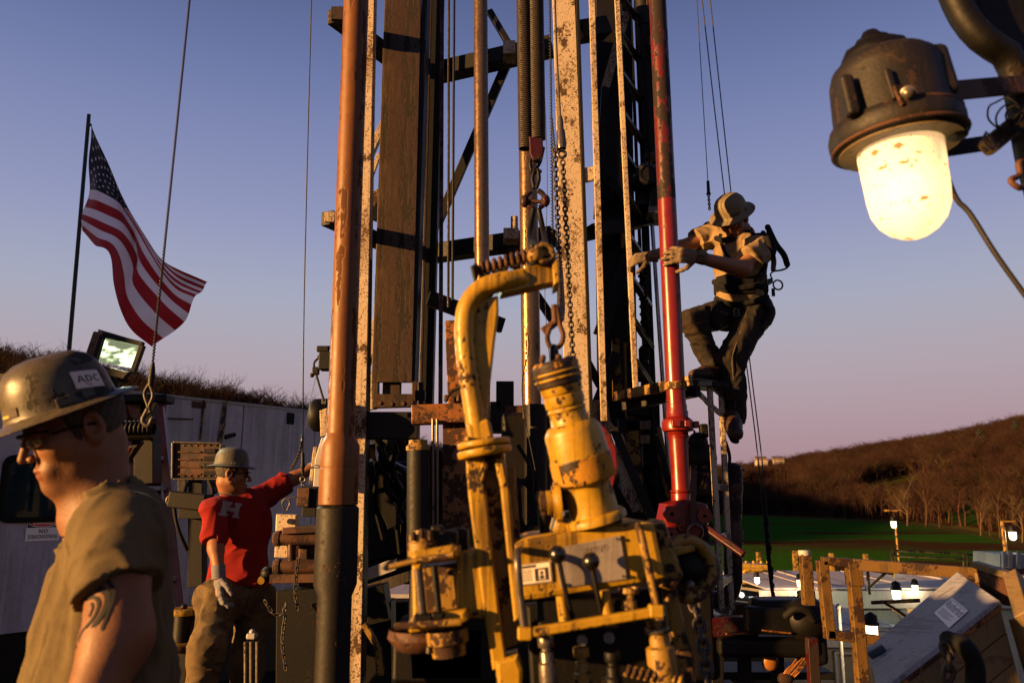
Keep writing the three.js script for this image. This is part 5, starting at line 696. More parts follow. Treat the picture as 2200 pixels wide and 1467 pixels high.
  // small work light and siren on the mast side
  const w = thing('work_lamp', 'small dark work lamp with a red fitting, left of the brown drill pipe', 'lamp', at(700, 790, 4)); part(w, 'box', [box(at(702, 775, 4), .07, .1, .08, .006), box(at(700, 752, 4), .08, .03, .09, .006)], M.black); part(w, 'fitting', cyl(at(683, 768, 3.98), at(694, 766, 3.98), .012), M.redDark); part(w, 'stalk', [tube([at(685, 768, 4), at(674, 780, 4), at(678, 800, 4), at(695, 860, 4)], .006, 16, 6), box(at(678, 797, 4), .035, .04, .03, .006), ball(at(670, 806, 4), .012)], M.black); part(w, 'wire', tube([at(678, 810, 4), at(664, 870, 4), at(656, 925, 4)], .0015, 8, 4), M.rope); part(w, 'bracket', bar(at(695, 862, 4), at(760, 870, 4.3), .03, .03), M.black);
  const dr = thing('brake_drum', 'dark round drum with a white guard strip behind the drill pipe', 'drum', at(690, 920, 4.3)); part(dr, 'drum', lathe(at(664, 892, 4.3), at(720, 892, 4.3), [[0, 0], [0, .04], [.01, .07], [.03, .09], [.07, .09], [.1, .07], [.12, .07], [.12, 0]], 28), M.grease); part(dr, 'guard', [plate([[686, 882], [702, 876], [704, 935], [688, 938]], 4.15, .02, .003), plate([[696, 935], [704, 935], [700, 985], [690, 985]], 4.16, .02, .003)], M.white); part(dr, 'bracket', bar(at(690, 900, 4.35), at(760, 905, 4.4), .05, .05), M.black);
  const cb = thing('distant_lamp_shade', 'yellowish lamp shade behind the drill pipe seen beside the guide beam', 'lamp', at(800, 440, 5.6)); part(cb, 'shade', plate([[795, 415], [812, 405], [812, 440], [792, 470]], 5.5, .05, .004), M.yellowBad); part(cb, 'arm', bar(at(790, 400, 5.5), at(815, 330, 5.5), .03, .03), M.white);
}
// ---------- guy lines at the right ----------
{
  solo('guy_line', 'thin line with a swivel above the climber\'s hard hat, left of three', 'cable', [tube([at(1521, 385, 4.9), at(1494, -60, 4.9)], .0028, 20, 5)], M.rope); const s = thing('swivel', 'dark swivel with a chain stub hanging behind the climber\'s hat', 'swivel', at(1524, 430, 4.9)); part(s, 'body', lathe(at(1523, 418, 4.9), at(1521, 380, 4.9), [[0, .014], [.01, .016], [.014, .011], [.09, .01], [.1, .005]], 12), M.grease); chain(s, [at(1523, 418, 4.9), at(1525, 450, 4.9)], .014, .02, .004, M.steel);
  solo('guy_line', 'dark wire line running down behind the climber to the trailers, left of the pair', 'cable', tube([at(1502, -60, 5.4), at(1560, 440, 5.4), at(1604, 780, 5.4), at(1632, 1010, 5.4), at(1652, 1230, 5.4), at(1662, 1300, 5.4)], .0042, 40, 6), M.rope); solo('guy_line', 'dark wire line running down behind the climber to the trailers, right of the pair', 'cable', tube([at(1520, -60, 5.4), at(1574, 440, 5.4), at(1612, 780, 5.4), at(1640, 1010, 5.4), at(1658, 1230, 5.4), at(1664, 1300, 5.4)], .0042, 40, 6), M.rope);
  RS = 3; const k = []; for (let y = 1060; y < 1290; y += 9) k.push(ball(at(1637 + (y - 1010) * .092 + rnd(-2, 2), y, 5.4), rnd(.008, .017), 1, 1.5, 1, 7)); solo('rope_wrap', 'lumpy dark rope lashing wrapped round the lower guy lines', 'rope', [tube([at(1640, 1060, 5.4), at(1651, 1180, 5.4), at(1662, 1290, 5.4)], .011, 20, 6), ...k], M.rubber);
}
{ // small white platform ladder
  const t = thing('platform_ladder', 'slender white step ladder with a small bracketed platform under the climber\'s boots', 'ladder', at(1545, 1310, 4.45)); const A = (y) => at(1525 + (y - 830) * .053, y, 4.4), B = (y) => at(1549 + (y - 830) * .048, y, 4.62);
  part(t, 'rail', bar(A(1310), A(832), .03, .03), M.white); part(t, 'rail', bar(B(1310), B(850), .03, .03), M.white); part(t, 'brace', [bar(at(1490, 832, 4.4), at(1528, 872, 4.39), .028, .02), bar(at(1528, 872, 4.39), at(1550, 890, 4.6), .028, .02)], M.white); part(t, 'platform', [bar(at(1482, 828, 4.45), at(1530, 828, 4.42), .03, .16, .004, V(0, 0, 1)), bar(at(1530, 828, 4.42), at(1552, 848, 4.62), .03, .03)], M.steel);
  for (const [y, y2] of [[1045, 1048], [1158, 1150], [1255, 1240]]) part(t, 'rung', bar(A(y), B(y2), .035, .03), M.steel);
}
{ // dark air hoist behind the ladder
  const Z = 4.7, t = thing('air_hoist', 'round dark hoist body with little control levers behind the white ladder', 'hoist', at(1505, 1060, Z)); part(t, 'body', [ball(at(1505, 985, Z), .1, 1, 1, .8), ball(at(1500, 950, Z), .06), box(at(1500, 1040, Z), .2, .18, .15, .03), box(at(1512, 925, Z + .1), .05, .08, .05, .01)], M.grease); part(t, 'lever', tube([at(1497, 955, Z - .05), at(1494, 940, Z - .05), at(1492, 926, Z - .05)], .007, 8, 6), M.rubber); part(t, 'lever', cyl(at(1508, 934, Z - .05), at(1522, 937, Z - .05), .01), M.rubber); for (const x of [1512, 1520]) part(t, 'nozzle', [cyl(at(x, 1022, Z - .1), at(x - 6, 1050, Z - .1), .008), ball(at(x, 1020, Z - .1), .012)], M.yellowBad); part(t, 'red_tag', box(at(1513, 1004, Z - .08), .04, .02, .01, .003), M.redDark);
  for (const [a, b, c] of [[[1560, 950], [1568, 980], [1566, 1010]], [[1500, 1060], [1520, 1110], [1515, 1180]], [[1480, 1050], [1500, 1090], [1530, 1130]]]) part(t, 'hose', tube([at(...a, Z), at(...b, Z), at(...c, Z)], .01), M.rubber); part(t, 'stand', bar(at(1500, 1060, Z + .05), at(1500, 1500, Z + .05), .12, .1), M.grease);
}
{ // red gooseneck pipe
  const Z = 4.75, t = thing('gooseneck_pipe', 'dark red upright pipe with a rounded cap and an elbow at its foot', 'pipe', at(1575, 1290, Z)); part(t, 'cap', lathe(at(1574, 1062, Z), at(1574, 996, Z), [[0, .056], [.03, .061], [.14, .06], [.17, .05], [.185, .02], [.186, 0]], 28), M.redDark); part(t, 'riser', [lathe(at(1576, 1252, Z), at(1574, 1000, Z), [[0, .052], [.2, .052], [.21, .056], [.3, .056], [.31, .05], [.38, .05], [.39, .054], [.54, .054]], 28)], M.redDark); part(t, 'elbow', tube([at(1576, 1225, Z), at(1576, 1250, Z), at(1567, 1276, Z), at(1545, 1288, Z), at(1512, 1286, Z)], .05, 24, 18), M.redDark); part(t, 'bolt', ball(at(1596, 1010, Z), .012), M.grease); part(t, 'clamp', bar(at(1540, 1070, Z - .08), at(1560, 1068, Z - .06), .025, .02), M.redDark);
}
{ // red manifold, lower right
  const Z = 4.3, t = thing('manifold', 'dark red manifold pipes and a black hooded valve low at the right', 'manifold', at(1620, 1400, Z)); const P = (x, y, z = Z) => at(x, y, z);
  part(t, 'beam', bar(P(1460, 1345), P(1625, 1345), .09, .1, .01, V(0, 1, 0)), M.redDark); part(t, 'beam', bar(P(1600, 1330, Z - .1), P(1730, 1336, Z - .1), .09, .13, .02, V(0, 1, 0)), M.grease); part(t, 'lip', [bar(P(1560, 1362, Z - .06), P(1625, 1358, Z - .06), .012, .03), bar(P(1638, 1354, Z - .16), P(1700, 1360, Z - .16), .008, .02)], M.orange); part(t, 'body', [box(P(1680, 1315, Z), .3, .14, .2, .03), ball(P(1735, 1330, Z - .1), .12, 1, .9, .8), cyl(P(1735, 1300, Z - .05), P(1732, 1270, Z - .05), .045), box(P(1740, 1360, Z), .14, .3, .15, .03), box(P(1640, 1385, Z), .5, .1, .2, .03)], M.grease); part(t, 'hood', tube([P(1690, 1322, Z - .2), P(1710, 1308, Z - .22), P(1735, 1312, Z - .22), P(1748, 1330, Z - .2)], .02, 16, 8), M.rubber); part(t, 'red_light', ball(P(1602, 1342, Z - .06), .012), M.red);
  for (const [x, y, z] of [[1540, 1360, 0], [1600, 1390, .1], [1670, 1380, .2]]) part(t, 'leg', bar(P(x, 1480, Z + z), P(x, y, Z + z), .06, .06), M.black); part(t, 'cap', ball(P(1655, 1422, Z + .1), .045, 1, 1, .6), M.orange);
  part(t, 'drip_pan', box(P(1600, 1440, Z + .4), .9, .04, .3, .01), M.black);
  const r = thing('frayed_strap', 'orange frayed strap end on the manifold frame', 'strap', P(1700, 1450, Z - .1)); RS = 44; const fr = []; for (let i = 0; i < 12; i++) { const x = 1690 + i * 2.5; fr.push(tube([P(x - 14, 1458, Z - .1), P(x, 1440 + rnd(-5, 5), Z - .11), P(x + 22, 1420 + rnd(-6, 6), Z - .1)], .004, 8, 5)); } part(r, 'strand', fr, M.orange); part(r, 'core', ball(P(1688, 1458, Z - .1), .03, 1.4, 1, .7), M.rust);
}
{ // chipped yellow gate frame and posts
  const Z = 3.7, t = thing('guard_railing', 'chipped yellow square tube railing with an open gate frame', 'railing', at(1850, 1467, Z)); const P = (x, y, z = Z) => at(x, y, z), y = worn(66, [.2, .105, .016], [.05, .022, .011], .42, { speck: .72, dirt: .5, size: .3, rough: .55 });
  part(t, 'gate_post', bar(P(1784, 1372), P(1766, 1204), .045, .045), y); part(t, 'gate_top', bar(P(1766, 1205), P(1832, 1209), .036, .045), y); part(t, 'gate_bottom', bar(P(1776, 1362), P(1890, 1376), .042, .045), y); part(t, 'main_post', [bar(P(1856, 1500), P(1834, 1230), .05, .05)], y); part(t, 'post_sleeve', bar(P(1838, 1258), P(1832, 1206), .062, .062), y); part(t, 'top_rail', bar(P(1832, 1212), P(2100, 1232, Z - .15), .05, .05), y); part(t, 'end_post', bar(P(2086, 1225, Z - .1), P(2092, 1275, Z - .1), .045, .045), y); part(t, 'top_rail', bar(P(2100, 1240, Z - .2), P(2240, 1250, Z - .4), .045, .045), y);
  const q = thing('capped_post', 'rusty yellow post with a pale metal cap standing by the manifold', 'post', P(1745, 1500, 4)); part(q, 'post', [bar(P(1738, 1300, 4), P(1730, 1190, 4), .052, .05)], y); part(q, 'lower_post', bar(P(1752, 1500, 4), P(1744, 1370, 4), .05, .05), M.redDark); part(q, 'cap', [lathe(P(1729, 1193, 4), P(1728, 1180, 4), [[0, .028], [.012, .03], [.024, .028], [.026, 0]], 16)], M.whiteClean);
}
{ // tilted board top tool box at the corner
  const P = (x, y, z) => at(x, y, z), A = P(2058, 1228, 2.7), B = P(2146, 1287, 2.25), D = P(1861, 1395, 2.55); const t = thing('tool_box', 'tilted grey blue board lid with a sticker on a pale yellow wooden box', 'tool box', P(2040, 1467, 2.2));
  const pn = V().crossVectors(B.clone().sub(A), D.clone().sub(A)).normalize(), eye = V(0, EYE, 0), cd = at(1890, 1486, 1).sub(eye), C = eye.clone().addScaledVector(cd, A.clone().sub(eye).dot(pn) / cd.dot(pn));
  const grain = worn(67, [.5, .51, .6], [.24, .23, .27], .36, { fx: 4, fy: 30, speck: .93, dirt: .6, rough: .6, size: .45, grime: [.15, .14, .16] });
  const u = B.clone().sub(A), v = D.clone().sub(A), n = V().crossVectors(v, u).normalize(); part(t, 'lid', polyPlate([A, D, C, B], .02, .003), grain);
  const at2 = (a, b, o = 0) => A.clone().addScaledVector(u, a).addScaledVector(v, b).addScaledVector(n, o); const board = worn(68, [.3, .2, .08], [.2, .11, .04], .3, { fx: 3, fy: 20, speck: .94, dirt: .5, rough: .7, size: .5 });
  const dn = V(.12, -.95, .05).normalize(); for (const [o0, o1] of [[.025, .085], [.088, .16], [.163, .235]]) part(t, 'side_board', polyPlate([B.clone().addScaledVector(dn, o0), C.clone().addScaledVector(dn, o0), C.clone().addScaledVector(dn, o1), B.clone().addScaledVector(dn, o1)], .02, .002), board); part(t, 'edge_trim', bar(B.clone().addScaledVector(dn, .02), C.clone().addScaledVector(dn, .02), .012, .012, .002), M.orange);
  const post = [at2(1.02, -.02).addScaledVector(dn, .03), at2(1.02, -.02).addScaledVector(dn, .9)]; part(t, 'corner_post', bar(post[0].clone().add(V(.07, -.02, 0)), post[1].clone().add(V(.09, 0, 0)), .1, .05), board); part(t, 'body', bar(at2(.5, .5).addScaledVector(dn, .2), at2(.5, .6).addScaledVector(dn, 1), .2, .2), M.black);
  part(t, 'back_board', polyPlate([P(2096, 1212, 2.6), P(2112, 1290, 2.58), P(2190, 1306, 2.3), P(2186, 1244, 2.3)], .03, .003), M.rust); part(t, 'frame_strip', [bar(P(2096, 1212, 2.58), P(2178, 1238, 2.3), .02, .03), bar(P(2178, 1238, 2.3), P(2205, 1330, 2.1), .035, .04)], board);
  part(t, 'clip', [(() => { const m4 = new THREE.Matrix4().makeBasis(u.clone().normalize(), V().crossVectors(n, u).normalize(), n).setPosition(at2(.28, .93, .012)); const g = flat(new RoundedBoxGeometry(.028, .05, .02, 1, .004)).clone().applyMatrix4(m4); return flat(g); })()], plain([.02, .07, .12], .4));
  { const c = document.createElement('canvas'); c.width = 256; c.height = 256; const g = c.getContext('2d'); g.fillStyle = '#cfc9cf'; g.fillRect(0, 0, 256, 256); g.fillStyle = '#1d1a20'; g.font = 'bold 78px sans-serif'; g.textAlign = 'center'; g.save(); g.translate(128, 118); g.scale(.62, 1.5); g.fillText('Weatherford', 0, 0, 380); g.restore(); for (let i = 0; i < 6; i++) g.fillRect(24, 150 + i * 14, 190 - (i % 3) * 30, 5); g.fillRect(24, 14, 200, 4);
    const tx = new THREE.CanvasTexture(c); tx.colorSpace = THREE.SRGBColorSpace; const q = [at2(.42, .36, .003), at2(.5, .2, .003), at2(.86, .22, .003), at2(.78, .38, .003)]; const a0 = at2(.4, .40, .003), bx = u.clone().multiplyScalar(.42), by = v.clone().multiplyScalar(-.19), quad = new THREE.BufferGeometry(), p = [a0, a0.clone().add(bx), a0.clone().add(bx).add(by), a0.clone().add(by)]; quad.setAttribute('position', new THREE.Float32BufferAttribute([p[0], p[1], p[2], p[0], p[2], p[3]].flatMap((w) => [w.x, w.y, w.z]), 3)); quad.setAttribute('uv', new THREE.Float32BufferAttribute([0, 0, 1, 0, 1, 1, 0, 0, 1, 1, 0, 1], 2)); quad.computeVertexNormals(); quad.userData.keepUV = true; part(t, 'sticker', quad, new THREE.MeshStandardMaterial({ map: tx, roughness: .5 })); }
  const h = thing('hanging_hose', 'dark hose and chain looping in front of the tool box side', 'hose', P(2060, 1467, 1.9)); part(h, 'hose', tube([P(2040, 1375, 2.0), P(2075, 1390, 1.95), P(2095, 1430, 1.95), P(2095, 1500, 1.95)], .022, 24, 10), M.rubber); chain(h, [P(2030, 1385, 1.97), P(2042, 1420, 1.96), P(2036, 1460, 1.96)], .03, .03, .006, M.chain);
}
// ---------- people: continuous bodies meshed from a distance field ----------
const cap = (a, b, ra, rb = ra) => { const ax = a.x, ay = a.y, az = a.z, dx = b.x - ax, dy = b.y - ay, dz = b.z - az, L = 1 / (dx * dx + dy * dy + dz * dz + 1e-12); return (x, y, z) => { const px = x - ax, py = y - ay, pz = z - az; let t = (px * dx + py * dy + pz * dz) * L; t = t < 0 ? 0 : t > 1 ? 1 : t; return Math.hypot(px - dx * t, py - dy * t, pz - dz * t) - (ra + (rb - ra) * t); }; };
const ell = (c, r, q) => { const i = q ? q.clone().invert() : null, v = V(); return (x, y, z) => { v.set(x - c.x, y - c.y, z - c.z); if (i) v.applyQuaternion(i); const a = v.x / r.x, b = v.y / r.y, d = v.z / r.z, k0 = Math.hypot(a, b, d), k1 = Math.hypot(a / r.x, b / r.y, d / r.z); return k0 < 1e-6 ? -Math.min(r.x, r.y, r.z) : k0 * (k0 - 1) / k1; }; };
const sph = (c, r) => (x, y, z) => Math.hypot(x - c.x, y - c.y, z - c.z) - r;
const smin = (a, b, k) => { const h = Math.max(k - Math.abs(a - b), 0) / k; return Math.min(a, b) - h * h * k * .25; }, smax = (a, b, k) => -smin(-a, -b, k);
const uni = (k, ...f) => (x, y, z) => { let d = f[0](x, y, z); for (let i = 1; i < f.length; i++) d = smin(d, f[i](x, y, z), k); return d; };
const cut = (f, p, n, k = .006) => (x, y, z) => smax(f(x, y, z), (x - p.x) * n.x + (y - p.y) * n.y + (z - p.z) * n.z, k); // keeps the side against n
const sub = (f, g, k = .006) => (x, y, z) => smax(f(x, y, z), -g(x, y, z), k);
const vn = (x, y, z) => { const xi = Math.floor(x), yi = Math.floor(y), zi = Math.floor(z), s = (t) => t * t * (3 - 2 * t), u = s(x - xi), v = s(y - yi), w = s(z - zi), h = (a, b, c) => hash2(xi + a + (zi + c) * 131, yi + b, 77); return lerp(lerp(lerp(h(0, 0, 0), h(1, 0, 0), u), lerp(h(0, 1, 0), h(1, 1, 0), u), v), lerp(lerp(h(0, 0, 1), h(1, 0, 1), u), lerp(h(0, 1, 1), h(1, 1, 1), u), v), w); };
const folds = (f, amp, fx, fy, fz, warp = .5) => (x, y, z) => { const d = f(x, y, z); if (d > amp * 6 || d < -amp * 8) return d; const w = vn(x * 5, y * 5, z * 5) * warp, n = vn(x * fx + w * 3, y * fy + w * 5, z * fz + w * 4), r = 1 - Math.abs(2 * n - 1); return d - amp * (r * r * 1.4 - .4); };
function netMesh(f, lo, hi, cell, color) { // naive surface nets; normals from the field
  const nx = Math.ceil((hi.x - lo.x) / cell) + 1, ny = Math.ceil((hi.y - lo.y) / cell) + 1, nz = Math.ceil((hi.z - lo.z) / cell) + 1, val = new Float32Array(nx * ny * nz), at3 = (i, j, k) => (k * ny + j) * nx + i, B = 6;
  for (let k0 = 0; k0 < nz; k0 += B) for (let j0 = 0; j0 < ny; j0 += B) for (let i0 = 0; i0 < nx; i0 += B) {
    const c = f(lo.x + (i0 + B / 2) * cell, lo.y + (j0 + B / 2) * cell, lo.z + (k0 + B / 2) * cell), far = Math.abs(c) > cell * B * 1.25 + .02;
    for (let k = k0; k < Math.min(k0 + B, nz); k++) for (let j = j0; j < Math.min(j0 + B, ny); j++) for (let i = i0; i < Math.min(i0 + B, nx); i++) val[at3(i, j, k)] = far ? c : f(lo.x + i * cell, lo.y + j * cell, lo.z + k * cell);
  }
  const id = new Int32Array(nx * ny * nz).fill(-1), pos = [], idx = [], E = [[0, 0, 0, 1, 0, 0], [0, 1, 0, 1, 1, 0], [0, 0, 1, 1, 0, 1], [0, 1, 1, 1, 1, 1], [0, 0, 0, 0, 1, 0], [1, 0, 0, 1, 1, 0], [0, 0, 1, 0, 1, 1], [1, 0, 1, 1, 1, 1], [0, 0, 0, 0, 0, 1], [1, 0, 0, 1, 0, 1], [0, 1, 0, 0, 1, 1], [1, 1, 0, 1, 1, 1]];
  for (let k = 0; k < nz - 1; k++) for (let j = 0; j < ny - 1; j++) for (let i = 0; i < nx - 1; i++) {
    let m = 0; for (let q = 0; q < 8; q++) if (val[at3(i + (q & 1), j + ((q >> 1) & 1), k + (q >> 2))] < 0) m++; if (!m || m === 8) continue;
    let n = 0, X = 0, Y = 0, Z = 0; for (const [a, b, c, d, e, g] of E) { const u = val[at3(i + a, j + b, k + c)], v = val[at3(i + d, j + e, k + g)]; if ((u < 0) === (v < 0)) continue; const t = u / (u - v); X += a + (d - a) * t; Y += b + (e - b) * t; Z += c + (g - c) * t; n++; }
    id[at3(i, j, k)] = pos.length / 3; pos.push(lo.x + (i + X / n) * cell, lo.y + (j + Y / n) * cell, lo.z + (k + Z / n) * cell);
  }
  const quad = (a, b, c, d, flip) => { if (a < 0 || b < 0 || c < 0 || d < 0) return; flip ? idx.push(a, c, b, a, d, c) : idx.push(a, b, c, a, c, d); };
  for (let k = 1; k < nz - 1; k++) for (let j = 1; j < ny - 1; j++) for (let i = 1; i < nx - 1; i++) { const s = val[at3(i, j, k)] < 0;
    if (s !== val[at3(i + 1, j, k)] < 0) quad(id[at3(i, j - 1, k - 1)], id[at3(i, j, k - 1)], id[at3(i, j, k)], id[at3(i, j - 1, k)], !s);
    if (s !== val[at3(i, j + 1, k)] < 0) quad(id[at3(i - 1, j, k - 1)], id[at3(i - 1, j, k)], id[at3(i, j, k)], id[at3(i, j, k - 1)], !s);
    if (s !== val[at3(i, j, k + 1)] < 0) quad(id[at3(i - 1, j - 1, k)], id[at3(i, j - 1, k)], id[at3(i, j, k)], id[at3(i - 1, j, k)], !s); }
  const nor = new Float32Array(pos.length), e = cell * .7; for (let q = 0; q < pos.length; q += 3) { const x = pos[q], y = pos[q + 1], z = pos[q + 2], a = f(x + e, y, z) - f(x - e, y, z), b = f(x, y + e, z) - f(x, y - e, z), c = f(x, y, z + e) - f(x, y, z - e), l = 1 / (Math.hypot(a, b, c) + 1e-9); nor[q] = a * l; nor[q + 1] = b * l; nor[q + 2] = c * l; }
  const g = new THREE.BufferGeometry(); g.setAttribute('position', new THREE.Float32BufferAttribute(pos, 3)); g.setAttribute('normal', new THREE.BufferAttribute(nor, 3)); g.setIndex(idx);
  if (color) { const col = new Float32Array(pos.length); for (let q = 0; q < pos.length; q += 3) { const c = color(pos[q], pos[q + 1], pos[q + 2]); col[q] = c[0]; col[q + 1] = c[1]; col[q + 2] = c[2]; } g.setAttribute('color', new THREE.BufferAttribute(col, 3)); }
  return flat(g);
}
const around = (pts, m) => { const b = new THREE.Box3().setFromPoints(pts); return [b.min.addScalar(-m), b.max.addScalar(m)]; };
const skinTex = surface(.25, (() => { const f = fbm(101, 60, 60, 3), l = fbm(102, 5, 5, 3); return (i) => { const d = fbm(103, 9, 9, 5)[i], v = .78 * (.88 + .2 * f[i] + .08 * l[i]) * (1 - .1 * sst(.55, .85, d)); return [v / ALB * .9, v / ALB * .9, v / ALB * .9, .52 + .1 * f[i], f[i]]; }; })(), { bump: .00025 }); skinTex.vertexColors = true;
const cloth = (seed, c, d, o = {}) => surface(o.size ?? .4, (() => { const wv = fbm(seed, 128, 128, 2), b = fbm(seed + 1, 5, 5, 5), p = fbm(seed + 2, 14, 14, 4); return (i) => { const v = .88 + .2 * wv[i], m = sst(.4, .85, b[i] * .6 + p[i] * .4) * (o.stain ?? .8); return [...mix3(c, d, m).map((x) => x * v), .92, wv[i]]; }; })(), { bump: .0002, spec: .3, share: 'cloth' });
// head in its own axes: x to its left, y up, z forward, origin between the ears
let HS = 1; // head size
function headField(q, o) {
  const h = HS, W = (x, y, z) => V(x * h, y * h, z * h).applyQuaternion(q).add(o), S = (x, y, z, r) => sph(W(x, y, z), r * h), C = (a, b, ra, rb) => cap(W(...a), W(...b), ra * h, rb * h), El = (c, r) => ell(W(...c), V(...r).multiplyScalar(h), q);
  let f = uni(.03, El([0, .036, -.006], [.075, .08, .083]), El([0, -.028, .03], [.056, .078, .058]), C([.05, -.05, .005], [.014, -.098, .07], .02, .016), C([-.05, -.05, .005], [-.014, -.098, .07], .02, .016), S(.044, -.022, .056, .021), S(-.044, -.022, .056, .021));
  f = uni(.016, f, C([-.034, .02, .08], [.034, .02, .08], .0125, .0125), S(0, -.099, .078, .0175), C([-.02, -.068, .074], [.02, -.068, .074], .02, .02));
  const eyeL = S(.031, -.003, .094, .016), eyeR = S(-.031, -.003, .094, .016); f = sub(sub(f, eyeL, .012), eyeR, .012);
  f = uni(.004, f, S(.03, -.003, .072, .0135), S(-.03, -.003, .072, .0135));
  f = uni(.01, f, C([0, .012, .09], [0, -.03, .113], .0072, .0092)); f = uni(.006, f, S(.0105, -.035, .1, .0076), S(-.0105, -.035, .1, .0076));
  f = sub(f, S(.0065, -.042, .108, .0035), .003); f = sub(f, S(-.0065, -.042, .108, .0035), .003);
  f = uni(.005, f, C([-.017, -.061, .0915], [.017, -.061, .0915], .0066, .0066), S(0, -.0605, .0955, .0065), C([-.015, -.0725, .09], [.015, -.0725, .09], .0072, .0072));
  f = sub(f, C([-.022, -.0668, .1], [.022, -.0668, .1], .002, .002), .003);
  for (const s of [1, -1]) { let e = El([s * .077, -.006, -.012], [.011, .033, .021]); e = sub(e, El([s * .088, -.004, -.008], [.01, .021, .012]), .006); f = uni(.008, f, e, S(s * .075, -.032, -.006, .009)); }
  return f;
}
function headColor(q, o, skin, hair, opt = {}) { const h = HS, iq = q.clone().invert(), v = V(); return (x, y, z) => { v.set(x, y, z).sub(o).applyQuaternion(iq).divideScalar(h); const ax = Math.abs(v.x); const n = vn(x * 60, y * 60, z * 60); let c = skin.map((s) => s * (.94 + .12 * n));
  if (v.z > .082 && v.y < -.054 && v.y > -.081 && ax < .024) c = mix3(c, [skin[0] * .82, skin[1] * .5, skin[2] * .5], .75); // lips
  if (v.z > .055 && Math.abs(v.y - .021) < .0065 && ax > .012 && ax < .048) c = mix3(c, hair, .75); // brows
  if (v.z > .074 && Math.hypot(ax - .0305, v.y + .003) < .0115) c = Math.hypot(ax - .0305, v.y + .003) < .0062 ? [.02, .02, .02] : [.4, .36, .33];
  if (opt.stubble && v.y < -.045 && v.y > -.125 && v.z > -.02 && v.z < .1 && !(v.z > .08 && v.y > -.084 && ax < .03)) c = mix3(c, hair, opt.stubble * (.5 + n));
  return c; }; }
function lookAt3(fwd, roll = 0) { const f = fwd.clone().normalize(); let u = UPY.clone().addScaledVector(f, -f.y).normalize(); if (roll) u.applyAxisAngle(f, roll); const x = V().crossVectors(u, f); return new THREE.Quaternion().setFromRotationMatrix(new THREE.Matrix4().makeBasis(x, u, f)); }
function hairCap(q, o, o2 = {}) { const h = HS, W = (x, y, z) => V(x * h, y * h, z * h).applyQuaternion(q).add(o); let f = ell(W(0, .03, -.012), V(.0815, .088, .084).multiplyScalar(h), q); const front = W(0, .0, .03), n = V(0, -.25, 1).applyQuaternion(q).normalize(); f = cut(f, front, n, .01); f = cut(f, W(0, .06, 0), V(0, 1, 0).applyQuaternion(q), .01); const low = W(0, o2.low ?? -.055, -.05), n2 = V(0, -1, .35).applyQuaternion(q).normalize(); f = cut(f, low, n2, .008); f = uni(.01, f, cap(W(.07, .02, .018), W(.072, -.018, .014), .0075, .006), cap(W(-.07, .02, .018), W(-.072, -.018, .014), .0075, .006)); f = sub(f, uni(.01, ell(W(.082, -.008, -.006), V(.02, .034, .024), q), ell(W(-.082, -.008, -.006), V(.02, .034, .024), q)), .004); return folds(f, .0022, 140, 60, 140, .8); }
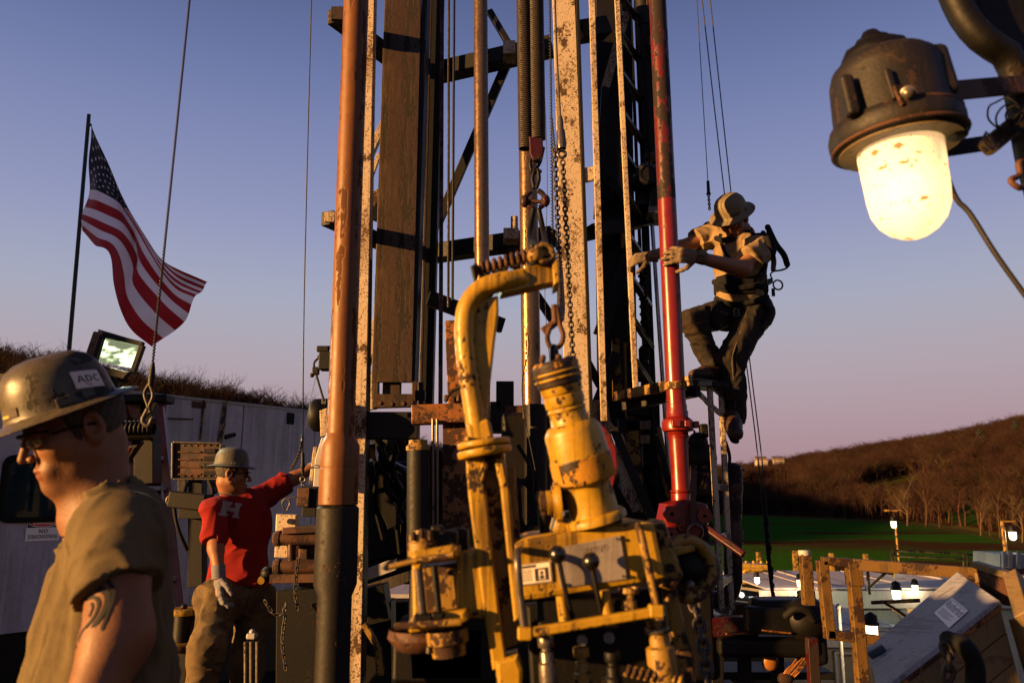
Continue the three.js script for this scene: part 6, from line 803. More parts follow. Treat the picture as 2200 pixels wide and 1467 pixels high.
function hardHat(parent, q, o, mat, tilt = 0, sc = .83) { // full brim hat with ridges
  const ZL = 1.05, seg = 56, prof = [[0, .128], [.03, .127], [.06, .121], [.082, .108], [.098, .086], [.106, .058], [.109, .03], [.112, .012], [.116, .006], [.135, .001], [.155, -.006], [.157, -.0095], [.135, -.005], [.113, -.002], [.104, .002], [.1, .03], [.08, .09], [.04, .115], [0, .122]];
  const g = new THREE.LatheGeometry(prof.map(([r, y]) => new THREE.Vector2(Math.max(r, 1e-4), y)), seg), p = g.attributes.position, top = [], qq = q.clone().multiply(new THREE.Quaternion().setFromAxisAngle(V(1, 0, 0), tilt));
  for (let i = 0; i < p.count; i++) { let x = p.getX(i), y = p.getY(i), z = p.getZ(i); const r = Math.hypot(x, z); if (y > .02 && r < .105) { const ridge = Math.exp(-((x / .013) ** 2)) + .6 * Math.exp(-(((Math.abs(x) - .042) / .012) ** 2)); const k = Math.min(1, r / .03) * .3 + .7; y += .0045 * ridge * k * (z > -.09 ? 1 : .3); } if (r > .112) y += z > 0 ? -.004 * (z / .15) : .006 * (-z / .15); p.setXYZ(i, x, y, z * ZL); }
  g.computeVertexNormals(); const place = (gg) => flat(gg.applyMatrix4(new THREE.Matrix4().compose(o, qq, V(sc, sc, sc))));
  const hat = part(parent, 'hard_hat', place(g), mat); const slot = (s) => place(new RoundedBoxGeometry(.006, .02, .032, 1, .002).rotateY(0).translate(s * .113, .018, .015)); part(hat, 'slot', slot(1), mat); part(hat, 'slot', slot(-1), mat);
  const onHat = (q0, y) => { let r = .1; for (let i = 0; i < 8; i++) if (prof[i][1] >= y && prof[i + 1][1] <= y) { const t = (prof[i][1] - y) / (prof[i][1] - prof[i + 1][1]); r = lerp(prof[i][0], prof[i + 1][0], t); } r += .0022; const x = Math.sin(q0) * r; return V(x, y + .0045 * .6 * Math.exp(-(((Math.abs(x) - .042) / .012) ** 2)) * (y > .06 ? 1 : 0), Math.cos(q0) * r * ZL).multiplyScalar(sc).applyQuaternion(qq).add(o); };
  const label = (name, c, y, w, h, lean, mt) => { const pos = [], uv = [], idx = [], nu = 16, nv = 8; for (let j = 0; j <= nv; j++) for (let i = 0; i <= nu; i++) { const a = (i / nu - .5) * w / .1, b = (j / nv - .5) * h; const p = onHat(c + a, y + b + a * .1 * lean); pos.push(p.x, p.y, p.z); uv.push(i / nu, j / nv); if (i < nu && j < nv) { const k = j * (nu + 1) + i; idx.push(k, k + 1, k + nu + 1, k + 1, k + nu + 2, k + nu + 1); } } const g2 = new THREE.BufferGeometry(); g2.setAttribute('position', new THREE.Float32BufferAttribute(pos, 3)); g2.setAttribute('uv', new THREE.Float32BufferAttribute(uv, 2)); g2.setIndex(idx); g2.computeVertexNormals(); g2.userData.keepUV = true; return part(hat, name, flat(g2), mt); };
  return { hat, q: qq, o, label };
}
function patch(f, c, n, up, w, h, nu, nv, lift, reach = .06) { // sheet lying on a field: w x h metres about c, pressed along -n
  n = n.clone().normalize(); const x = V().crossVectors(up, n).normalize(), y = V().crossVectors(n, x), pos = [], uv = [], idx = [], p = V();
  for (let j = 0; j <= nv; j++) for (let i = 0; i <= nu; i++) { p.copy(c).addScaledVector(x, (i / nu - .5) * w).addScaledVector(y, (j / nv - .5) * h).addScaledVector(n, reach); for (let k = 0; k < 40; k++) { const d = f(p.x, p.y, p.z) - lift; if (d < .0002) break; p.addScaledVector(n, -d * .8); } pos.push(p.x, p.y, p.z); uv.push(i / nu, j / nv); if (i < nu && j < nv) { const a = j * (nu + 1) + i; idx.push(a, a + 1, a + nu + 1, a + 1, a + nu + 2, a + nu + 1); } }
  const g = new THREE.BufferGeometry(); g.setAttribute('position', new THREE.Float32BufferAttribute(pos, 3)); g.setAttribute('uv', new THREE.Float32BufferAttribute(uv, 2)); g.setIndex(idx); g.computeVertexNormals(); g.userData.keepUV = true; return flat(g);
}
const printed = (w, h, draw, o = {}) => { const c = document.createElement('canvas'); c.width = w; c.height = h; const x = c.getContext('2d'); draw(x, w, h); const tx = new THREE.CanvasTexture(c); tx.colorSpace = THREE.SRGBColorSpace; return new THREE.MeshStandardMaterial({ map: tx, roughness: o.rough ?? .8, alphaTest: o.alpha ?? 0 }); };
function handField(wrist, dir, palm, thumbSide, curl, r = .0102, spread = .06, scale = 1) { // five fingers; dir along the hand, palm = the way the palm faces
  const y = dir.clone().normalize(), z = palm.clone().addScaledVector(y, -palm.dot(y)).normalize(), x = V().crossVectors(y, z).multiplyScalar(thumbSide), W = (a, b, c) => wrist.clone().addScaledVector(x, a * scale).addScaledVector(y, b * scale).addScaledVector(z, c * scale), f = [];
  let palmF = uni(.02, cap(W(.022, .03, 0), W(.03, .082, .002), .0155, .0135), cap(W(0, .02, 0), W(.01, .086, .0), .0165, .0135), cap(W(-.018, .025, .002), W(-.012, .082, .002), .0155, .0135), cap(W(-.02, .03, .004), W(-.03, .076, .005), .0145, .0125), cap(W(0, -.03, 0), W(0, .03, 0), .022, .022));
  const bx = [.031, .0105, -.0105, -.031], L = [[.04, .026, .02], [.044, .03, .021], [.041, .028, .02], [.031, .021, .018]];
  const fingers = bx.map((b, i) => { const cu = Array.isArray(curl) ? curl[i] : curl; let p = W(b, .086 - (i === 3 ? .008 : 0), .002), a = cu * .6, s = (1.5 - i) * spread, parts = []; L[i].forEach((len, k) => { const d = y.clone().multiplyScalar(Math.cos(a)).addScaledVector(z, Math.sin(a)).addScaledVector(x, Math.sin(s)).normalize(), e = p.clone().addScaledVector(d, len * scale); parts.push(cap(p, e, (r - k * .0009) * scale * (i === 3 ? .88 : 1), (r - (k + 1) * .0009) * scale * (i === 3 ? .88 : 1))); p = e; a += cu * (k === 0 ? 1 : .75); }); return uni(.005, ...parts); });
  let p = W(.026, .022, .006), th = []; [[.75, .62, .3, .042], [.5, .8, .35, .032], [.3, .9, .45, .026]].forEach(([a, b, c, len], k) => { const e = p.clone().addScaledVector(x, a * len).addScaledVector(y, b * len).addScaledVector(z, c * len); th.push(cap(p, e, (r + .003 - k * .0016), (r + .0015 - k * .0016))); p = e; });
  return { f: (X, Y, Z) => { let d = palmF(X, Y, Z); for (const g of fingers) d = smin(d, g(X, Y, Z), .006); return smin(d, uni(.006, ...th)(X, Y, Z), .009); }, box: around([W(-.05, -.04, -.03), W(.09, .19, .1), W(-.05, .19, -.03), W(.09, -.04, .1), W(-.05, -.04, .1), W(.09, .19, -.03), W(.09, -.04, -.03), W(-.05, .19, .1)], .01) };
}
const leather = cloth(120, [.3, .22, .14], [.1, .07, .045], { stain: .9, size: .2 });
function glove(parent, name, H, mat, cuff) { const f = folds(H.f, .0012, 60, 60, 60, .8); const g = part(parent, name, netMesh(f, H.box[0], H.box[1], .003), mat); if (cuff) part(g, 'cuff', cuff, mat); return g; }
function boot(parent, heel, toe, ankle, up, mat) { const d = toe.clone().sub(heel), f0 = uni(.03, cap(heel.clone().addScaledVector(up, .045), heel.clone().lerp(toe, .55).addScaledVector(up, .045), .04, .043), cap(heel.clone().lerp(toe, .5).addScaledVector(up, .042), toe.clone().addScaledVector(up, .036), .043, .038), cap(heel.clone().lerp(toe, .12).addScaledVector(up, .06), ankle, .043, .05)); const f = folds(cut(f0, heel.clone().addScaledVector(up, .012), up.clone().negate(), .004), .002, 40, 60, 40); const b = around([heel, toe, ankle], .09), bt = part(parent, 'boot', netMesh(f, b[0], b[1], .006), mat); const sole = cut(cut(uni(.02, cap(heel.clone().addScaledVector(up, .02), toe.clone().addScaledVector(up, .02), .043, .042)), heel.clone().addScaledVector(up, .016), up, .003), heel.clone().addScaledVector(up, -.008), up.clone().negate(), .003); part(bt, 'sole', netMesh(sole, b[0], b[1], .006), M.rubber); return bt; }
const safetyGlasses = (parent, q, o, dark) => { const h = HS, W = (x, y, z) => V(x * h, y * h, z * h).applyQuaternion(q).add(o); const t = part(parent, 'safety_glasses', [...[1, -1].map((s) => tube([W(s * .07, .004, .06), W(s * .078, .004, .02), W(s * .08, -.002, -.02)], .0024, 10, 6)), tube([W(-.068, .012, .068), W(-.035, .016, .1), W(0, .014, .107), W(.035, .016, .1), W(.068, .012, .068)], .0026, 20, 6)], M.rubber); const lens = [1, -1].map((s) => ell(W(s * .033, -.002, .082), V(.036, .021, .021).multiplyScalar(h), q)); const f = sub(uni(.004, ...lens), uni(.004, ...[1, -1].map((s) => ell(W(s * .033, -.002, .079), V(.035, .024, .0205).multiplyScalar(h), q))), .001), b = around([W(-.08, -.04, .05), W(.08, .04, .12), W(.08, -.04, .05), W(-.08, .04, .12)], .02); part(t, 'lens', netMesh(f, b[0], b[1], .0022), dark); };

// --- the man in front, seen from his left side ---
{
  const t = thing('person', 'man in a dirty olive t-shirt and scuffed hard hat walking past, face down', 'person', V(-.75, 0, -1.45)); const skin = [.175, .074, .03], hair = [.05, .03, .018];
  HS = .87; const q = lookAt3(V(-.74, -.4, .62), -.02), o = at(166, 917, 1.44), W = (x, y, z) => V(x * HS, y * HS, z * HS).applyQuaternion(q).add(o);
  const Y1 = new THREE.Quaternion().setFromAxisAngle(UPY, .49), nb = at(214, 1078, 1.46), shL = at(254, 1152, 1.28), shR = at(238, 1145, 1.62), elL = at(252, 1368, 1.21), haL = at(166, 1580, 1.14), elR = at(240, 1420, 1.68), haR = at(150, 1600, 1.6), pel = at(200, 1640, 1.43);
  const hipL = at(215, 1700, 1.34), hipR = at(205, 1700, 1.52), foot = (h, dz) => h.clone().setY(.06).add(V(dz, 0, 0));
  const head = headField(q, o), neck = uni(.03, cap(W(0, -.05, -.03), nb, .046, .05), cap(W(0, -.07, .0), nb.clone().add(V(-.028, -.03, 0)), .038, .042));
  const bodyF = uni(.03, head, neck, ell(at(238, 1265, 1.45), V(.09, .16, .15), Y1), ell(at(212, 1480, 1.45), V(.1, .2, .14), Y1), cap(shL, shR, .05), cap(shL, elL, .051, .043), cap(elL, haL, .0455, .031), cap(shR, elR, .05, .042), cap(elR, haR, .044, .03), cap(haL, haL.clone().add(V(-.06, -.11, 0)), .03, .02), cap(haR, haR.clone().add(V(-.06, -.11, 0)), .03, .02), cap(pel, hipL, .11, .1), cap(pel, hipR, .11, .1), cap(hipL, foot(hipL, -.25), .085, .05), cap(hipR, foot(hipR, .2), .085, .05));
  const col = headColor(q, o, skin, hair, { stubble: .16 });
  const b = around([shL, shR, pel, elL, haL, haR, nb], .2); b[0].y = .95; const bodyLow = netMesh(bodyF, V(-1.35, 0, -1.9), V(-.3, .97, -.95), .016, () => skin), NY = at(228, 1150, 1.45).y, bodyMid = cut(bodyF, V(0, NY, 0), V(0, 1, 0), .001);
  const headB = around([W(0, .14, -.13), W(0, -.15, .14), W(.1, 0, 0), W(-.1, 0, 0)], .03); const headOnly = cut(bodyF, V(0, NY - .002, 0), V(0, -1, 0), .001); headB[0].y = NY - .02; headB[0].x -= .03; headB[1].x += .12; headB[0].z -= .12; headB[1].z += .1;
  part(t, 'body', [netMesh(headOnly, headB[0], headB[1].setY(o.y + .16), .003, col), netMesh(bodyMid, b[0], b[1].setY(NY + .03), .008, () => skin), bodyLow], skinTex);
  part(t, 'hair', netMesh(hairCap(q, o, { low: -.062 }), ...around([W(0, .13, -.14), W(0, -.09, .08), W(.1, 0, 0), W(-.1, 0, 0)], .02), .0034), plain(hair, .8));
  safetyGlasses(t, q, o, plain([2, 1.9, 1.7], .06, 0, { transmission: 1, thickness: 0 }));
  const hatMat = worn(131, [.12, .1, .06], [.04, .028, .017], .4, { fx: 7, speck: .95, dirt: .7, rough: .42, size: .3, bump: .0004 }), hh = hardHat(t, q, W(0, .042, .016), hatMat, .03, .79);
  { hh.label('sticker', 2.02, .05, .062, .042, -.18, printed(192, 136, (x) => { x.fillStyle = '#b9aea4'; x.fillRect(0, 0, 192, 136); x.strokeStyle = '#5b4f46'; x.lineWidth = 4; x.strokeRect(2, 2, 188, 132); x.fillStyle = '#18120e'; x.font = 'bold 78px sans-serif'; x.textAlign = 'center'; x.save(); x.translate(98, 88); x.scale(.95, .9); x.fillText('ADC', 0, 0); x.restore(); x.strokeStyle = '#8e1f16'; x.lineWidth = 7; x.beginPath(); x.moveTo(66, 92); x.quadraticCurveTo(80, 116, 104, 112); x.stroke(); })); 
  hh.label('worn_sticker', .35, .028, .05, .02, 0, printed(128, 48, (x) => { x.fillStyle = '#33291c'; x.fillRect(0, 0, 128, 48); x.fillStyle = '#97822e'; x.fillRect(8, 30, 60, 14); })); }
  // shirt
  const sleeve = (s, e, k) => cap(s, s.clone().lerp(e, k).add(V(0, 0, 0)), .07, .072);
  let shirt = uni(.045, ell(at(244, 1270, 1.45), V(.09, .175, .17), Y1), ell(at(216, 1440, 1.45), V(.108, .23, .165), Y1), ell(at(206, 1600, 1.45), V(.118, .22, .17), Y1), cap(shL, shR, .058), cap(at(240, 1084, 1.45), at(266, 1138, 1.45), .045, .062));
  shirt = uni(.03, shirt, cap(shL, shL.clone().lerp(elL, .56), .062, .06), cap(shR, shR.clone().lerp(elR, .5), .066, .074));
  const armDir = elL.clone().sub(shL).normalize(); shirt = (() => { const f = shirt, c = shL.clone().lerp(elL, .53), n = armDir.clone().add(V(.22, 0, -.1)).normalize(), cr = shR.clone().lerp(elR, .48); return (x, y, z) => { let d = f(x, y, z); const inL = Math.hypot(x - c.x, z - c.z) < .1 && (x - c.x) * .47 + (z - c.z) * .88 > -.045; if (inL) d = Math.max(d, (x - c.x) * n.x + (y - c.y) * n.y + (z - c.z) * n.z); return d; }; })();
  shirt = sub(shirt, uni(.02, cap(W(0, -.06, -.03), at(212, 1064, 1.45), .053, .056), cap(W(0, -.09, .02), at(176, 1084, 1.43), .046, .046)), .006);
  shirt = folds(folds(shirt, .0085, 9, 4.2, 9, .9), .003, 26, 12, 26, .8);
  const sb = around([shL, shR, elL, at(200, 1560, 1.43), nb], .17); const olive = cloth(135, [.2, .15, .075], [.085, .06, .03], { size: .6, stain: .8 }), sh = part(t, 't_shirt', netMesh(shirt, V(sb[0].x - .03, .98, sb[0].z), V(sb[1].x + .05, sb[1].y, sb[1].z + .02), .007), olive);
  { const c = at(208, 1046, 1.45), n = V(-.55, .8, 0).normalize(), x = V(0, 0, 1), y = V().crossVectors(n, x), pts = []; for (let k = 0; k < 22; k++) { const w = k / 22 * 6.283, p = c.clone().addScaledVector(n, -.05), d = x.clone().multiplyScalar(Math.cos(w)).addScaledVector(y, Math.sin(w)); p.copy(c).addScaledVector(d, .03).addScaledVector(n, .1); for (let s = 0; s < 60; s++) { const v = shirt(p.x, p.y, p.z); if (v < .001) break; p.addScaledVector(n, -Math.max(v * .6, .001)).addScaledVector(d, .0011); } pts.push(p); } part(sh, 'collar', tube(pts, .0045, 80, 8, true), olive); }
  const jeans = uni(.05, cap(pel, hipL, .12, .11), cap(pel, hipR, .12, .11), cap(hipL, foot(hipL, -.25), .1, .065), cap(hipR, foot(hipR, .2), .1, .065)); part(t, 'trousers', netMesh(cut(folds(jeans, .006, 8, 8, 8), V(0, .1, 0), V(0, -1, 0)), V(-1.4, .05, -1.9), V(-.3, 1.05, -.95), .016), cloth(137, [.05, .05, .06], [.02, .02, .02])); for (const [h, dz] of [[hipL, -.25], [hipR, .2]]) { const f = foot(h, dz).setY(0); boot(t, f.clone().add(V(.08, 0, 0)), f.clone().add(V(-.16, 0, 0)), f.clone().add(V(.03, .18, 0)), UPY, M.grease); }
  // tattoo pressed on the upper arm
  const arm = uni(.03, cap(shL, elL, .051, .043), cap(elL, haL, .0455, .031)); const tp = patch(arm, shL.clone().lerp(elL, .78), V(-.25, 0, 1), armDir.clone().negate(), .085, .11, 26, 30, .0008); part(t, 'tattoo', tp, printed(256, 330, (x) => { x.clearRect(0, 0, 256, 330); x.strokeStyle = '#090605'; x.lineCap = 'round'; const c = (w, ...p) => { x.lineWidth = w; x.beginPath(); x.moveTo(p[0], p[1]); for (let i = 2; i < p.length; i += 4) x.quadraticCurveTo(p[i], p[i + 1], p[i + 2], p[i + 3]); x.stroke(); }; c(22, 60, 30, 150, 20, 190, 90, 205, 160, 150, 200); c(14, 90, 70, 150, 70, 160, 120, 160, 170, 110, 190); c(10, 120, 100, 140, 120, 120, 150); c(16, 150, 200, 100, 240, 120, 290, 130, 315, 100, 312); c(11, 60, 30, 20, 80, 45, 130, 70, 170, 40, 200, 15, 225, 40, 250); c(9, 110, 190, 60, 200, 62, 240, 65, 270, 45, 285); c(13, 190, 30, 225, 90, 205, 160, 195, 220, 160, 260); }, { alpha: .5, rough: .9 }));
}
// --- the man in the red shirt ---
{
  HS = .96;
  const t = thing('person', 'man in a red shirt with an H reaching towards the drill pipe', 'person', V(-1.7, 0, -4.6)); const skin = [.235, .095, .042], hair = [.04, .025, .015];
  const q = lookAt3(V(.93, -.1, -.3)), o = at(497, 1017, 4.62), W = (x, y, z) => V(x, y, z).applyQuaternion(q).add(o);
  const nb = at(497, 1066, 4.66), shR = at(458, 1096, 4.5), shL = at(568, 1066, 4.85), elR = at(463, 1178, 4.42), wrR = at(470, 1236, 4.36), elL = at(630, 1028, 4.95), wrL = at(680, 1000, 5.0), chest = at(515, 1130, 4.68), belly = at(512, 1215, 4.66), pel = at(510, 1275, 4.66), hipR = at(466, 1290, 4.55), hipL = at(548, 1290, 4.74), knR = at(444, 1395, 4.3), anR = at(404, 1520, 4.42), knL = at(530, 1430, 4.7), anL = at(520, 1570, 4.78);
  anR.y = Math.max(.12, anR.y); const fR = anR.clone(), fL = anL.clone(); fR.y = .12; fL.y = .12;
  const head = headField(q, o), bodyF = uni(.028, head, cap(W(0, -.05, -.025), nb, .052, .06), ell(chest, V(.15, .2, .1)), ell(belly, V(.13, .18, .09)), cap(shR, shL, .05), cap(shR, elR, .047, .04), cap(elR, wrR, .041, .028), cap(shL, elL, .047, .041), cap(elL, wrL, .041, .028), cap(wrR, wrR.clone().add(V(.01, -.1, .02)), .022, .014), cap(wrL, at(694, 982, 5.02), .022, .016), cap(pel, hipR, .1, .085), cap(pel, hipL, .1, .085), cap(hipR, knR, .08, .055), cap(knR, fR, .055, .04), cap(hipL, knL, .08, .055), cap(knL, fL, .055, .04));
  const hb = around([W(0, .14, -.13), W(0, -.14, .14), W(.1, 0, 0), W(-.1, 0, 0)], .03), y0 = W(0, -.128, 0).y; part(t, 'body', [netMesh((x, y, z) => Math.max(bodyF(x, y, z), Math.hypot(x - o.x, y - o.y, z - o.z) - .15), hb[0], hb[1], .004, headColor(q, o, skin, hair, { stubble: .12 })), netMesh((x, y, z) => Math.max(bodyF(x, y, z), .148 - Math.hypot(x - o.x, y - o.y, z - o.z)), ...around([shR, shL, wrL, at(694, 982, 5.02), fR, fL, elR, wrR, nb, V(-2, 0, -4.3)], .13), .011, () => skin)], skinTex);
  part(t, 'hair', netMesh(hairCap(q, o), ...around([W(0, .13, -.14), W(0, -.09, .08), W(.1, 0, 0), W(-.1, 0, 0)], .02), .0045), plain(hair, .8)); safetyGlasses(t, q, o, plain([.02, .02, .02], .1));
  hardHat(t, q, W(0, .04, -.008), worn(141, [.16, .15, .125], [.08, .07, .05], .3, { speck: .95, dirt: .5, rough: .4, size: .3, bump: .0003 }), -.08);
  let shirt = uni(.05, ell(chest, V(.175, .2, .12)), ell(belly, V(.16, .22, .115)), cap(shR, shL, .062), ell(at(514, 1250, 4.66), V(.165, .12, .12))); shirt = uni(.03, shirt, cap(shR, shR.clone().lerp(elR, .72), .06, .07), cap(shL, shL.clone().lerp(elL, .72), .058, .066));
  const rN = elR.clone().sub(shR).normalize(), rC = shR.clone().lerp(elR, .8), lN = elL.clone().sub(shL).normalize(), lC = shL.clone().lerp(elL, .78), f0 = shirt; shirt = (x, y, z) => { let d = f0(x, y, z); d = x < at(478, 1180, 4.5).x && Math.hypot(x - rC.x, z - rC.z) < .12 ? Math.max(d, (x - rC.x) * rN.x + (y - rC.y) * rN.y + (z - rC.z) * rN.z) : d; if (x > shL.x + .05) d = Math.max(d, (x - lC.x) * lN.x + (y - lC.y) * lN.y + (z - lC.z) * lN.z); return Math.max(d, at(500, 1258, 4.6).y - y); };
  shirt = sub(shirt, cap(W(0, -.06, -.02), nb.clone().add(V(0, .012, .008)), .062, .068), .005); const smooth = shirt; shirt = folds(folds(shirt, .01, 7, 3, 7, .9), .004, 18, 9, 18);
  const red = cloth(145, [.36, .016, .014], [.2, .01, .01], { size: .5, stain: .5 }), sh = part(t, 't_shirt', netMesh(shirt, ...around([shR, shL, elL, elR, at(512, 1270, 4.66)], .16), .009), red), grey = cloth(146, [.14, .12, .13], [.08, .07, .07]);
  part(sh, 'letter', patch(shirt, at(501, 1096, 4.56), V(.05, .1, 1), V(.1, 1, 0), .088, .095, 14, 14, .003, .16), printed(128, 128, (x) => { x.clearRect(0, 0, 128, 128); x.fillStyle = '#6e686c'; x.fillRect(14, 8, 34, 112); x.fillRect(80, 8, 34, 112); x.fillRect(40, 48, 50, 30); x.fillRect(6, 8, 50, 20); x.fillRect(72, 8, 50, 20); x.fillRect(6, 100, 50, 20); x.fillRect(72, 100, 50, 20); }, { alpha: .5 }));
  part(sh, 'collar', torus(nb.clone().add(V(.004, .02, .012)), .066, .009, V(.25, 1, .3), 36, 8), grey);
  let pants = uni(.05, cap(pel, hipR, .125, .115), cap(pel, hipL, .125, .11), cap(hipR, knR, .1, .08), cap(knR, fR, .08, .075), cap(hipL, knL, .1, .08), cap(knL, fL, .08, .07)); pants = cut(pants, V(0, .09, 0), V(0, -1, 0)); pants = folds(folds(pants, .011, 9, 7, 9, .9), .004, 22, 22, 22); part(t, 'trousers', netMesh(pants, ...around([pel, hipL, hipR, knR, knL, fR, fL], .16), .011), cloth(148, [.22, .15, .07], [.1, .07, .04], { size: .5, stain: .9 }));
  for (const [f, k] of [[fR, knR], [fL, knL]]) { const d = V(.6, 0, .8), g0 = f.clone().setY(0); boot(t, g0.clone().addScaledVector(d, -.07), g0.clone().addScaledVector(d, .18), g0.clone().add(V(0, .17, 0)), UPY, M.grease); }
  const gg = cloth(150, [.3, .3, .34], [.16, .15, .17], { size: .2, stain: .6 }); const H = handField(wrR.clone().add(V(0, -.005, 0)), V(.1, -1, .1), V(.75, -.1, -.5), 1, [.55, .6, .68, .72], .0112, .03, 1.08); glove(t, 'glove', H, gg, cyl(wrR.clone().add(V(-.012, .05, -.012)), wrR.clone().add(V(0, -.02, 0)), .037, .036, 18)); const H2 = handField(wrL, V(.8, .45, -.1), V(.3, -.6, .7), -1, [.2, .22, .25, .3], .011, .05, 1.05); glove(t, 'glove', H2, gg, cyl(wrL.clone().add(V(-.04, -.02, .0)), wrL.clone().add(V(.01, .006, 0)), .036, .034, 18));
}
// --- the climber ---
{
  HS = 1;
  const t = thing('person', 'man in a tan shirt, jeans and black safety harness climbing beside the red standpipe', 'person', at(1570, 955, 4.65)); const skin = [.25, .105, .046], hair = [.05, .03, .02];
  const q = lookAt3(V(-.46, -.8, .58), -.06), o = at(1576, 470, 4.62), W = (x, y, z) => V(x, y, z).applyQuaternion(q).add(o);
  const nb = at(1602, 504, 4.72), shL = at(1632, 535, 4.56), shR = at(1530, 505, 4.88), elL = at(1596, 578, 4.36), wrL = at(1506, 554, 4.17), elR = at(1462, 533, 4.82), wrR = at(1398, 550, 4.78), chest = at(1588, 560, 4.72), belly = at(1592, 625, 4.74), pel = at(1600, 660, 4.76), hipR = at(1568, 672, 4.80), hipL = at(1622, 672, 4.70), knR = at(1488, 690, 4.60), anR = at(1530, 782, 4.65), knL = at(1570, 775, 4.58), anL = at(1582, 895, 4.66);
  const bodyF = uni(.028, headField(q, o), cap(W(0, -.05, -.03), nb, .054, .06), ell(chest, V(.13, .17, .1)), ell(belly, V(.12, .15, .1)), cap(shR, shL, .05), cap(shL, elL, .054, .047), cap(elL, wrL, .049, .032), cap(shR, elR, .053, .046), cap(elR, wrR, .047, .031), cap(wrL, at(1470, 545, 4.15), .022, .016), cap(wrR, at(1380, 555, 4.82), .022, .016), cap(pel, hipR, .1, .09), cap(pel, hipL, .1, .09), cap(hipR, knR, .08, .056), cap(knR, anR, .055, .038), cap(hipL, knL, .08, .056), cap(knL, anL, .055, .038));
  const hb = around([W(0, .14, -.13), W(0, -.14, .14), W(.1, 0, 0), W(-.1, 0, 0)], .035); const hs = (x, y, z) => V(x, y, z).distanceTo(o) - .165; part(t, 'body', [netMesh((x, y, z) => Math.max(bodyF(x, y, z), Math.hypot(x - o.x, y - o.y, z - o.z) - .15), hb[0], hb[1], .004, headColor(q, o, skin, hair, { stubble: .3 })), netMesh((x, y, z) => Math.max(bodyF(x, y, z), .148 - Math.hypot(x - o.x, y - o.y, z - o.z)), ...around([nb, shL, shR, wrL, wrR, at(1380, 555, 4.82), at(1470, 545, 4.15), knR, knL, anR, anL, pel, elL], .13), .01, () => skin)], skinTex);
  part(t, 'hair', netMesh(hairCap(q, o), ...around([W(0, .13, -.14), W(0, -.09, .08), W(.1, 0, 0), W(-.1, 0, 0)], .02), .0045), plain(hair, .8));
  const hatMat = worn(151, [.3, .23, .13], [.15, .11, .06], .25, { speck: .96, dirt: .5, rough: .38, size: .35, bump: .0003 }), hh = hardHat(t, q, W(0, .04, -.005), hatMat, -.06, .9);
  { hh.label('lettering', .55, .026, .082, .024, 0, printed(220, 64, (x) => { x.clearRect(0, 0, 220, 64); x.fillStyle = '#1b140d'; x.font = 'bold 52px sans-serif'; x.textAlign = 'center'; x.fillText('NOMAC', 110, 50); }, { alpha: .5 })); }
  let shirt = uni(.05, ell(chest, V(.158, .185, .135)), ell(belly, V(.15, .16, .128)), cap(shR, shL, .066)); shirt = uni(.03, shirt, cap(shL, shL.clone().lerp(elL, .62), .082, .086), cap(shR, shR.clone().lerp(elR, .5), .07, .076)); const f0 = shirt, lN = elL.clone().sub(shL).normalize(), lC = shL.clone().lerp(elL, .66), rN = elR.clone().sub(shR).normalize(), rC = shR.clone().lerp(elR, .5);
  shirt = (x, y, z) => { let d = f0(x, y, z); if (z > -4.42) d = Math.max(d, (x - lC.x) * lN.x + (y - lC.y) * lN.y + (z - lC.z) * lN.z); if (x < at(1525, 520, 4.80).x) d = Math.max(d, (x - rC.x) * rN.x + (y - rC.y) * rN.y + (z - rC.z) * rN.z); return d; }; shirt = sub(shirt, cap(W(0, -.06, -.02), nb.clone().add(V(-.015, .01, .02)), .064, .068), .005); const plainShirt = shirt; shirt = folds(folds(shirt, .009, 9, 7, 9, .9), .0035, 22, 22, 22);
  const tan = cloth(155, [.42, .29, .15], [.24, .16, .08], { size: .45, stain: .6 }); part(t, 't_shirt', netMesh(shirt, ...around([shL, shR, elL, elR, chest, belly], .17), .008), tan);
  // harness and vest: dark webbing lying on the shirt
  const web = cloth(158, [.012, .012, .014], [.03, .025, .02], { size: .2 }); const side = (x, y, z) => { const f = plainShirt(x, y, z) - .014; return f; }; const bp = at(1668, 610, 4.70), nrm = V(-.72, .0, .35).normalize(); // covers the right flank and back
  let vest = cut(side, at(1632, 600, 4.65), V(-.86, -.3, .42).normalize(), .01); vest = cut(vest, at(1640, 660, 4.70), V(0, -1, 0), .01); vest = uni(.008, vest, cut(cut(side, at(1600, 590, 4.65), V(0, 1, 0), .01), at(1600, 628, 4.70), V(0, -1, 0), .01)); vest = sub(vest, uni(.02, cap(shL, elL, .094), sph(elL, .1)), .008); vest = sub(vest, cap(W(0, -.06, -.02), nb, .07), .006); const hn = part(t, 'harness', netMesh(folds(vest, .004, 14, 10, 14), ...around([shL, shR, chest, belly], .22), .009), web);
  const lay = (pts, r, Z0 = 4.2) => tube(pts.map(([x, y]) => { const p = at(x, y, Z0), d = p.clone().sub(V(0, EYE, 0)).normalize(); for (let k = 0; k < 50; k++) { const s = plainShirt(p.x, p.y, p.z) - r * .8; if (s < .001) break; p.addScaledVector(d, Math.max(s * .7, .0008)); if (p.z < -5) break; } return p; }), r, 30, 8);
  part(hn, 'strap', lay([[1548, 505], [1552, 528], [1560, 545], [1570, 558]], .011), web); part(hn, 'strap', lay([[1540, 512], [1556, 516], [1576, 512]], .018), web); part(hn, 'strap', lay([[1640, 500], [1652, 520], [1660, 545], [1662, 580]], .016), web); part(hn, 'waist_belt', lay([[1536, 606], [1546, 612], [1570, 618], [1600, 618], [1632, 612], [1655, 604]], .02), web); part(hn, 'waist_belt', lay([[1540, 618], [1560, 626], [1590, 628], [1620, 626]], .012), web);
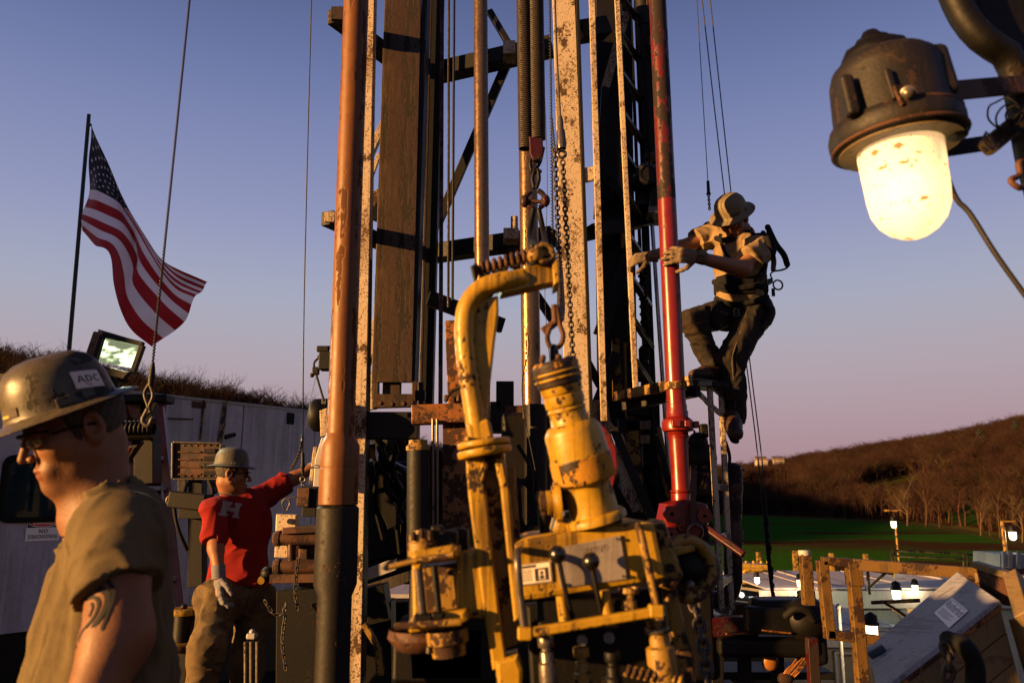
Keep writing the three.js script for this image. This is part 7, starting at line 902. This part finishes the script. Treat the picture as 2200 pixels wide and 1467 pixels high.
  part(hn, 'lanyard_pad', [tube([at(1650, 488, 4.85), at(1668, 525, 4.85), at(1685, 548, 4.85), at(1692, 568, 4.85)], .02, 20, 8), ball(at(1654, 502, 4.70), .02)], web); part(hn, 'lanyard_strap', [tube([at(1692, 560, 4.85), at(1694, 572, 4.85), at(1680, 580, 4.82), at(1662, 582, 4.80)], .006, 16, 6), tube([at(1662, 582, 4.80), at(1656, 590, 4.78), at(1660, 600, 4.76)], .005, 8, 6)], web); part(hn, 'ring', torus(at(1672, 612, 4.72), .03, .0055, V(.1, 0, 1), 26, 8), M.steel); part(hn, 'buckle', [box(at(1640, 600, 4.52), .05, .055, .012, .003, -.4)], M.steel); part(hn, 'clip', [box(at(1662, 628, 4.70), .02, .05, .012, .003)], M.grease);
  // jeans
  let jeans = uni(.04, ell(pel, V(.135, .11, .12)), cap(pel, hipR, .11, .1), cap(pel, hipL, .11, .105), cap(hipR, knR, .094, .07), cap(knR, anR, .07, .055), cap(hipL, knL, .1, .075), cap(knL, anL, .075, .062)); jeans = cut(jeans, at(1600, 632, 4.70), V(0, 1, 0), .01); jeans = cut(jeans, at(1590, 905, 4.60), V(0, -1, 0), .006); const capR = cap(knR, anR, .05), capL = cap(knL, anL, .05), j0 = jeans, ar = anR.clone().lerp(knR, .0), an = anR.clone().sub(knR).normalize(); jeans = (x, y, z) => { const d = j0(x, y, z); return capR(x, y, z) < capL(x, y, z) && y < at(1500, 740, 4.60).y ? Math.max(d, (x - ar.x) * an.x + (y - ar.y) * an.y + (z - ar.z) * an.z) : d; }; jeans = folds(folds(jeans, .01, 10, 10, 10, .9), .004, 26, 26, 26);
  const jm = cloth(161, [.032, .028, .026], [.065, .04, .02], { size: .5, stain: .9 }), jn = part(t, 'jeans', netMesh(jeans, ...around([pel, hipL, hipR, knL, knR, anL, anR], .16), .009), jm);
  const onJ = (pts, r) => tube(pts.map(([x, y]) => { const p = at(x, y, 4.10), d = p.clone().sub(V(0, EYE, 0)).normalize(); for (let k = 0; k < 60; k++) { const s = j0(p.x, p.y, p.z) - r * .6; if (s < .001) break; p.addScaledVector(d, Math.max(s * .7, .0008)); if (p.z < -5) break; } return p; }), r, 40, 8);
  const belt = part(jn, 'belt', [onJ([[1540, 642], [1556, 650], [1580, 654], [1600, 652], [1625, 646], [1648, 638]], .018)], web); for (const [x, y] of [[1556, 652], [1584, 656], [1572, 654]]) { const p = at(x, y, 4.40); for (let k = 0; k < 60; k++) { const s = j0(p.x, p.y, p.z) - .024; if (s < .001) break; p.z -= Math.max(s * .6, .0008); } part(belt, 'eyelet', torus(p, .008, .0025), M.steel); } { const p = at(1604, 653, 4.40); for (let k = 0; k < 60; k++) { const s = j0(p.x, p.y, p.z) - .026; if (s < .001) break; p.z -= Math.max(s * .6, .0008); } const bk = part(belt, 'buckle', [box(p.clone().add(V(-.014, 0, 0)), .006, .045, .008, .002), box(p.clone().add(V(.016, 0, 0)), .006, .045, .008, .002), box(p.clone().add(V(0, .02, 0)), .034, .006, .008, .002), box(p.clone().add(V(0, -.02, 0)), .034, .006, .008, .002), box(p, .03, .005, .008, .002)], M.steel); }
  part(jn, 'leg_strap', [onJ([[1540, 650], [1534, 670], [1532, 690], [1540, 705]], .02), onJ([[1640, 650], [1652, 670], [1640, 690]], .016)], web); const seamM = cloth(163, [.2, .15, .1], [.12, .09, .06]); part(jn, 'seam', onJ([[1606, 668], [1596, 700], [1584, 735], [1574, 770], [1577, 820], [1580, 880]], .0035), seamM); part(jn, 'seam', onJ([[1480, 702], [1500, 694], [1530, 690]], .003), seamM);
  const bm = worn(165, [.07, .03, .016], [.15, .07, .025], .36, { dirt: .5, speck: .9, rough: .5, size: .2, bump: .001 }); boot(t, at(1541, 818, 4.66), at(1494, 820, 4.54), anR.clone().add(V(0, .07, 0)), UPY, bm);
  { const heel = at(1566, 908, 4.68), toe = at(1580, 944, 4.44); boot(t, heel, toe, anL.clone().add(V(0, .02, -.0)), V(.08, .84, .52).normalize(), bm); }
  // hands: the left one flat on the red pipe, the right one on the ladder rail
  const H1 = handField(at(1500, 552, 4.16), V(-1, .12, .03), V(-.1, -.05, -1), 1, [.42, .36, .38, .45], .0112, .12, 1.1); glove(t, 'glove', H1, leather, cyl(at(1513, 555, 4.18), at(1497, 551, 4.16), .039, .037, 18)); const H2 = handField(wrR, V(-1, -.12, -.2), V(-.2, -.5, -.9), 1, [.9, .95, 1, 1.05], .0112, .05, 1.1); glove(t, 'glove', H2, leather, cyl(wrR.clone().add(V(.045, .0, 0)), wrR, .04, .037, 18));
}
scene.traverse((o) => { if (o.isMesh) { o.castShadow = true; o.receiveShadow = true; } });
renderer.render(scene, camera);
